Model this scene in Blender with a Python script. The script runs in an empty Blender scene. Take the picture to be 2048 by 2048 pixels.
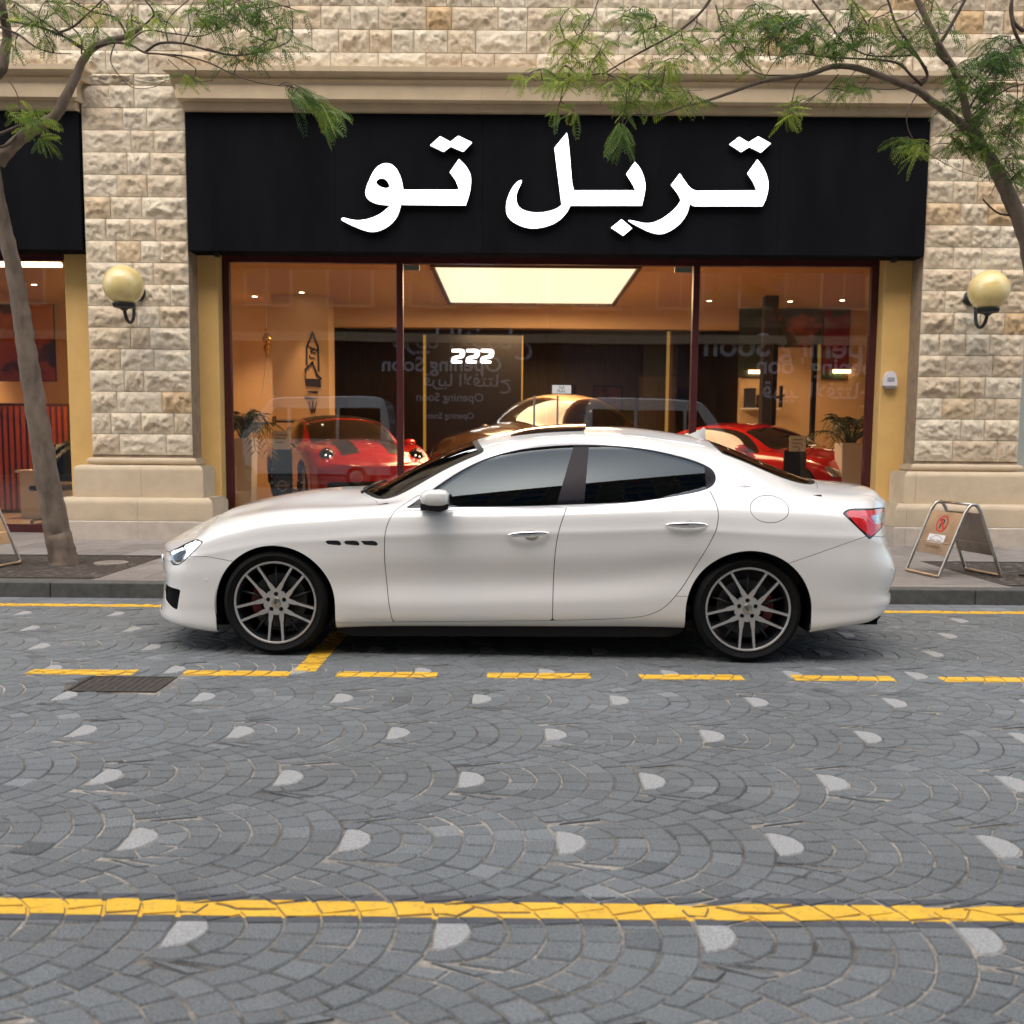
import bpy, bmesh, math, random
import numpy as np
from mathutils import Vector, Matrix, noise as mnoise

random.seed(7)
rng = np.random.default_rng(11)
D = bpy.data
SC = bpy.context.scene
COL = SC.collection
PI = math.pi

# ------------------------------------------------------------------ camera, sky, sun, exposure
EYE = 1.354
PITCH, YAW, ROLL = 0.10, -0.001, 0.008
FPX, PPY = 2000.0, 1088.0           # focal length and principal row for a 2048 pixel square


def cam_axes():
    cp, sp = math.cos(PITCH), math.sin(PITCH)
    cy, sy = math.cos(YAW), math.sin(YAW)
    f = Vector((sy * cp, cy * cp, -sp))
    r = Vector((cy, -sy, 0))
    u = r.cross(f)
    cr, sr = math.cos(ROLL), math.sin(ROLL)
    return cr * r + sr * u, f, -sr * r + cr * u


CR, CF, CU = cam_axes()
cam = D.cameras.new('camera')
cam.sensor_width = 36
cam.lens = 36 * FPX / 2048
cam.shift_y = (PPY - 1024) / 2048
cam.clip_start = 0.05
cam.clip_end = 2000
cam.dof.use_dof = True
cam.dof.focus_distance = 6.4
cam.dof.aperture_fstop = 3.2
camo = D.objects.new('camera', cam)
M3 = Matrix((CR, CU, -CF)).transposed().to_4x4()
M3.translation = (0, 0, EYE)
camo.matrix_world = M3
COL.objects.link(camo)
SC.camera = camo

world = D.worlds.new('World')
SC.world = world
world.use_nodes = True
wn = world.node_tree
wn.nodes.clear()
sky = wn.nodes.new('ShaderNodeTexSky')
sky.sky_type = 'NISHITA'
sky.sun_disc = False
sky.sun_elevation = math.radians(58)
sky.sun_rotation = math.radians(196)
sky.dust_density = 3.0
sky.air_density = 1.0
sky.ozone_density = 0.4
bg = wn.nodes.new('ShaderNodeBackground')
bg.inputs[1].default_value = 0.10
wo = wn.nodes.new('ShaderNodeOutputWorld')
wn.links.new(sky.outputs[0], bg.inputs[0])
wn.links.new(bg.outputs[0], wo.inputs[0])

sun = D.lights.new('sun', 'SUN')
sun.energy = 1.5
sun.angle = math.radians(125)
sun.color = (1.0, 0.945, 0.86)
suno = D.objects.new('sun', sun)
COL.objects.link(suno)
_el, _az = math.radians(58), math.radians(196)      # azimuth from +Y towards +X
sd = Vector((math.sin(_az) * math.cos(_el), math.cos(_az) * math.cos(_el), math.sin(_el)))
suno.rotation_euler = sd.to_track_quat('Z', 'Y').to_euler()

SC.view_settings.view_transform = 'Standard'
SC.view_settings.look = 'None'
SC.view_settings.gamma = 1
SC.view_settings.use_curve_mapping = False
SC.view_settings.exposure = 1.55
SC.cycles.max_bounces = 8
SC.cycles.diffuse_bounces = 3
SC.cycles.glossy_bounces = 4
SC.cycles.transmission_bounces = 6
SC.cycles.transparent_max_bounces = 12
SC.cycles.sample_clamp_indirect = 6


def at(x, y, Y):
    """point of the plane at depth Y that stands at (x, y) of a 1932 px wide print of the photograph"""
    x *= 2048 / 1932
    y *= 2048 / 1932
    d = CF + (x - 1024) / FPX * CR - (y - PPY) / FPX * CU
    t = Y / d.y
    return Vector((t * d.x, Y, EYE + t * d.z))


# ------------------------------------------------------------------ helpers
def link(o, parent=None):
    COL.objects.link(o)
    if parent is not None:
        o.parent = parent
    return o


def tag(o, label=None, cat=None, group=None, kind=None):
    if label: o['label'] = label
    if cat: o['category'] = cat
    if group: o['group'] = group
    if kind: o['kind'] = kind
    return o


def thing(name, label, cat, loc=(0, 0, 0), rz=0, group=None):
    o = D.objects.new(name, None)
    o.empty_display_size = 0.1
    o.location = loc
    o.rotation_euler = (0, 0, rz)
    link(o)
    return tag(o, label, cat, group)


def wl(o):
    """origin used for parts of an unrotated thing"""
    p = Vector((0, 0, 0))
    while o is not None:
        p = p + o.location
        o = o.parent
    return p


def raw(name, verts, faces, mats, parent=None, smooth=False, mi=None, sharp=None, origin=None):
    me = D.meshes.new(name)
    if origin is not None:
        ox, oy, oz = origin
        verts = [(v[0] - ox, v[1] - oy, v[2] - oz) for v in verts]
    me.from_pydata([tuple(v) for v in verts], [], [tuple(f) for f in faces])
    if not isinstance(mats, (list, tuple)):
        mats = [mats]
    for m in mats:
        me.materials.append(m)
    if mi is not None:
        me.polygons.foreach_set('material_index', np.array(mi, dtype=np.int32))
    if smooth:
        me.polygons.foreach_set('use_smooth', np.ones(len(me.polygons), dtype=bool))
        if sharp:
            me.set_sharp_from_angle(angle=math.radians(sharp))
    me.update()
    o = D.objects.new(name, me)
    return link(o, parent)


def bevel(o, w, seg=2, ang=35):
    m = o.modifiers.new('bevel', 'BEVEL')
    m.width = w
    m.segments = seg
    m.limit_method = 'ANGLE'
    m.angle_limit = math.radians(ang)
    m.harden_normals = False
    return o


class MB:
    def __init__(s):
        s.v = []
        s.f = []
        s.m = []
        s.cur = 0

    def add(s, vs, fs):
        n = len(s.v)
        s.v += [tuple(v) for v in vs]
        s.f += [tuple(i + n for i in f) for f in fs]
        s.m += [s.cur] * len(fs)
        return s

    def box(s, x0, x1, y0, y1, z0, z1):
        s.add([(x0, y0, z0), (x1, y0, z0), (x1, y1, z0), (x0, y1, z0), (x0, y0, z1), (x1, y0, z1), (x1, y1, z1), (x0, y1, z1)],
              [(0, 3, 2, 1), (4, 5, 6, 7), (0, 1, 5, 4), (1, 2, 6, 5), (2, 3, 7, 6), (3, 0, 4, 7)])
        return s

    def obox(s, c, ax, ay, az, hx, hy, hz):
        c, ax, ay, az = Vector(c), Vector(ax), Vector(ay), Vector(az)
        vs = [c + ax * hx * i + ay * hy * j + az * hz * k for k in (-1, 1) for j in (-1, 1) for i in (-1, 1)]
        s.add(vs, [(0, 2, 3, 1), (4, 5, 7, 6), (0, 1, 5, 4), (1, 3, 7, 5), (3, 2, 6, 7), (2, 0, 4, 6)])
        return s

    def prism(s, poly, y0, y1, holes=None):
        """outline in (x, z) with thickness y0..y1 (front face at y0)"""
        bm = bmesh.new()
        loops = [poly] + (holes or [])
        es = []
        for lp in loops:
            vs = [bm.verts.new((p[0], y0, p[1])) for p in lp]
            es += [bm.edges.new((vs[i], vs[(i + 1) % len(vs)])) for i in range(len(vs))]
        bmesh.ops.triangle_fill(bm, use_beauty=True, use_dissolve=False, edges=es, normal=(0, -1, 0))
        for f in bm.faces:
            if f.normal.y > 0: f.normal_flip()
        bm.verts.index_update()
        vs = [tuple(v.co) for v in bm.verts]
        fs = [tuple(v.index for v in f.verts) for f in bm.faces]
        bm.free()
        s.add(vs, fs)
        s.add([(v[0], y1, v[2]) for v in vs], [f[::-1] for f in fs])
        for lp in loops:
            n = len(lp)
            a = sum(lp[i][0] * lp[(i + 1) % n][1] - lp[(i + 1) % n][0] * lp[i][1] for i in range(n))
            vv = [(p[0], y0, p[1]) for p in lp] + [(p[0], y1, p[1]) for p in lp]
            fl = (a > 0) if lp is poly else (a < 0)
            ff = [(i, i + n, (i + 1) % n + n, (i + 1) % n) for i in range(n)]
            if not fl: ff = [f[::-1] for f in ff]
            s.add(vv, ff)
        return s

    def tube(s, path, rad, n=8, caps=True):
        P = [Vector(p) for p in path]
        if not hasattr(rad, '__len__'):
            rad = [rad] * len(P)
        up = Vector((0.123, 0.31, 0.94)).normalized()
        base = len(s.v)
        vs = []
        for i, p in enumerate(P):
            a = P[max(i - 1, 0)]
            b = P[min(i + 1, len(P) - 1)]
            t = (b - a).normalized()
            if abs(t.dot(up)) > 0.97: up = Vector((1, 0.05, 0.02)).normalized()
            x = t.cross(up).normalized()
            y = t.cross(x).normalized()
            up = -y if y.dot(up) < 0 else y
            x = t.cross(up).normalized()
            for k in range(n):
                an = 2 * PI * k / n
                vs.append(p + (x * math.cos(an) + up * math.sin(an)) * rad[i])
        fs = []
        for i in range(len(P) - 1):
            for k in range(n):
                k2 = (k + 1) % n
                fs.append((i * n + k, i * n + k2, (i + 1) * n + k2, (i + 1) * n + k))
        if caps:
            fs.append(tuple(range(n))[::-1])
            fs.append(tuple((len(P) - 1) * n + k for k in range(n)))
        s.add(vs, fs)
        return s

    def lathe(s, prof, c=(0, 0, 0), axis='Z', n=32, close=False):
        """prof: (radius, height) pairs round an axis"""
        vs, fs = [], []
        for r, h in prof:
            for k in range(n):
                a = 2 * PI * k / n
                p = (r * math.cos(a), r * math.sin(a), h)
                if axis == 'Y': p = (p[0], h, p[1])
                if axis == 'X': p = (h, p[0], p[1])
                vs.append((p[0] + c[0], p[1] + c[1], p[2] + c[2]))
        m = len(prof)
        for i in range(m - 1 + (1 if close else 0)):
            j = (i + 1) % m
            for k in range(n):
                k2 = (k + 1) % n
                fs.append((i * n + k, i * n + k2, j * n + k2, j * n + k))
        s.add(vs, fs)
        return s

    def ball(s, c, r, n=20, m=12, sx=1, sy=1, sz=1):
        prof = [(r * math.sin(PI * i / m) + 1e-5, -r * math.cos(PI * i / m)) for i in range(m + 1)]
        k = len(s.v)
        s.lathe(prof, (0, 0, 0), 'Z', n)
        for i in range(k, len(s.v)):
            v = s.v[i]
            s.v[i] = (v[0] * sx + c[0], v[1] * sy + c[1], v[2] * sz + c[2])
        return s

    def build(s, name, mats, parent=None, smooth=False, sharp=None, world=False):
        org = wl(parent) if (world and parent is not None) else None
        return raw(name, s.v, s.f, mats, parent, smooth, s.m if isinstance(mats, (list, tuple)) else None, sharp, org)


# ------------------------------------------------------------------ materials
def nt_new(name):
    m = D.materials.new(name)
    m.use_nodes = True
    nt = m.node_tree
    nt.nodes.clear()
    out = nt.nodes.new('ShaderNodeOutputMaterial')
    p = nt.nodes.new('ShaderNodeBsdfPrincipled')
    nt.links.new(p.outputs[0], out.inputs[0])
    return m, nt, p, out


def noise_node(nt, scale, detail=4, rough=0.6, coords='Object', stretch=None):
    tc = nt.nodes.new('ShaderNodeTexCoord')
    src = tc.outputs[coords]
    if coords == 'World':
        pass
    if stretch:
        mp = nt.nodes.new('ShaderNodeMapping')
        mp.inputs['Scale'].default_value = stretch
        nt.links.new(src, mp.inputs[0])
        src = mp.outputs[0]
    n = nt.nodes.new('ShaderNodeTexNoise')
    n.inputs['Scale'].default_value = scale
    n.inputs['Detail'].default_value = detail
    n.inputs['Roughness'].default_value = rough
    nt.links.new(src, n.inputs['Vector'])
    return n


def geo_noise(nt, scale, detail=4, rough=0.6, stretch=None):
    g = nt.nodes.new('ShaderNodeNewGeometry')
    src = g.outputs['Position']
    if stretch:
        mp = nt.nodes.new('ShaderNodeMapping')
        mp.inputs['Scale'].default_value = stretch
        nt.links.new(src, mp.inputs[0])
        src = mp.outputs[0]
    n = nt.nodes.new('ShaderNodeTexNoise')
    n.inputs['Scale'].default_value = scale
    n.inputs['Detail'].default_value = detail
    n.inputs['Roughness'].default_value = rough
    nt.links.new(src, n.inputs['Vector'])
    return n


def ramp(nt, src, stops):
    r = nt.nodes.new('ShaderNodeValToRGB')
    e = r.color_ramp.elements
    while len(e) < len(stops): e.new(0.5)
    for k, (p, c) in enumerate(stops):
        e[k].position = p
        e[k].color = (*c, 1) if len(c) == 3 else c
    nt.links.new(src, r.inputs[0])
    return r


def mixc(nt, fac, a, b, mode='MIX'):
    m = nt.nodes.new('ShaderNodeMix')
    m.data_type = 'RGBA'
    m.blend_type = mode
    for s, v in ((m.inputs[0], fac), (m.inputs[6], a), (m.inputs[7], b)):
        if isinstance(v, (int, float)):
            s.default_value = v
        elif isinstance(v, tuple):
            s.default_value = (*v, 1) if len(v) == 3 else v
        else:
            nt.links.new(v, s)
    return m.outputs[2]


def bump(nt, p, h, strength=0.3, dist=0.01):
    b = nt.nodes.new('ShaderNodeBump')
    b.inputs['Strength'].default_value = strength
    b.inputs['Distance'].default_value = dist
    nt.links.new(h, b.inputs['Height'])
    nt.links.new(b.outputs[0], p.inputs['Normal'])


def plain(name, col, rough=0.5, metal=0.0, var=0.0, vscale=8, bmp=0.0, bscale=60, coat=0.0, ior=1.5, stretch=None, spec=None):
    m, nt, p, out = nt_new(name)
    p.inputs['Roughness'].default_value = rough
    p.inputs['Metallic'].default_value = metal
    p.inputs['IOR'].default_value = ior
    if spec is not None: p.inputs['Specular IOR Level'].default_value = spec
    if coat:
        p.inputs['Coat Weight'].default_value = coat
        p.inputs['Coat Roughness'].default_value = 0.03
    if var:
        n = geo_noise(nt, vscale, 5, 0.65, stretch)
        lo = tuple(c * (1 - var) for c in col)
        hi = tuple(min(1, c * (1 + var)) for c in col)
        r = ramp(nt, n.outputs[0], [(0.3, lo), (0.7, hi)])
        nt.links.new(r.outputs[0], p.inputs['Base Color'])
    else:
        p.inputs['Base Color'].default_value = (*col, 1)
    if bmp:
        n2 = geo_noise(nt, bscale, 5, 0.65, stretch)
        bump(nt, p, n2.outputs[0], bmp, 0.01)
    return m


def emit(name, col, strength, base=(0.8, 0.8, 0.8)):
    m, nt, p, out = nt_new(name)
    p.inputs['Base Color'].default_value = (*base, 1)
    p.inputs['Emission Color'].default_value = (*col, 1)
    p.inputs['Emission Strength'].default_value = strength
    p.inputs['Roughness'].default_value = 0.4
    return m


def pane_mat(name, tint=(1, 1, 1), ior=1.5, rough=0.0, gloss_tint=(1, 1, 1), extra=0.0, wave=0.0):
    """thin clear pane: see through with a fresnel reflection"""
    m, nt, p, out = nt_new(name)
    nt.nodes.remove(p)
    tr = nt.nodes.new('ShaderNodeBsdfTransparent')
    tr.inputs[0].default_value = (*tint, 1)
    gl = nt.nodes.new('ShaderNodeBsdfGlossy')
    gl.inputs['Color'].default_value = (*gloss_tint, 1)
    gl.inputs['Roughness'].default_value = rough
    fr = nt.nodes.new('ShaderNodeFresnel')
    fr.inputs[0].default_value = ior
    fac = fr.outputs[0]
    if extra:
        a = nt.nodes.new('ShaderNodeMath')
        a.operation = 'ADD'
        a.use_clamp = True
        a.inputs[1].default_value = extra
        nt.links.new(fac, a.inputs[0])
        fac = a.outputs[0]
    if wave:
        n = geo_noise(nt, 0.7, 1, 0.4)
        b = nt.nodes.new('ShaderNodeBump')
        b.inputs['Strength'].default_value = wave
        b.inputs['Distance'].default_value = 0.01
        nt.links.new(n.outputs[0], b.inputs['Height'])
        nt.links.new(b.outputs[0], gl.inputs['Normal'])
    mx = nt.nodes.new('ShaderNodeMixShader')
    nt.links.new(fac, mx.inputs[0])
    nt.links.new(tr.outputs[0], mx.inputs[1])
    nt.links.new(gl.outputs[0], mx.inputs[2])
    nt.links.new(mx.outputs[0], out.inputs[0])
    return m


def stone_mat(name, stops, grain=0.25, bmp=0.5, bscale=35, rough=0.85, stain=(0.30, 0.20, 0.11), stain_amt=0.5):
    """rock faced block: own tone per piece, veins and stains, gritty relief"""
    m, nt, p, out = nt_new(name)
    p.inputs['Roughness'].default_value = rough
    p.inputs['Specular IOR Level'].default_value = 0.25
    oi = nt.nodes.new('ShaderNodeObjectInfo')
    r = ramp(nt, oi.outputs['Random'], stops)
    n = geo_noise(nt, 9, 8, 0.7)
    f = ramp(nt, n.outputs[0], [(0.35, (1 - grain,) * 3), (0.65, (1 + grain * .25,) * 3)])
    c = mixc(nt, 1.0, r.outputs[0], f.outputs[0], 'MULTIPLY')
    n2 = geo_noise(nt, 3.1, 6, 0.65)
    f2 = ramp(nt, n2.outputs[0], [(0.52, (0, 0, 0)), (0.72, (stain_amt,) * 3)])
    c = mixc(nt, f2.outputs[0], c, stain)
    nt.links.new(c, p.inputs['Base Color'])
    n3 = geo_noise(nt, bscale, 8, 0.7)
    bump(nt, p, n3.outputs[0], bmp, 0.03)
    return m


M = {}
M['paint'] = plain('car_paint', (0.82, 0.805, 0.765), 0.25, 0, coat=1.0, var=0.012, vscale=2)
M['rubber'] = plain('rubber', (0.010, 0.010, 0.010), 0.55, bmp=0.05, bscale=200)
M['tyre'] = plain('tyre', (0.009, 0.009, 0.009), 0.8, spec=.15, var=0.2, vscale=20)
M['black'] = plain('black_plastic', (0.012, 0.012, 0.013), 0.35)
M['black_matt'] = plain('black_matt', (0.006, 0.006, 0.006), 0.95, spec=.1)
M['rocker'] = plain('rocker_black', (0.006, 0.006, 0.007), 0.5, spec=.25)
M['gloss_black'] = plain('gloss_black', (0.014, 0.012, 0.017), 0.35, spec=.15)
M['chrome'] = plain('chrome', (0.88, 0.88, 0.88), 0.12, 1.0)
M['bright_trim'] = plain('bright_trim', (0.90, 0.91, 0.92), 0.3, 0.25, coat=.5)
M['rim'] = plain('rim_face', (0.62, 0.60, 0.57), 0.32, 0.75, var=0.06, vscale=40)
M['rim_dark'] = plain('rim_dark', (0.035, 0.036, 0.04), 0.35, 0.5)
M['disc'] = plain('brake_disc', (0.10, 0.10, 0.10), 0.4, 0.8)
M['caliper'] = plain('caliper_red', (0.22, 0.006, 0.008), 0.45)
M['lamp_red'] = plain('lamp_red', (0.62, 0.012, 0.018), 0.12, coat=1.0, var=0.35, vscale=28)
M['lamp_dark'] = plain('lamp_dark', (0.02, 0.012, 0.012), 0.08, coat=1.0)
M['lamp_silver'] = plain('lamp_silver', (0.62, 0.64, 0.66), 0.18, 0.8, var=0.5, vscale=70)
M['led'] = emit('led_white', (1.0, 1.0, 0.92), 1.2)
M['car_glass'] = pane_mat('car_side_glass', (0.10, 0.11, 0.12), 1.52, 0.0, (0.58, 0.70, 0.80), 0.005)
M['wind_glass'] = pane_mat('car_windscreen', (0.30, 0.29, 0.26), 1.5, 0.0, (1, 1, 1), 0.02)
M['seat'] = plain('car_seat_leather', (0.06, 0.03, 0.018), 0.5)
M['dash'] = plain('car_dashboard', (0.02, 0.013, 0.010), 0.6)
M['beige'] = plain('limestone_trim', (0.54, 0.42, 0.27), 0.8, var=0.10, vscale=3, bmp=0.15, bscale=40)
M['beige2'] = plain('limestone_base', (0.56, 0.45, 0.31), 0.8, var=0.10, vscale=4, bmp=0.15, bscale=40)
M['plinth'] = plain('pale_plinth', (0.52, 0.45, 0.37), 0.8, var=0.14, vscale=7, bmp=0.15, bscale=40)
M['ochre'] = plain('ochre_render', (0.70, 0.445, 0.155), 0.85, var=0.07, vscale=3, bmp=0.3, bscale=120)
M['greygreen'] = plain('greygreen_render', (0.40, 0.44, 0.40), 0.85, var=0.06)
M['frame'] = plain('oxblood_frame', (0.060, 0.010, 0.012), 0.38, var=0.15)
M['signboard'] = plain('sign_black', (0.006, 0.0065, 0.008), 0.9, var=0.3, vscale=1.0, stretch=(2.5, 1, .6), spec=0.08)
M['letter_side'] = plain('letter_side', (0.02, 0.02, 0.022), 0.5)
M['letter'] = emit('letter_face', (0.93, 0.97, 1.0), 1.5)
M['iron'] = plain('black_iron', (0.010, 0.013, 0.016), 0.45, var=0.3, vscale=50)
M['steel'] = plain('brushed_steel', (0.52, 0.49, 0.44), 0.30, 1.0, var=0.12, vscale=12)
M['steel_sheet'] = plain('steel_sheet', (0.34, 0.30, 0.26), 0.36, 0.8, var=0.2, vscale=5)
M['white_card'] = plain('white_card', (0.75, 0.75, 0.76), 0.6)
M['ink'] = plain('dark_ink', (0.03, 0.03, 0.04), 0.7)
M['red_ink'] = plain('red_ink', (0.55, 0.03, 0.03), 0.6)
M['brown_ink'] = plain('brown_ink', (0.16, 0.09, 0.04), 0.6)
M['white_plastic'] = plain('white_plastic', (0.72, 0.71, 0.74), 0.4)
M['bark'] = None

# ------------------------------------------------------------------ road of fan laid setts
def sett_material():
    m, nt, p, out = nt_new('granite_sett')
    p.inputs['Roughness'].default_value = 0.72
    p.inputs['Specular IOR Level'].default_value = 0.35
    a = nt.nodes.new('ShaderNodeAttribute')
    a.attribute_name = 'tint'
    r = ramp(nt, a.outputs['Fac'], [(0.0, (0.094, 0.102, 0.104)), (0.25, (0.136, 0.147, 0.149)), (0.75, (0.165, 0.178, 0.181)), (1.0, (0.225, 0.238, 0.24))])
    g = geo_noise(nt, 170, 4, 0.85)
    gr = ramp(nt, g.outputs[0], [(0.36, (0.50,) * 3), (0.5, (1,) * 3), (0.64, (1.55,) * 3)])
    c = mixc(nt, 1.0, r.outputs[0], gr.outputs[0], 'MULTIPLY')
    n = geo_noise(nt, 0.55, 4, 0.6)
    nr = ramp(nt, n.outputs[0], [(0.35, (0.80, 0.78, 0.76)), (0.6, (1.08,) * 3)])
    c = mixc(nt, 0.8, c, nr.outputs[0], 'MULTIPLY')
    n2 = geo_noise(nt, 22, 5, 0.7)
    d = ramp(nt, n2.outputs[0], [(0.55, (0, 0, 0)), (0.8, (0.35,) * 3)])
    c = mixc(nt, d.outputs[0], c, (0.26, 0.235, 0.20))
    nt.links.new(c, p.inputs['Base Color'])
    b = geo_noise(nt, 90, 6, 0.75)
    bump(nt, p, b.outputs[0], 0.55, 0.006)
    return m


M['sett'] = sett_material()


def joint_material():
    m, nt, p, out = nt_new('sanded_joint')
    p.inputs['Roughness'].default_value = 0.95
    n = geo_noise(nt, 1.9, 5, 0.65)
    r = ramp(nt, n.outputs[0], [(0.40, (0.09, 0.084, 0.074)), (0.50, (0.24, 0.218, 0.185)), (0.62, (0.42, 0.375, 0.315))])
    n2 = geo_noise(nt, 60, 5, 0.7)
    r2 = ramp(nt, n2.outputs[0], [(0.3, (0.55,) * 3), (0.7, (1.2,) * 3)])
    nt.links.new(mixc(nt, 1, r.outputs[0], r2.outputs[0], 'MULTIPLY'), p.inputs['Base Color'])
    bump(nt, p, n2.outputs[0], 0.6, 0.008)
    return m


M['joint'] = joint_material()
M['white_granite'] = plain('white_granite', (0.33, 0.33, 0.32), 0.7, var=0.45, vscale=150, bmp=0.4, bscale=120)


def yellow_material():
    m, nt, p, out = nt_new('yellow_road_paint')
    p.inputs['Roughness'].default_value = 0.5
    n = geo_noise(nt, 5, 5, 0.7)
    r = ramp(nt, n.outputs[0], [(0.3, (0.72, 0.40, 0.030)), (0.7, (0.86, 0.53, 0.05))])
    n2 = geo_noise(nt, 34, 7, 0.8)
    w = ramp(nt, n2.outputs[0], [(0.54, (0, 0, 0)), (0.68, (0.75,) * 3)])
    nt.links.new(mixc(nt, w.outputs[0], r.outputs[0], (0.22, 0.17, 0.11)), p.inputs['Base Color'])
    bump(nt, p, n2.outputs[0], 0.25, 0.004)
    return m


M['yellow'] = yellow_material()
M['line_edge'] = plain('dark_primer', (0.075, 0.078, 0.086), 0.75, var=0.25, vscale=30)

# the sheet below everything reaches far beyond the street
g = MB()
g.add([(-400, -400, -.03), (400, -400, -.03), (400, 400, -.03), (-400, 400, -.03)], [(0, 1, 2, 3)])
g.build('ground', plain('far_ground', (0.16, 0.155, 0.15), 0.9, var=0.2, vscale=0.5))
tag(D.objects['ground'], kind='structure')
KERB_Y = 8.56
g = MB()
nx = 90
g.add([(-8.6 + 17.2 * i / nx, y, -.0050) for y in (-1.6, KERB_Y + .02) for i in range(nx + 1)],
      [(i, i + 1, i + nx + 2, i + nx + 1) for i in range(nx)])
road = tag(g.build('road', M['joint']), kind='structure')
road['label'] = 'grey granite sett road laid in fans with yellow lines'

g = MB()
for (xa, xb, ya, yb) in ((-60, 60, -8.2, -1.6), (-60, -8.6, -1.6, KERB_Y + .02), (8.6, 60, -1.6, KERB_Y + .02)):
    g.add([(xa, ya, -.006), (xb, ya, -.006), (xb, yb, -.006), (xa, yb, -.006)], [(0, 1, 2, 3)])
tag(g.build('road_beyond', plain('sett_road_far', (0.15, 0.153, 0.16), 0.8, var=0.25, vscale=9)), kind='structure')

S_, DZ_ = 0.7362, 0.6375
RK = [0, .100, .165, .235, .305, .370, .420, .462]
XK = [0, .104, .209, .314, .419, .525, .630, S_]
CK = [XK[k] - RK[k] for k in range(8)]
EXC = [(CK[7] - S_, 0), (CK[7] - S_ / 2, DZ_), (CK[7] - S_ / 2, -DZ_)]


def excluded(x, y):
    return any((x - a) ** 2 + (y - b) ** 2 < RK[7] ** 2 for a, b in EXC)


LIM = [0] * 8
for k in range(1, 8):
    th = 0
    while th < 2.9 and not excluded(CK[k] + RK[k] * math.cos(th) + 1e-4 * math.cos(th), RK[k] * math.sin(th)):
        th += 0.01
    LIM[k] = max(th, 0.3)


def arc(k, fr):
    th = LIM[k] * fr
    return (CK[k] + RK[k] * math.cos(th), RK[k] * math.sin(th))


TEMPLATE = []
for k in range(2, 8):
    L = (LIM[k] * RK[k] + LIM[k - 1] * RK[k - 1])
    n = max(3, round(L / 0.100))
    for i in range(n):
        a, b = -1 + 2 * i / n, -1 + 2 * (i + 1) / n
        TEMPLATE.append((k, n, i))
# the pale drop that starts each fan
DROP = [(0.004, -.098), (0.002, -.05), (0.0, 0), (0.002, .05), (0.004, .098)]
DROP += [(0.1 * math.cos(t) ** 0.9 + 0.003, 0.098 * math.sin(t)) for t in np.linspace(1.35, 0.0, 6)]
DROP += [(0.1 * math.cos(t) ** 0.9 + 0.003, -0.098 * math.sin(t)) for t in np.linspace(0.25, 1.35, 5)]


def inset(poly, d):
    cx = sum(p[0] for p in poly) / len(poly)
    cy = sum(p[1] for p in poly) / len(poly)
    out = []
    n = len(poly)
    ar = sum(poly[i][0] * poly[(i + 1) % n][1] - poly[(i + 1) % n][0] * poly[i][1] for i in range(n))
    sg = 1 if ar > 0 else -1
    for i in range(n):
        p0, p1, p2 = poly[i - 1], poly[i], poly[(i + 1) % n]
        e1 = np.array(p1) - p0
        e2 = np.array(p2) - p1
        l1, l2 = np.hypot(*e1) + 1e-9, np.hypot(*e2) + 1e-9
        n1 = np.array((-e1[1], e1[0])) / l1 * sg
        n2 = np.array((-e2[1], e2[0])) / l2 * sg
        b = n1 + n2
        lb = np.hypot(*b) + 1e-9
        b = b / lb
        k = d / max(0.5, float(b @ n1))
        out.append((p1[0] + b[0] * k, p1[1] + b[1] * k))
    return out


def hp_inset(poly, d):
    """inset that stays valid for slim pieces: clip by every edge moved inwards"""
    pts = sorted(set((round(a, 6), round(b, 6)) for a, b in poly))
    def half(ps):
        h = []
        for q in ps:
            while len(h) > 1 and (h[-1][0] - h[-2][0]) * (q[1] - h[-2][1]) - (h[-1][1] - h[-2][1]) * (q[0] - h[-2][0]) <= 0: h.pop()
            h.append(q)
        return h[:-1]
    hull = half(pts) + half(pts[::-1])
    # shrink the concave side too: clip the hull by the edges of the piece itself when they face inwards
    out = list(hull)
    n = len(poly)
    ar = sum(poly[i][0] * poly[(i + 1) % n][1] - poly[(i + 1) % n][0] * poly[i][1] for i in range(n))
    src = poly if ar > 0 else poly[::-1]
    for i in range(n):
        a, b = src[i], src[(i + 1) % n]
        ex, ey = b[0] - a[0], b[1] - a[1]
        L = math.hypot(ex, ey)
        if L < 1e-5: continue
        nx_, ny_ = -ey / L, ex / L
        res = []
        m = len(out)
        for k in range(m):
            p, q = out[k], out[(k + 1) % m]
            dp = (p[0] - a[0]) * nx_ + (p[1] - a[1]) * ny_ - d
            dq = (q[0] - a[0]) * nx_ + (q[1] - a[1]) * ny_ - d
            if dp >= 0: res.append(p)
            if (dp >= 0) != (dq >= 0):
                t = dp / (dp - dq)
                res.append((p[0] + (q[0] - p[0]) * t, p[1] + (q[1] - p[1]) * t))
        out = res
        if len(out) < 3: return []
    return out


def area(poly):
    n = len(poly)
    return abs(sum(poly[i][0] * poly[(i + 1) % n][1] - poly[(i + 1) % n][0] * poly[i][1] for i in range(n))) / 2


DASH_Y = (5.695, 5.820)
DASHES = [(-5.20, -4.56), (-4.32, -3.68), (-3.44, -3.06), (-2.826, -2.21), (-1.925, -1.30), (-1.027, -.438), (-.148, .461), (.753, 1.354), (1.646, 2.234), (2.514, 3.12), (3.40, 4.0), (4.28, 4.88), (5.16, 5.76)]
STRIPES = [('big', -9, 9, 2.745, 2.842)] + [('dash', a, b, *DASH_Y) for a, b in DASHES] + \
          [('kerb', -9, 9, 8.085, 8.215), ('bay', -1.295, -1.165, 5.83, 8.07)]


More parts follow.
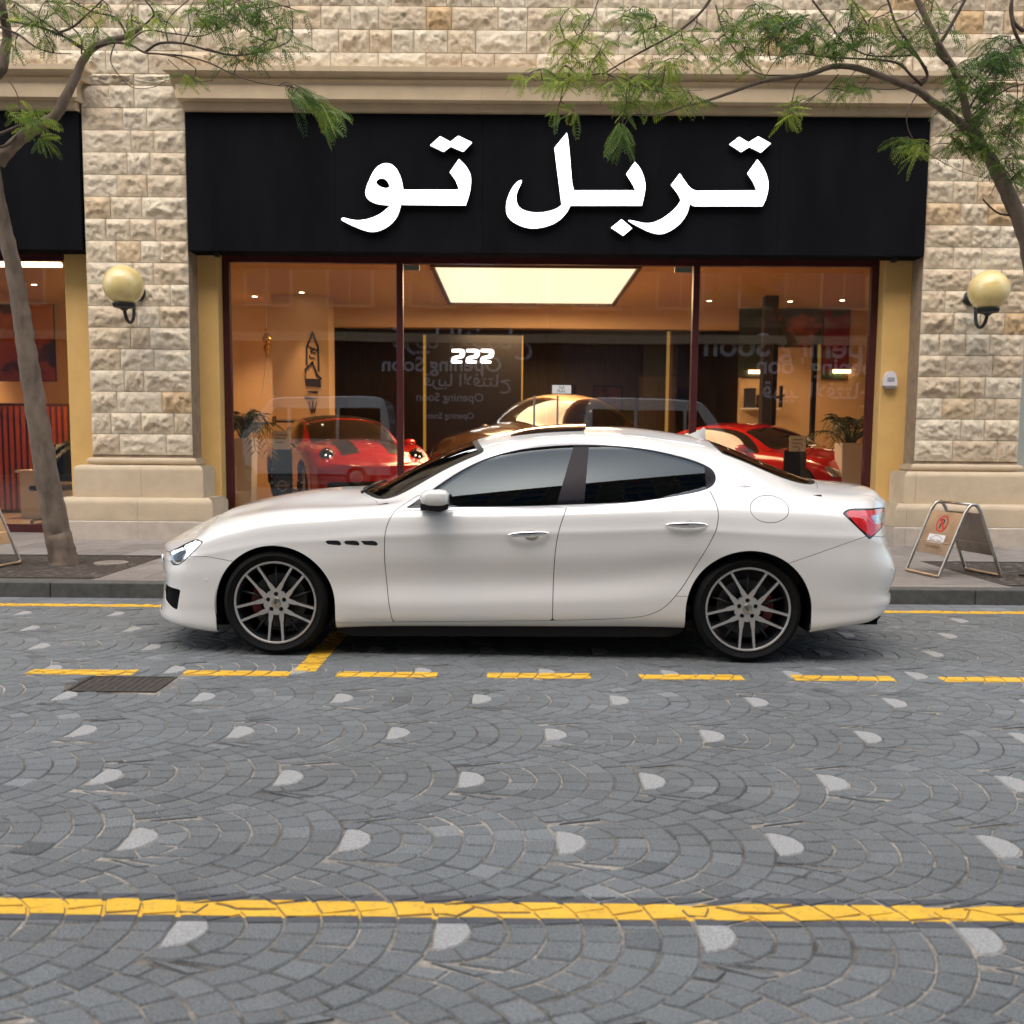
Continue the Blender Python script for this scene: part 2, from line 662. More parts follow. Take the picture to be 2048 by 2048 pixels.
def clip_rect(poly, x0, x1, y0, y1):
    for ax, lim, sg in ((0, x0, 1), (0, x1, -1), (1, y0, 1), (1, y1, -1)):
        out = []
        n = len(poly)
        for i in range(n):
            a, b = poly[i], poly[(i + 1) % n]
            da, db = (a[ax] - lim) * sg, (b[ax] - lim) * sg
            if da >= 0: out.append(a)
            if (da >= 0) != (db >= 0):
                t = da / (da - db)
                out.append((a[0] + (b[0] - a[0]) * t, a[1] + (b[1] - a[1]) * t))
        poly = out
        if len(poly) < 3: return []
    return poly


DRAIN = [(-2.43, 5.31), (-1.93, 5.31), (-1.93, 5.66), (-2.43, 5.66)]
setts = []          # (distance, poly, tint, is_drop, height)
X0F, Y0F = -0.211, 2.662
for j in range(-6, 10):
    y = Y0F + j * DZ_
    off = 0 if j % 2 == 0 else S_ / 2
    for i in range(-13, 14):
        fx = X0F + i * S_ + off
        if abs(fx) > 8.3: continue
        rs = random.Random(i * 7919 + j * 104729)
        ofs = {k: rs.uniform(-.35, .35) for k in range(9)}
        for (k, n, q) in TEMPLATE:
            sh = ofs[k] * 2 / n
            a, b = -1 + 2 * q / n + (sh if q > 0 else 0), -1 + 2 * (q + 1) / n + (sh if q < n - 1 else 0)
            w1, w2 = rs.uniform(-.03, .03) / n * 2, rs.uniform(-.03, .03) / n * 2
            if q == 0: w1 = 0
            if q == n - 1: w2 = 0
            mi = (a + b) / 2
            P = [arc(k - 1, a + w1), arc(k - 1, mi), arc(k - 1, b + w2), arc(k, b - w2), arc(k, mi), arc(k, a - w1)]
            ar_ = area(P)
            per_ = sum(math.hypot(P[q_][0] - P[q_ - 1][0], P[q_][1] - P[q_ - 1][1]) for q_ in range(6))
            thin_ = ar_ < .006 or ar_ / per_ ** 2 < .036
            if ar_ < 0.0004: continue
            gp = rs.uniform(.0022, .0046)
            if thin_:
                P = hp_inset(P, gp * .9)
                if len(P) < 3 or area(P) < .0004: continue
            else:
                P = inset(P, gp)
            jj = .0036 if not thin_ else .0004
            P = [(fx + u[0] + rs.uniform(-jj, jj), y + u[1] + rs.uniform(-jj, jj)) for u in P]
            cx = sum(u[0] for u in P) / len(P)
            cy = sum(u[1] for u in P) / len(P)
            if cy > KERB_Y - .33 or -2.45 < cx < -1.91 and 5.29 < cy < 5.68: continue
            setts.append((math.hypot(cx, cy) if cy > 2.05 and abs(cx) < cy * .56 else 50 + abs(cy), P, min(1, max(0, rs.gauss(.5, .16))), False, rs.uniform(-.0018, .0018)))
        P = [(fx + u[0] * rs.uniform(.96, 1.05), y + u[1] * rs.uniform(.95, 1.04)) for u in DROP]
        cx = sum(u[0] for u in P) / len(P)
        cy = sum(u[1] for u in P) / len(P)
        if cy > KERB_Y - .33 or -2.5 < cx < -1.9 and 5.25 < cy < 5.7: continue
        setts.append((math.hypot(cx, cy), P, rs.random(), True, rs.uniform(-.001, .0015)))
# a straight border course of setts along the kerb
x = -8.3
while x < 8.3:
    w = random.uniform(.16, .24)
    for yy in (KERB_Y - .31, KERB_Y - .155):
        P = inset([(x, yy), (x + w, yy), (x + w, yy + .148), (x, yy + .148)], .003)
        setts.append((60, P, min(1, max(0, random.gauss(.65, .12))), False, 0))
    x += w


def sett_mesh(P, h):
    n = len(P)
    A_ = area(P)
    d_ = min(.0045, .05 * math.sqrt(A_))
    top = inset(P, d_)
    if not .6 * A_ < area(top) < A_ or A_ < .004:
        mx_, my_ = sum(u[0] for u in P) / n, sum(u[1] for u in P) / n
        top = [(mx_ + (u[0] - mx_) * .93, my_ + (u[1] - my_) * .93) for u in P]
    v = [(p[0], p[1], h) for p in top] + [(p[0], p[1], h - .0045) for p in P] + [(p[0], p[1], -.010) for p in P]
    f = [tuple(range(n))]
    for i in range(n):
        i2 = (i + 1) % n
        f += [(i + n, i2 + n, i2, i), (i + 2 * n, i2 + 2 * n, i2 + n, i + n)]
    a = sum(P[i][0] * P[(i + 1) % n][1] - P[(i + 1) % n][0] * P[i][1] for i in range(n))
    if a < 0: f = [q[::-1] for q in f]
    return v, f


def set_tint(me, vals):
    at_ = me.attributes.new('tint', 'FLOAT', 'FACE')
    at_.data.foreach_set('value', np.array(vals, dtype=np.float32))


grey = sorted([s for s in setts if not s[3]], key=lambda s: s[0])
pale = sorted([s for s in setts if s[3]], key=lambda s: (not (s[0] < 12 and sum(u[1] for u in s[1]) > 0), s[0]))
for s in grey[:296]:
    v, f = sett_mesh(s[1], s[4])
    c = (sum(p[0] for p in s[1]) / len(s[1]), sum(p[1] for p in s[1]) / len(s[1]), 0)
    o = raw('sett', [(a[0] - c[0], a[1] - c[1], a[2]) for a in v], f, M['sett'], road)
    o.location = c
    set_tint(o.data, [s[2]] * len(f))
V, F, T = [], [], []
for s in grey[296:]:
    v, f = sett_mesh(s[1], s[4])
    n = len(V)
    V += v
    F += [tuple(i + n for i in q) for q in f]
    T += [s[2]] * len(f)
o = raw('setts', V, F, M['sett'], road)
o['kind'] = 'stuff'
set_tint(o.data, T)
V, F = [], []
for k, s in enumerate(pale):
    v, f = sett_mesh(s[1], s[4] + .001)
    cy = sum(p[1] for p in s[1]) / len(s[1])
    if cy > 1.9 and k < 130:
        c = (s[1][0][0], s[1][0][1], 0)
        o = raw('pale_sett', [(a[0] - c[0], a[1] - c[1], a[2]) for a in v], f, M['white_granite'], road)
        o.location = c
    else:
        n = len(V)
        V += v
        F += [tuple(i + n for i in q) for q in f]
o = raw('pale_setts', V, F, M['white_granite'], road)
o['kind'] = 'stuff'


# paint: follows the stones it lies on, thinner in the joints
def painted(name, mat, rects, dz, jz):
    V, F = [], []
    for (x0, x1, y0, y1) in rects:
        for s in setts:
            P = s[1]
            if max(p[0] for p in P) < x0 or min(p[0] for p in P) > x1 or max(p[1] for p in P) < y0 or min(p[1] for p in P) > y1: continue
            top = inset(P, .0025)
            if not .6 * area(P) < area(top) < area(P): top = P
            rr = random.Random(hash((round(P[0][0], 3), round(P[0][1], 3))))
            wob = .0045 if mat is M['yellow'] else .001
            c = clip_rect(top, x0 - (wob if x1 - x0 < 1 else 0) * rr.uniform(-1, 1), x1, y0 - wob * rr.uniform(-1, 1), y1 + wob * rr.uniform(-1, 1))
            if len(c) < 3: continue
            a = sum(c[i][0] * c[(i + 1) % len(c)][1] - c[(i + 1) % len(c)][0] * c[i][1] for i in range(len(c)))
            if a < 0: c = c[::-1]
            n = len(V)
            m_ = len(c)
            h = s[4] + (.001 if s[3] else 0) + dz
            V += [(p[0], p[1], h) for p in c] + [(p[0], p[1], h - .007) for p in c]
            F.append(tuple(range(n, n + m_)))
            F += [(n + i, n + m_ + i, n + m_ + (i + 1) % m_, n + (i + 1) % m_) for i in range(m_)]
        n = len(V)
        V += [(x0, y0, jz), (x1, y0, jz), (x1, y1, jz), (x0, y1, jz)]
        F.append((n, n + 1, n + 2, n + 3))
    return raw(name, V, F, mat, road)


for (kind, x0, x1, y0, y1) in STRIPES:
    if kind == 'kerb':
        for (a, b) in ((-9, 9),):
            painted('yellow_line', M['yellow'], [(a, b, y0, y1)], .0022, -.0042)
    else:
        painted('yellow_line', M['yellow'], [(x0, x1, y0, y1)], .0022, -.0042)
painted('line_edge', M['line_edge'], [(-9, 9, 2.71, 2.745), (-9, 9, 2.842, 2.885)], .0012, -.006)

# drain cover in the road
M['rust'] = plain('rusty_grating', (0.055, 0.046, 0.036), 0.9, var=0.5, vscale=30, bmp=0.8, bscale=70)
t = thing('drain_cover', 'dark rusty drain cover set in the setts by the dashed line', 'drain cover', (-2.18, 5.49, 0))
g = MB()
x0, x1, y0, y1 = -2.43, -1.93, 5.31, 5.66
g.box(x0, x1, y0, y0 + .02, -.012, .002).box(x0, x1, y1 - .02, y1, -.012, .002).box(x0, x0 + .02, y0 + .02, y1 - .02, -.012, .002).box(x1 - .02, x1, y0 + .02, y1 - .02, -.012, .002)
g.build('frame', M['rust'], t, world=True)
g = MB()
g.box(x0 + .02, x1 - .02, y0 + .02, y1 - .02, -.0125, -.006)
g.build('panel', M['rust'], t, world=True)
for i in range(11):
    g = MB()
    xx = x0 + .030 + i * .041
    g.box(xx, xx + .037, y0 + .024, y1 - .024, -.0058, .0005)
    g.build('bar', M['rust'], t, world=True)

# kerb, pavement
KH = 0.13
M['kerb'] = plain('dark_kerb', (0.085, 0.085, 0.078), 0.8, var=0.3, vscale=10, bmp=0.4, bscale=80)
kerb = thing('kerb', 'dark grey kerb between the road and the pavement', 'kerb', (0, KERB_Y, 0))
del kerb['category']
kerb['kind'] = 'structure'
x = -9.0
while x < 9:
    g = MB()
    g.box(x + .002, x + .998, KERB_Y, KERB_Y + .149, -.02, KH)
    bevel(g.build('kerb_stone', M['kerb'], kerb, world=True), .012, 3)
    x += 1.0


def paver_mat():
    m, nt, p, out = nt_new('pavement_slab')
    p.inputs['Roughness'].default_value = 0.75
    oi = nt.nodes.new('ShaderNodeObjectInfo')
    r = ramp(nt, oi.outputs['Random'], [(0, (0.21, 0.185, 0.165)), (1, (0.29, 0.26, 0.235))])
    n = geo_noise(nt, 6, 6, 0.7)
    r2 = ramp(nt, n.outputs[0], [(0.3, (0.75,) * 3), (0.7, (1.12,) * 3)])
    nt.links.new(mixc(nt, 1, r.outputs[0], r2.outputs[0], 'MULTIPLY'), p.inputs['Base Color'])
    bump(nt, p, n.outputs[0], 0.15, 0.005)
    return m


M['slab'] = paver_mat()
g = MB()
g.add([(-60, KERB_Y + .14, KH - .006), (60, KERB_Y + .14, KH - .006), (60, 13.6, KH - .006), (-60, 13.6, KH - .006)], [(0, 1, 2, 3)])
pave = tag(g.build('pavement', plain('slab_joint', (0.10, 0.09, 0.08), 0.95, var=0.2)), kind='structure')
PITS = [(-5.62, -3.72, 8.86, 10.58), (4.40, 6.30, 8.86, 10.66)]
sheared = 0.16


def pit_edge(x, y, pit):
    return pit[0] < x < pit[1] and pit[2] < y < pit[3]


yy = KERB_Y + .152
row = 0
while yy < 13.2:
    h = .15 if row == 0 else .6
    xx = -8.4 + (0.3 if row % 2 else 0)
    while xx < 8.2:
        w = .9 if row == 0 else .6
        parts = [(xx, xx + w)]
        for pit in PITS:
            new = []
            for a, b in parts:
                if yy + h <= pit[2] + .0 or yy >= pit[3] or b <= pit[0] or a >= pit[1]:
                    new.append((a, b))
                else:
                    if a < pit[0] - .03: new.append((a, pit[0]))
                    if b > pit[1] + .03: new.append((pit[1], b))
            parts = new
        for a, b in parts:
            g = MB()
            g.box(a + .0025, b - .0025, yy + .0025, yy + h - .0025, KH - .02, KH + random.uniform(0, .0012))
            g.build('paving_slab', M['slab'], pave)
        xx += w
    yy += h
    row += 1
M['mulch'] = plain('tree_pit_gravel', (0.060, 0.045, 0.034), 0.95, var=0.6, vscale=70, bmp=1.0, bscale=60)
for pit in PITS:
    bm = bmesh.new()
    nxp, nyp = 60, 54
    vs = [[bm.verts.new((pit[0] + (pit[1] - pit[0]) * i / nxp, pit[2] + (pit[3] - pit[2]) * j / nyp,
                         KH - .004 + .012 * mnoise.noise(Vector((i * .9, j * .9, pit[0]))))) for i in range(nxp + 1)] for j in range(nyp + 1)]
    for j in range(nyp):
        for i in range(nxp):
            bm.faces.new((vs[j][i], vs[j][i + 1], vs[j + 1][i + 1], vs[j + 1][i]))
    me = D.meshes.new('tree_pit')
    bm.to_mesh(me)
    bm.free()
    me.materials.append(M['mulch'])
    o = link(D.objects.new('tree_pit', me))
    tag(o, kind='structure')
    e = MB()
    t_ = .02
    e.box(pit[0], pit[1], pit[2] - t_, pit[2], KH - .02, KH + .004).box(pit[0], pit[1], pit[3], pit[3] + t_, KH - .02, KH + .004)
    e.box(pit[0] - t_, pit[0], pit[2] - t_, pit[3] + t_, KH - .02, KH + .004).box(pit[1], pit[1] + t_, pit[2] - t_, pit[3] + t_, KH - .02, KH + .004)
    e.build('pit_edging', M['rust'], o)
for (x, y, lb) in ((-4.02, 9.93, 'round pale cover in the gravel beside the left tree'), (5.05, 9.55, 'round dark cover in the gravel of the right tree pit')):
    t = thing('ground_light', lb, 'ground light', (x, y, KH))
    g = MB()
    g.lathe([(.001, .014), (.15, .014), (.165, .010), (.165, -.02)], n=36)
    g.build('ring', plain('dull_ring', (.30, .26, .22), .6) if x < 0 else M['iron'], t, True, 40)
    g = MB()
    g.lathe([(.001, .018), (.10, .017), (.11, .0145)], n=32)
    g.build('lens', plain('dull_lens', (0.22, 0.19, 0.16), 0.5), t, True)

# ------------------------------------------------------------------ rock faced stone templates
def rock_template(seed, nx, nz, style):
    """unit block: x -.5..+.5, z -.5..+.5, face towards -y; depth in metres"""
    V, F = [], []
    off = Vector((seed * 3.7, seed * 1.3, 0))
    rl = random.Random(seed)
    ledge = rl.uniform(-.22, .12)
    tilt = rl.uniform(-.05, .05)
    for j in range(nz + 1):
        for i in range(nx + 1):
            u, w = i / nx - .5, j / nz - .5
            e = min((.5 - abs(u)) * 2.2, (.5 - abs(w)) * 1.25)
            prof = min(1, max(0, e) / .30) ** .75
            wob = mnoise.noise(Vector((u * 5, 0, 0)) + off) * .14
            k = w - ledge - wob
            # bulge that overhangs a fractured lower part
            lip = 1 / (1 + math.exp(-k * 22))
            n1 = mnoise.fractal(Vector((u * 4.5, w * 2.6, 0)) + off, 1.0, 2.2, 4)
            n2 = abs(mnoise.noise(Vector((u * 9, w * 7, 3)) + off))
            d = prof * (.018 + .014 * lip * style + .026 * n1 - .026 * n2 + tilt * u * .3)
            d = max(d, -.006)
            if i in (0, nx) or j in (0, nz): d = 0
            uu = u + (0 if i in (0, nx) else mnoise.noise(Vector((u * 7, w * 7, 9)) + off) * .25 / nx)
            ww = w + (0 if j in (0, nz) else mnoise.noise(Vector((u * 7, w * 7, 15)) + off) * .25 / nz)
            V.append((uu, -d, ww))
    for j in range(nz):
        for i in range(nx):
            a = j * (nx + 1) + i
            if (i + j + seed) % 2:
                F += [(a, a + 1, a + nx + 2), (a, a + nx + 2, a + nx + 1)]
            else:
                F += [(a, a + 1, a + nx + 1), (a + 1, a + nx + 2, a + nx + 1)]
    base = len(V)
    ring = [i for i in range(nx + 1)] + [(j * (nx + 1) + nx) for j in range(1, nz + 1)] + [nz * (nx + 1) + i for i in range(nx - 1, -1, -1)] + [j * (nx + 1) for j in range(nz - 1, 0, -1)]
    for r in ring: V.append((V[r][0], .05, V[r][2]))
    n = len(ring)
    for i in range(n):
        F.append((ring[(i + 1) % n], ring[i], base + i, base + (i + 1) % n))
    return V, F


def rock_mesh(seed, nx, nz, style, mat, smooth=False):
    V, F = rock_template(seed, nx, nz, style)
    me = D.meshes.new('stone')
    me.from_pydata(V, [], F)
    me.materials.append(mat)
    me.polygons.foreach_set('use_smooth', np.ones(len(me.polygons), dtype=bool))
    me.set_sharp_from_angle(angle=math.radians(34))
    me.update()
    return me


M['rock'] = stone_mat('rock_faced_limestone', [(0, (0.68, 0.55, 0.39)), (.3, (0.76, 0.64, 0.47)), (.7, (0.82, 0.72, 0.55)), (.92, (0.72, 0.58, 0.40)), (1, (0.68, 0.47, 0.25))], .20, .6, 26, stain_amt=.28)
M['mortar'] = plain('wall_mortar', (0.30, 0.225, 0.15), 0.95, var=0.25, vscale=8, bmp=0.3)
ROCK = {}
for n_, (nx_, nz_) in (('s', (14, 12)), ('m', (22, 12)), ('l', (32, 12))):
    ROCK[n_] = [rock_mesh(17 * q + nx_, nx_, nz_, random.uniform(.5, 1.5), M['rock']) for q in range(9)]


def lay_stones(parent, x0, x1, zs, Y, seed, widths=(.24, .62), skip=None):
    rs = random.Random(seed)
    prev = []
    for r in range(len(zs) - 1):
        z0, z1 = zs[r], zs[r + 1]
        for tries in range(30):
            cuts = [x0]
            while cuts[-1] < x1 - .001:
                w = rs.choice([rs.uniform(*widths), rs.uniform(widths[0], (widths[0] + widths[1]) / 2)])
                nxt = cuts[-1] + w
                if x1 - nxt < widths[0] * .9: nxt = x1 if x1 - cuts[-1] < widths[1] * 1.15 else (cuts[-1] + x1) / 2
                cuts.append(min(nxt, x1))
            if all(min([abs(c - p) for p in prev] + [9]) > .035 for c in cuts[1:-1]): break
        prev = cuts[1:-1]
        for a, b in zip(cuts[:-1], cuts[1:]):
            w, h = b - a, z1 - z0
            me = rs.choice(ROCK['s' if w < .34 else 'm' if w < .52 else 'l'])
            o = D.objects.new('stone', me)
            o.location = ((a + b) / 2, Y + rs.uniform(-.004, .004), (z0 + z1) / 2)
            o.scale = ((w - .007) * (-1 if False else 1), rs.uniform(.8, 1.35), h - .007)
            link(o, parent)


FACE = 12.65
COURSE = .2635
ZTOP0 = 5.79          # top of the cornice
zs_low = [1.175 + COURSE * k for k in range(0, 18)]     # pilaster courses 1.175 .. 5.65
zs_up = [5.79 + .268 * k for k in range(0, 7)]

bld = thing('shop_building', 'stone faced shop building with a black fascia and three bay glass shopfront', 'building', (0, FACE, 0))
# backing walls
g = MB()
g.box(-16, 16, FACE + .012, FACE + .36, 5.656, 8.0)
g.box(-5.31, -4.045, FACE + .012, FACE + .36, 1.14, 5.655)
g.box(5.045, 6.345, FACE + .012, FACE + .36, 1.14, 5.655)
g.build('wall_backing', M['mortar'], bld, world=True)
# upper storeys, out of frame, shade the street like the real ones
g = MB()
g.box(-30, 30, FACE + .02, FACE + .4, 8.0, 17)
g.build('upper_wall', plain('upper_limestone', (0.55, 0.45, 0.31), .85, var=.2, vscale=2), bld, world=True)
for k in range(-5, 6):
    for z in (9.2, 12.6):
        g = MB()
        g.box(k * 2.6 - .6, k * 2.6 + .6, FACE - .0, FACE + .05, z, z + 1.9)
        w = g.build('window', plain('upper_window', (0.03, 0.05, 0.06), .1) if k == -5 and z < 10 else D.materials['upper_window'], bld, world=True)
        g = MB()
        for (a, b, c, d) in ((-.68, .68, -.08, 0), (-.68, .68, 1.9, 1.98), (-.68, -.6, 0, 1.9), (.6, .68, 0, 1.9)):
            g.box(k * 2.6 + a, k * 2.6 + b, FACE - .06, FACE + .02, z + c, z + d)
        g.build('frame', M['beige'], w)
for o_ in list(bld.children):
    if o_.name.startswith('window'):
        for c_ in o_.children:
            for v_ in c_.data.vertices: v_.co.y -= FACE

ws = MB()
# stones are children of the building: one pilaster each side and the wall above the cornice
pil_l = thing('stone_pilaster', 'rock faced stone pilaster between the two shop bays, on a stepped base', 'pilaster', (-4.68, FACE, 0))
pil_r = thing('stone_pilaster', 'rock faced stone pilaster right of the shopfront, on a stepped base', 'pilaster', (5.70, FACE, 0))


def lay(x0, x1, zs, seed, Y=0):
    par = bld if x1 > 7 else (pil_l if x0 < 0 else pil_r)
    ox = par.location.x
    lay_stones(par, x0 - ox, x1 - ox, zs, Y, seed)


lay(-5.31, -4.045, zs_low, 3)
lay(5.045, 6.345, zs_low, 5)
lay(-8.9, 8.9, zs_up, 9)
# the two strips between the pilaster tops and the upper wall carry one more course
lay(-5.31, -4.045, [5.656, 5.788], 21)
lay(5.045, 6.345, [5.656, 5.788], 22)

# cornices
def cornice(x0, x1, name='cornice'):
    # profile (depth in front of the wall, z): bottom to top
    for nm, (d0, dz0, dz1, e) in (('cornice_top', (.30, 5.657, 5.79, .17)), ('cornice_band', (.20, 5.434, 5.655, .06)), ('cornice_lower', (.10, 5.338, 5.432, 0))):
        g = MB()
        xa, xb = x0 - e, x1 + e
        zz0, zz1 = dz0, dz1
        n = 6
        prof = []
        if nm == 'cornice_top':
            prof = [(d0 - .10, zz0), (d0 - .07, zz0 + .03), (d0 - .02, zz0 + .055), (d0, zz0 + .075), (d0, zz1)]
        elif nm == 'cornice_band':
            prof = [(d0 - .06, zz0), (d0, zz0 + .012), (d0, zz1 - .05), (d0 + .01, zz1 - .03), (d0 + .05, zz1)]
        else:
            prof = [(d0 - .02, zz0), (d0, zz0 + .02), (d0, zz1)]
        segs = max(1, round((xb - xa) / 1.9))
        for s in range(segs):
            a = xa + (xb - xa) * s / segs + (.001 if s else 0)
            b = xa + (xb - xa) * (s + 1) / segs - (.001 if s < segs - 1 else 0)
            g = MB()
            m = len(prof)
            yb = .011
            vs = []
            for xx, sg in ((a, -1), (b, 1)):
                ends = (s == 0 and sg < 0) or (s == segs - 1 and sg > 0)
                for d, z in prof:
                    ex = (d - d0) if ends else 0
                    vs.append((xx + sg * ex, FACE - d, z))
                vs += [(xx, FACE + yb, zz1), (xx, FACE + yb, zz0)]
            k = m + 2
            fs = [(i, i + k, (i + 1) % k + k, (i + 1) % k) for i in range(k)]
            fs.append(tuple(range(k)))
            fs.append(tuple(range(k, 2 * k))[::-1])
            g.add(vs, fs)
            g.build(nm, M['beige'], bld, world=True)


cornice(-4.03, 5.03)
cornice(-12.0, -5.33)
cornice(6.36, 12.0)
# lintel wall behind the sign and down to the shopfront head
g = MB()
for a, b in ((-4.04, 5.04), (-14, -5.312), (6.35, 14)):
    g.box(a, b, FACE + .30, FACE + .52, 3.86, 5.64)
g.build('lintel', M['ochre'], bld, world=True)
# ochre piers beside the glass
for nm, a, b in (('pier', -4.125, -3.79), ('pier', 4.70, 5.14), ('pier', -5.74, -5.28)):
    g = MB()
    g.box(a, b, 13.0, 13.40, .1, 3.72)
    bevel(g.build(nm, M['ochre'], bld, world=True), .01, 2)
g = MB()
g.box(6.33, 7.6, 13.0, 13.4, .1, 3.72)
g.build('pier', M['greygreen'], bld, world=True)
# stepped pilaster bases with rounded shoulders
def base(cx0, cx1):
    bld = pil_l if cx0 < 0 else pil_r
    mats = M['beige2']
    for nm, z0, z1, ex, r, mt in (('base_torus', 1.052, 1.142, .055, .043, mats), ('base_block', .655, 1.048, .175, .07, mats), ('base_course', .372, .652, .335, .08, mats), ('base_plinth', .11, .369, .345, .012, M['plinth'])):
        L = cx1 - cx0 + 2 * ex
        cuts = [cx0 - ex, cx1 + ex] if nm == 'base_torus' else [cx0 - ex, cx0 - ex + .14 if cx0 > 0 else cx0 - ex + L * .52, cx1 + ex]
        for a, b in zip(cuts[:-1], cuts[1:]):
            g = MB()
            yf = FACE - ex
            prof = [(0, z0)]
            if nm == 'base_torus':
                for t in np.linspace(-90, 90, 9): prof.append((r - r * math.cos(math.radians(t)), (z0 + z1) / 2 + r * math.sin(math.radians(t))))
                prof = prof[1:]
            elif nm == 'base_plinth':
                prof = [(0, z0), (0, z1 - .015), (.015, z1)]
            else:
                for t in np.linspace(0, 90, 8): prof.append((r - r * math.cos(math.radians(t)), z1 - r + r * math.sin(math.radians(t))))
            vs = []
            m = len(prof)
            for xx, sg in ((a, 1), (b, -1)):
                end = abs(xx - (cx0 - ex)) < 1e-6 or abs(xx - (cx1 + ex)) < 1e-6
                for d, z in prof: vs.append((xx + (sg * d if end else sg * .0015), yf + d, z))
                for d, z in prof[::-1]: vs.append((xx + (sg * d if end else sg * .0015), FACE + .34, z))
            k = 2 * m
            fs = [(i, i + k, (i + 1) % k + k, (i + 1) % k) for i in range(k)]
            fs += [tuple(range(k)), tuple(range(k, 2 * k))[::-1]]
            g.add(vs, fs)
            o = g.build(nm, mt, bld, True, 40, world=True)


base(-5.31, -4.045)
base(5.045, 6.345)

# ------------------------------------------------------------------ fascia signs
def board(name, label, x0, x1, z0, z1):
    t = thing(name, label, 'fascia sign', ((x0 + x1) / 2, FACE - .03, z0))
    k = 5
    for i in range(k):
        g = MB()
        g.box(x0 + (x1 - x0) * i / k + .001, x0 + (x1 - x0) * (i + 1) / k - .001, FACE - .03, FACE + .28, z0, z1)
        bevel(g.build('panel', M['signboard'], t, world=True), .002, 1)
    for x in (x0 + .32, x1 - .32):
        if -5.6 < x < 6:
            g = MB()
            g.box(x - .03, x + .03, FACE + .05, FACE + .13, z0 - .05, z0 - .001)
            g.build('bracket', M['iron'], t, world=True)
    return t


sign = board('shop_sign', 'long black fascia board with glowing white Arabic letters above the shopfront', -4.033, 5.033, 3.69, 5.335)
board('fascia_board', 'plain black fascia board above the left neighbouring shop bay', -12.0, -5.335, 3.69, 5.335)

g5 = lambda x, y: ((360 + x * 760 / 1932) / 1.06004, (200 + y * 760 / 1932) / 1.06004)
g6 = lambda x, y: ((980 + x * 900 / 1932) / 1.06004, (200 + y * 900 / 1932) / 1.06004)
G = []
G.append(('letter_dots', g5, [(1272, 230), (1322, 184), (1375, 212), (1415, 182), (1485, 215), (1440, 263), (1376, 236), (1340, 263)], None, set(range(8))))
G.append(('letter_shape', g5, [(1418, 300), (1450, 330), (1472, 365), (1480, 395), (1478, 440), (1468, 490), (1452, 535), (1123, 532), (1110, 580), (1085, 620), (1040, 655), (990, 671), (950, 668), (880, 640), (822, 612), (820, 602), (830, 597), (860, 606), (905, 613), (960, 605), (1020, 580), (1072, 534), (1035, 533), (990, 525), (955, 505), (942, 480), (945, 450), (960, 410), (980, 368), (1000, 340), (1025, 325), (1050, 320), (1080, 328), (1105, 355), (1125, 400), (1135, 456), (1420, 456), (1405, 412), (1372, 366)],
          [(992, 420), (1005, 402), (1028, 394), (1050, 405), (1062, 425), (1068, 443), (1045, 450), (1015, 441)], {0, 6, 7, 21, 35, 36, 38}))
G.append(('letter_shape', g6, [(330, 140), (336, 170), (345, 270), (352, 360), (360, 388), (625, 388), (612, 360), (585, 318), (622, 265), (645, 290), (663, 335), (668, 370), (662, 410), (652, 453), (345, 453), (330, 482), (300, 515), (260, 538), (200, 552), (150, 548), (100, 525), (75, 500), (68, 470), (72, 430), (88, 388), (110, 357), (130, 342), (138, 346), (130, 365), (113, 400), (112, 430), (120, 455), (140, 472), (175, 482), (220, 484), (260, 476), (290, 465), (308, 450), (295, 350), (285, 270), (277, 205)], None, {0, 4, 5, 7, 8, 13, 14, 37, 40}))
G.append(('letter_dot', g6, [(520, 548), (565, 512), (610, 550), (572, 582)], None, set(range(4))))
G.append(('letter_shape', g6, [(1148, 255), (1165, 275), (1185, 310), (1196, 350), (1194, 390), (1185, 425), (1170, 455), (876, 455), (857, 445), (850, 480), (830, 515), (795, 550), (750, 573), (720, 576), (680, 565), (640, 545), (594, 520), (594, 514), (625, 520), (665, 530), (700, 527), (740, 510), (780, 480), (805, 455), (820, 430), (808, 403), (777, 365), (815, 315), (835, 345), (860, 380), (888, 390), (1145, 388), (1130, 350), (1105, 315)], None, {0, 6, 7, 8, 24, 26, 27, 30, 31, 33}))
G.append(('letter_dots', g6, [(1028, 190), (1070, 158), (1110, 182), (1152, 156), (1206, 186), (1163, 225), (1113, 201), (1078, 223)], None, set(range(8))))


def smooth_loop(P, corners, it=2):
    """chaikin rounding that leaves the listed corners sharp"""
    cor = [i in corners for i in range(len(P))]
    for _ in range(it):
        Q, C = [], []
        n = len(P)
        for i in range(n):
            if cor[i]:
                Q.append(P[i]); C.append(True)
            else:
                a, b, c = P[i - 1], P[i], P[(i + 1) % n]
                Q.append(tuple(b[k] * .75 + a[k] * .25 for k in range(2))); C.append(False)
                Q.append(tuple(b[k] * .75 + c[k] * .25 for k in range(2))); C.append(False)
        P, cor = Q, C
    return P


for nm, fn, pts, hole, corners in G:
    conv = lambda q: (lambda v: (v.x, v.z))(at(*fn(*q), FACE - .10))
    P = smooth_loop([conv(q) for q in pts], corners)
    H_ = [smooth_loop([conv(q) for q in hole], set())] if hole else None
    g = MB()
    g.prism([(p[0], p[1]) for p in P], FACE - .095, FACE - .0305, H_)
    o = g.build(nm, [M['letter'], M['letter_side']], sign, world=True)
    # only the front lights up
    for f in o.data.polygons:
        f.material_index = 0 if f.normal.y < -.5 else 1
    g = MB()

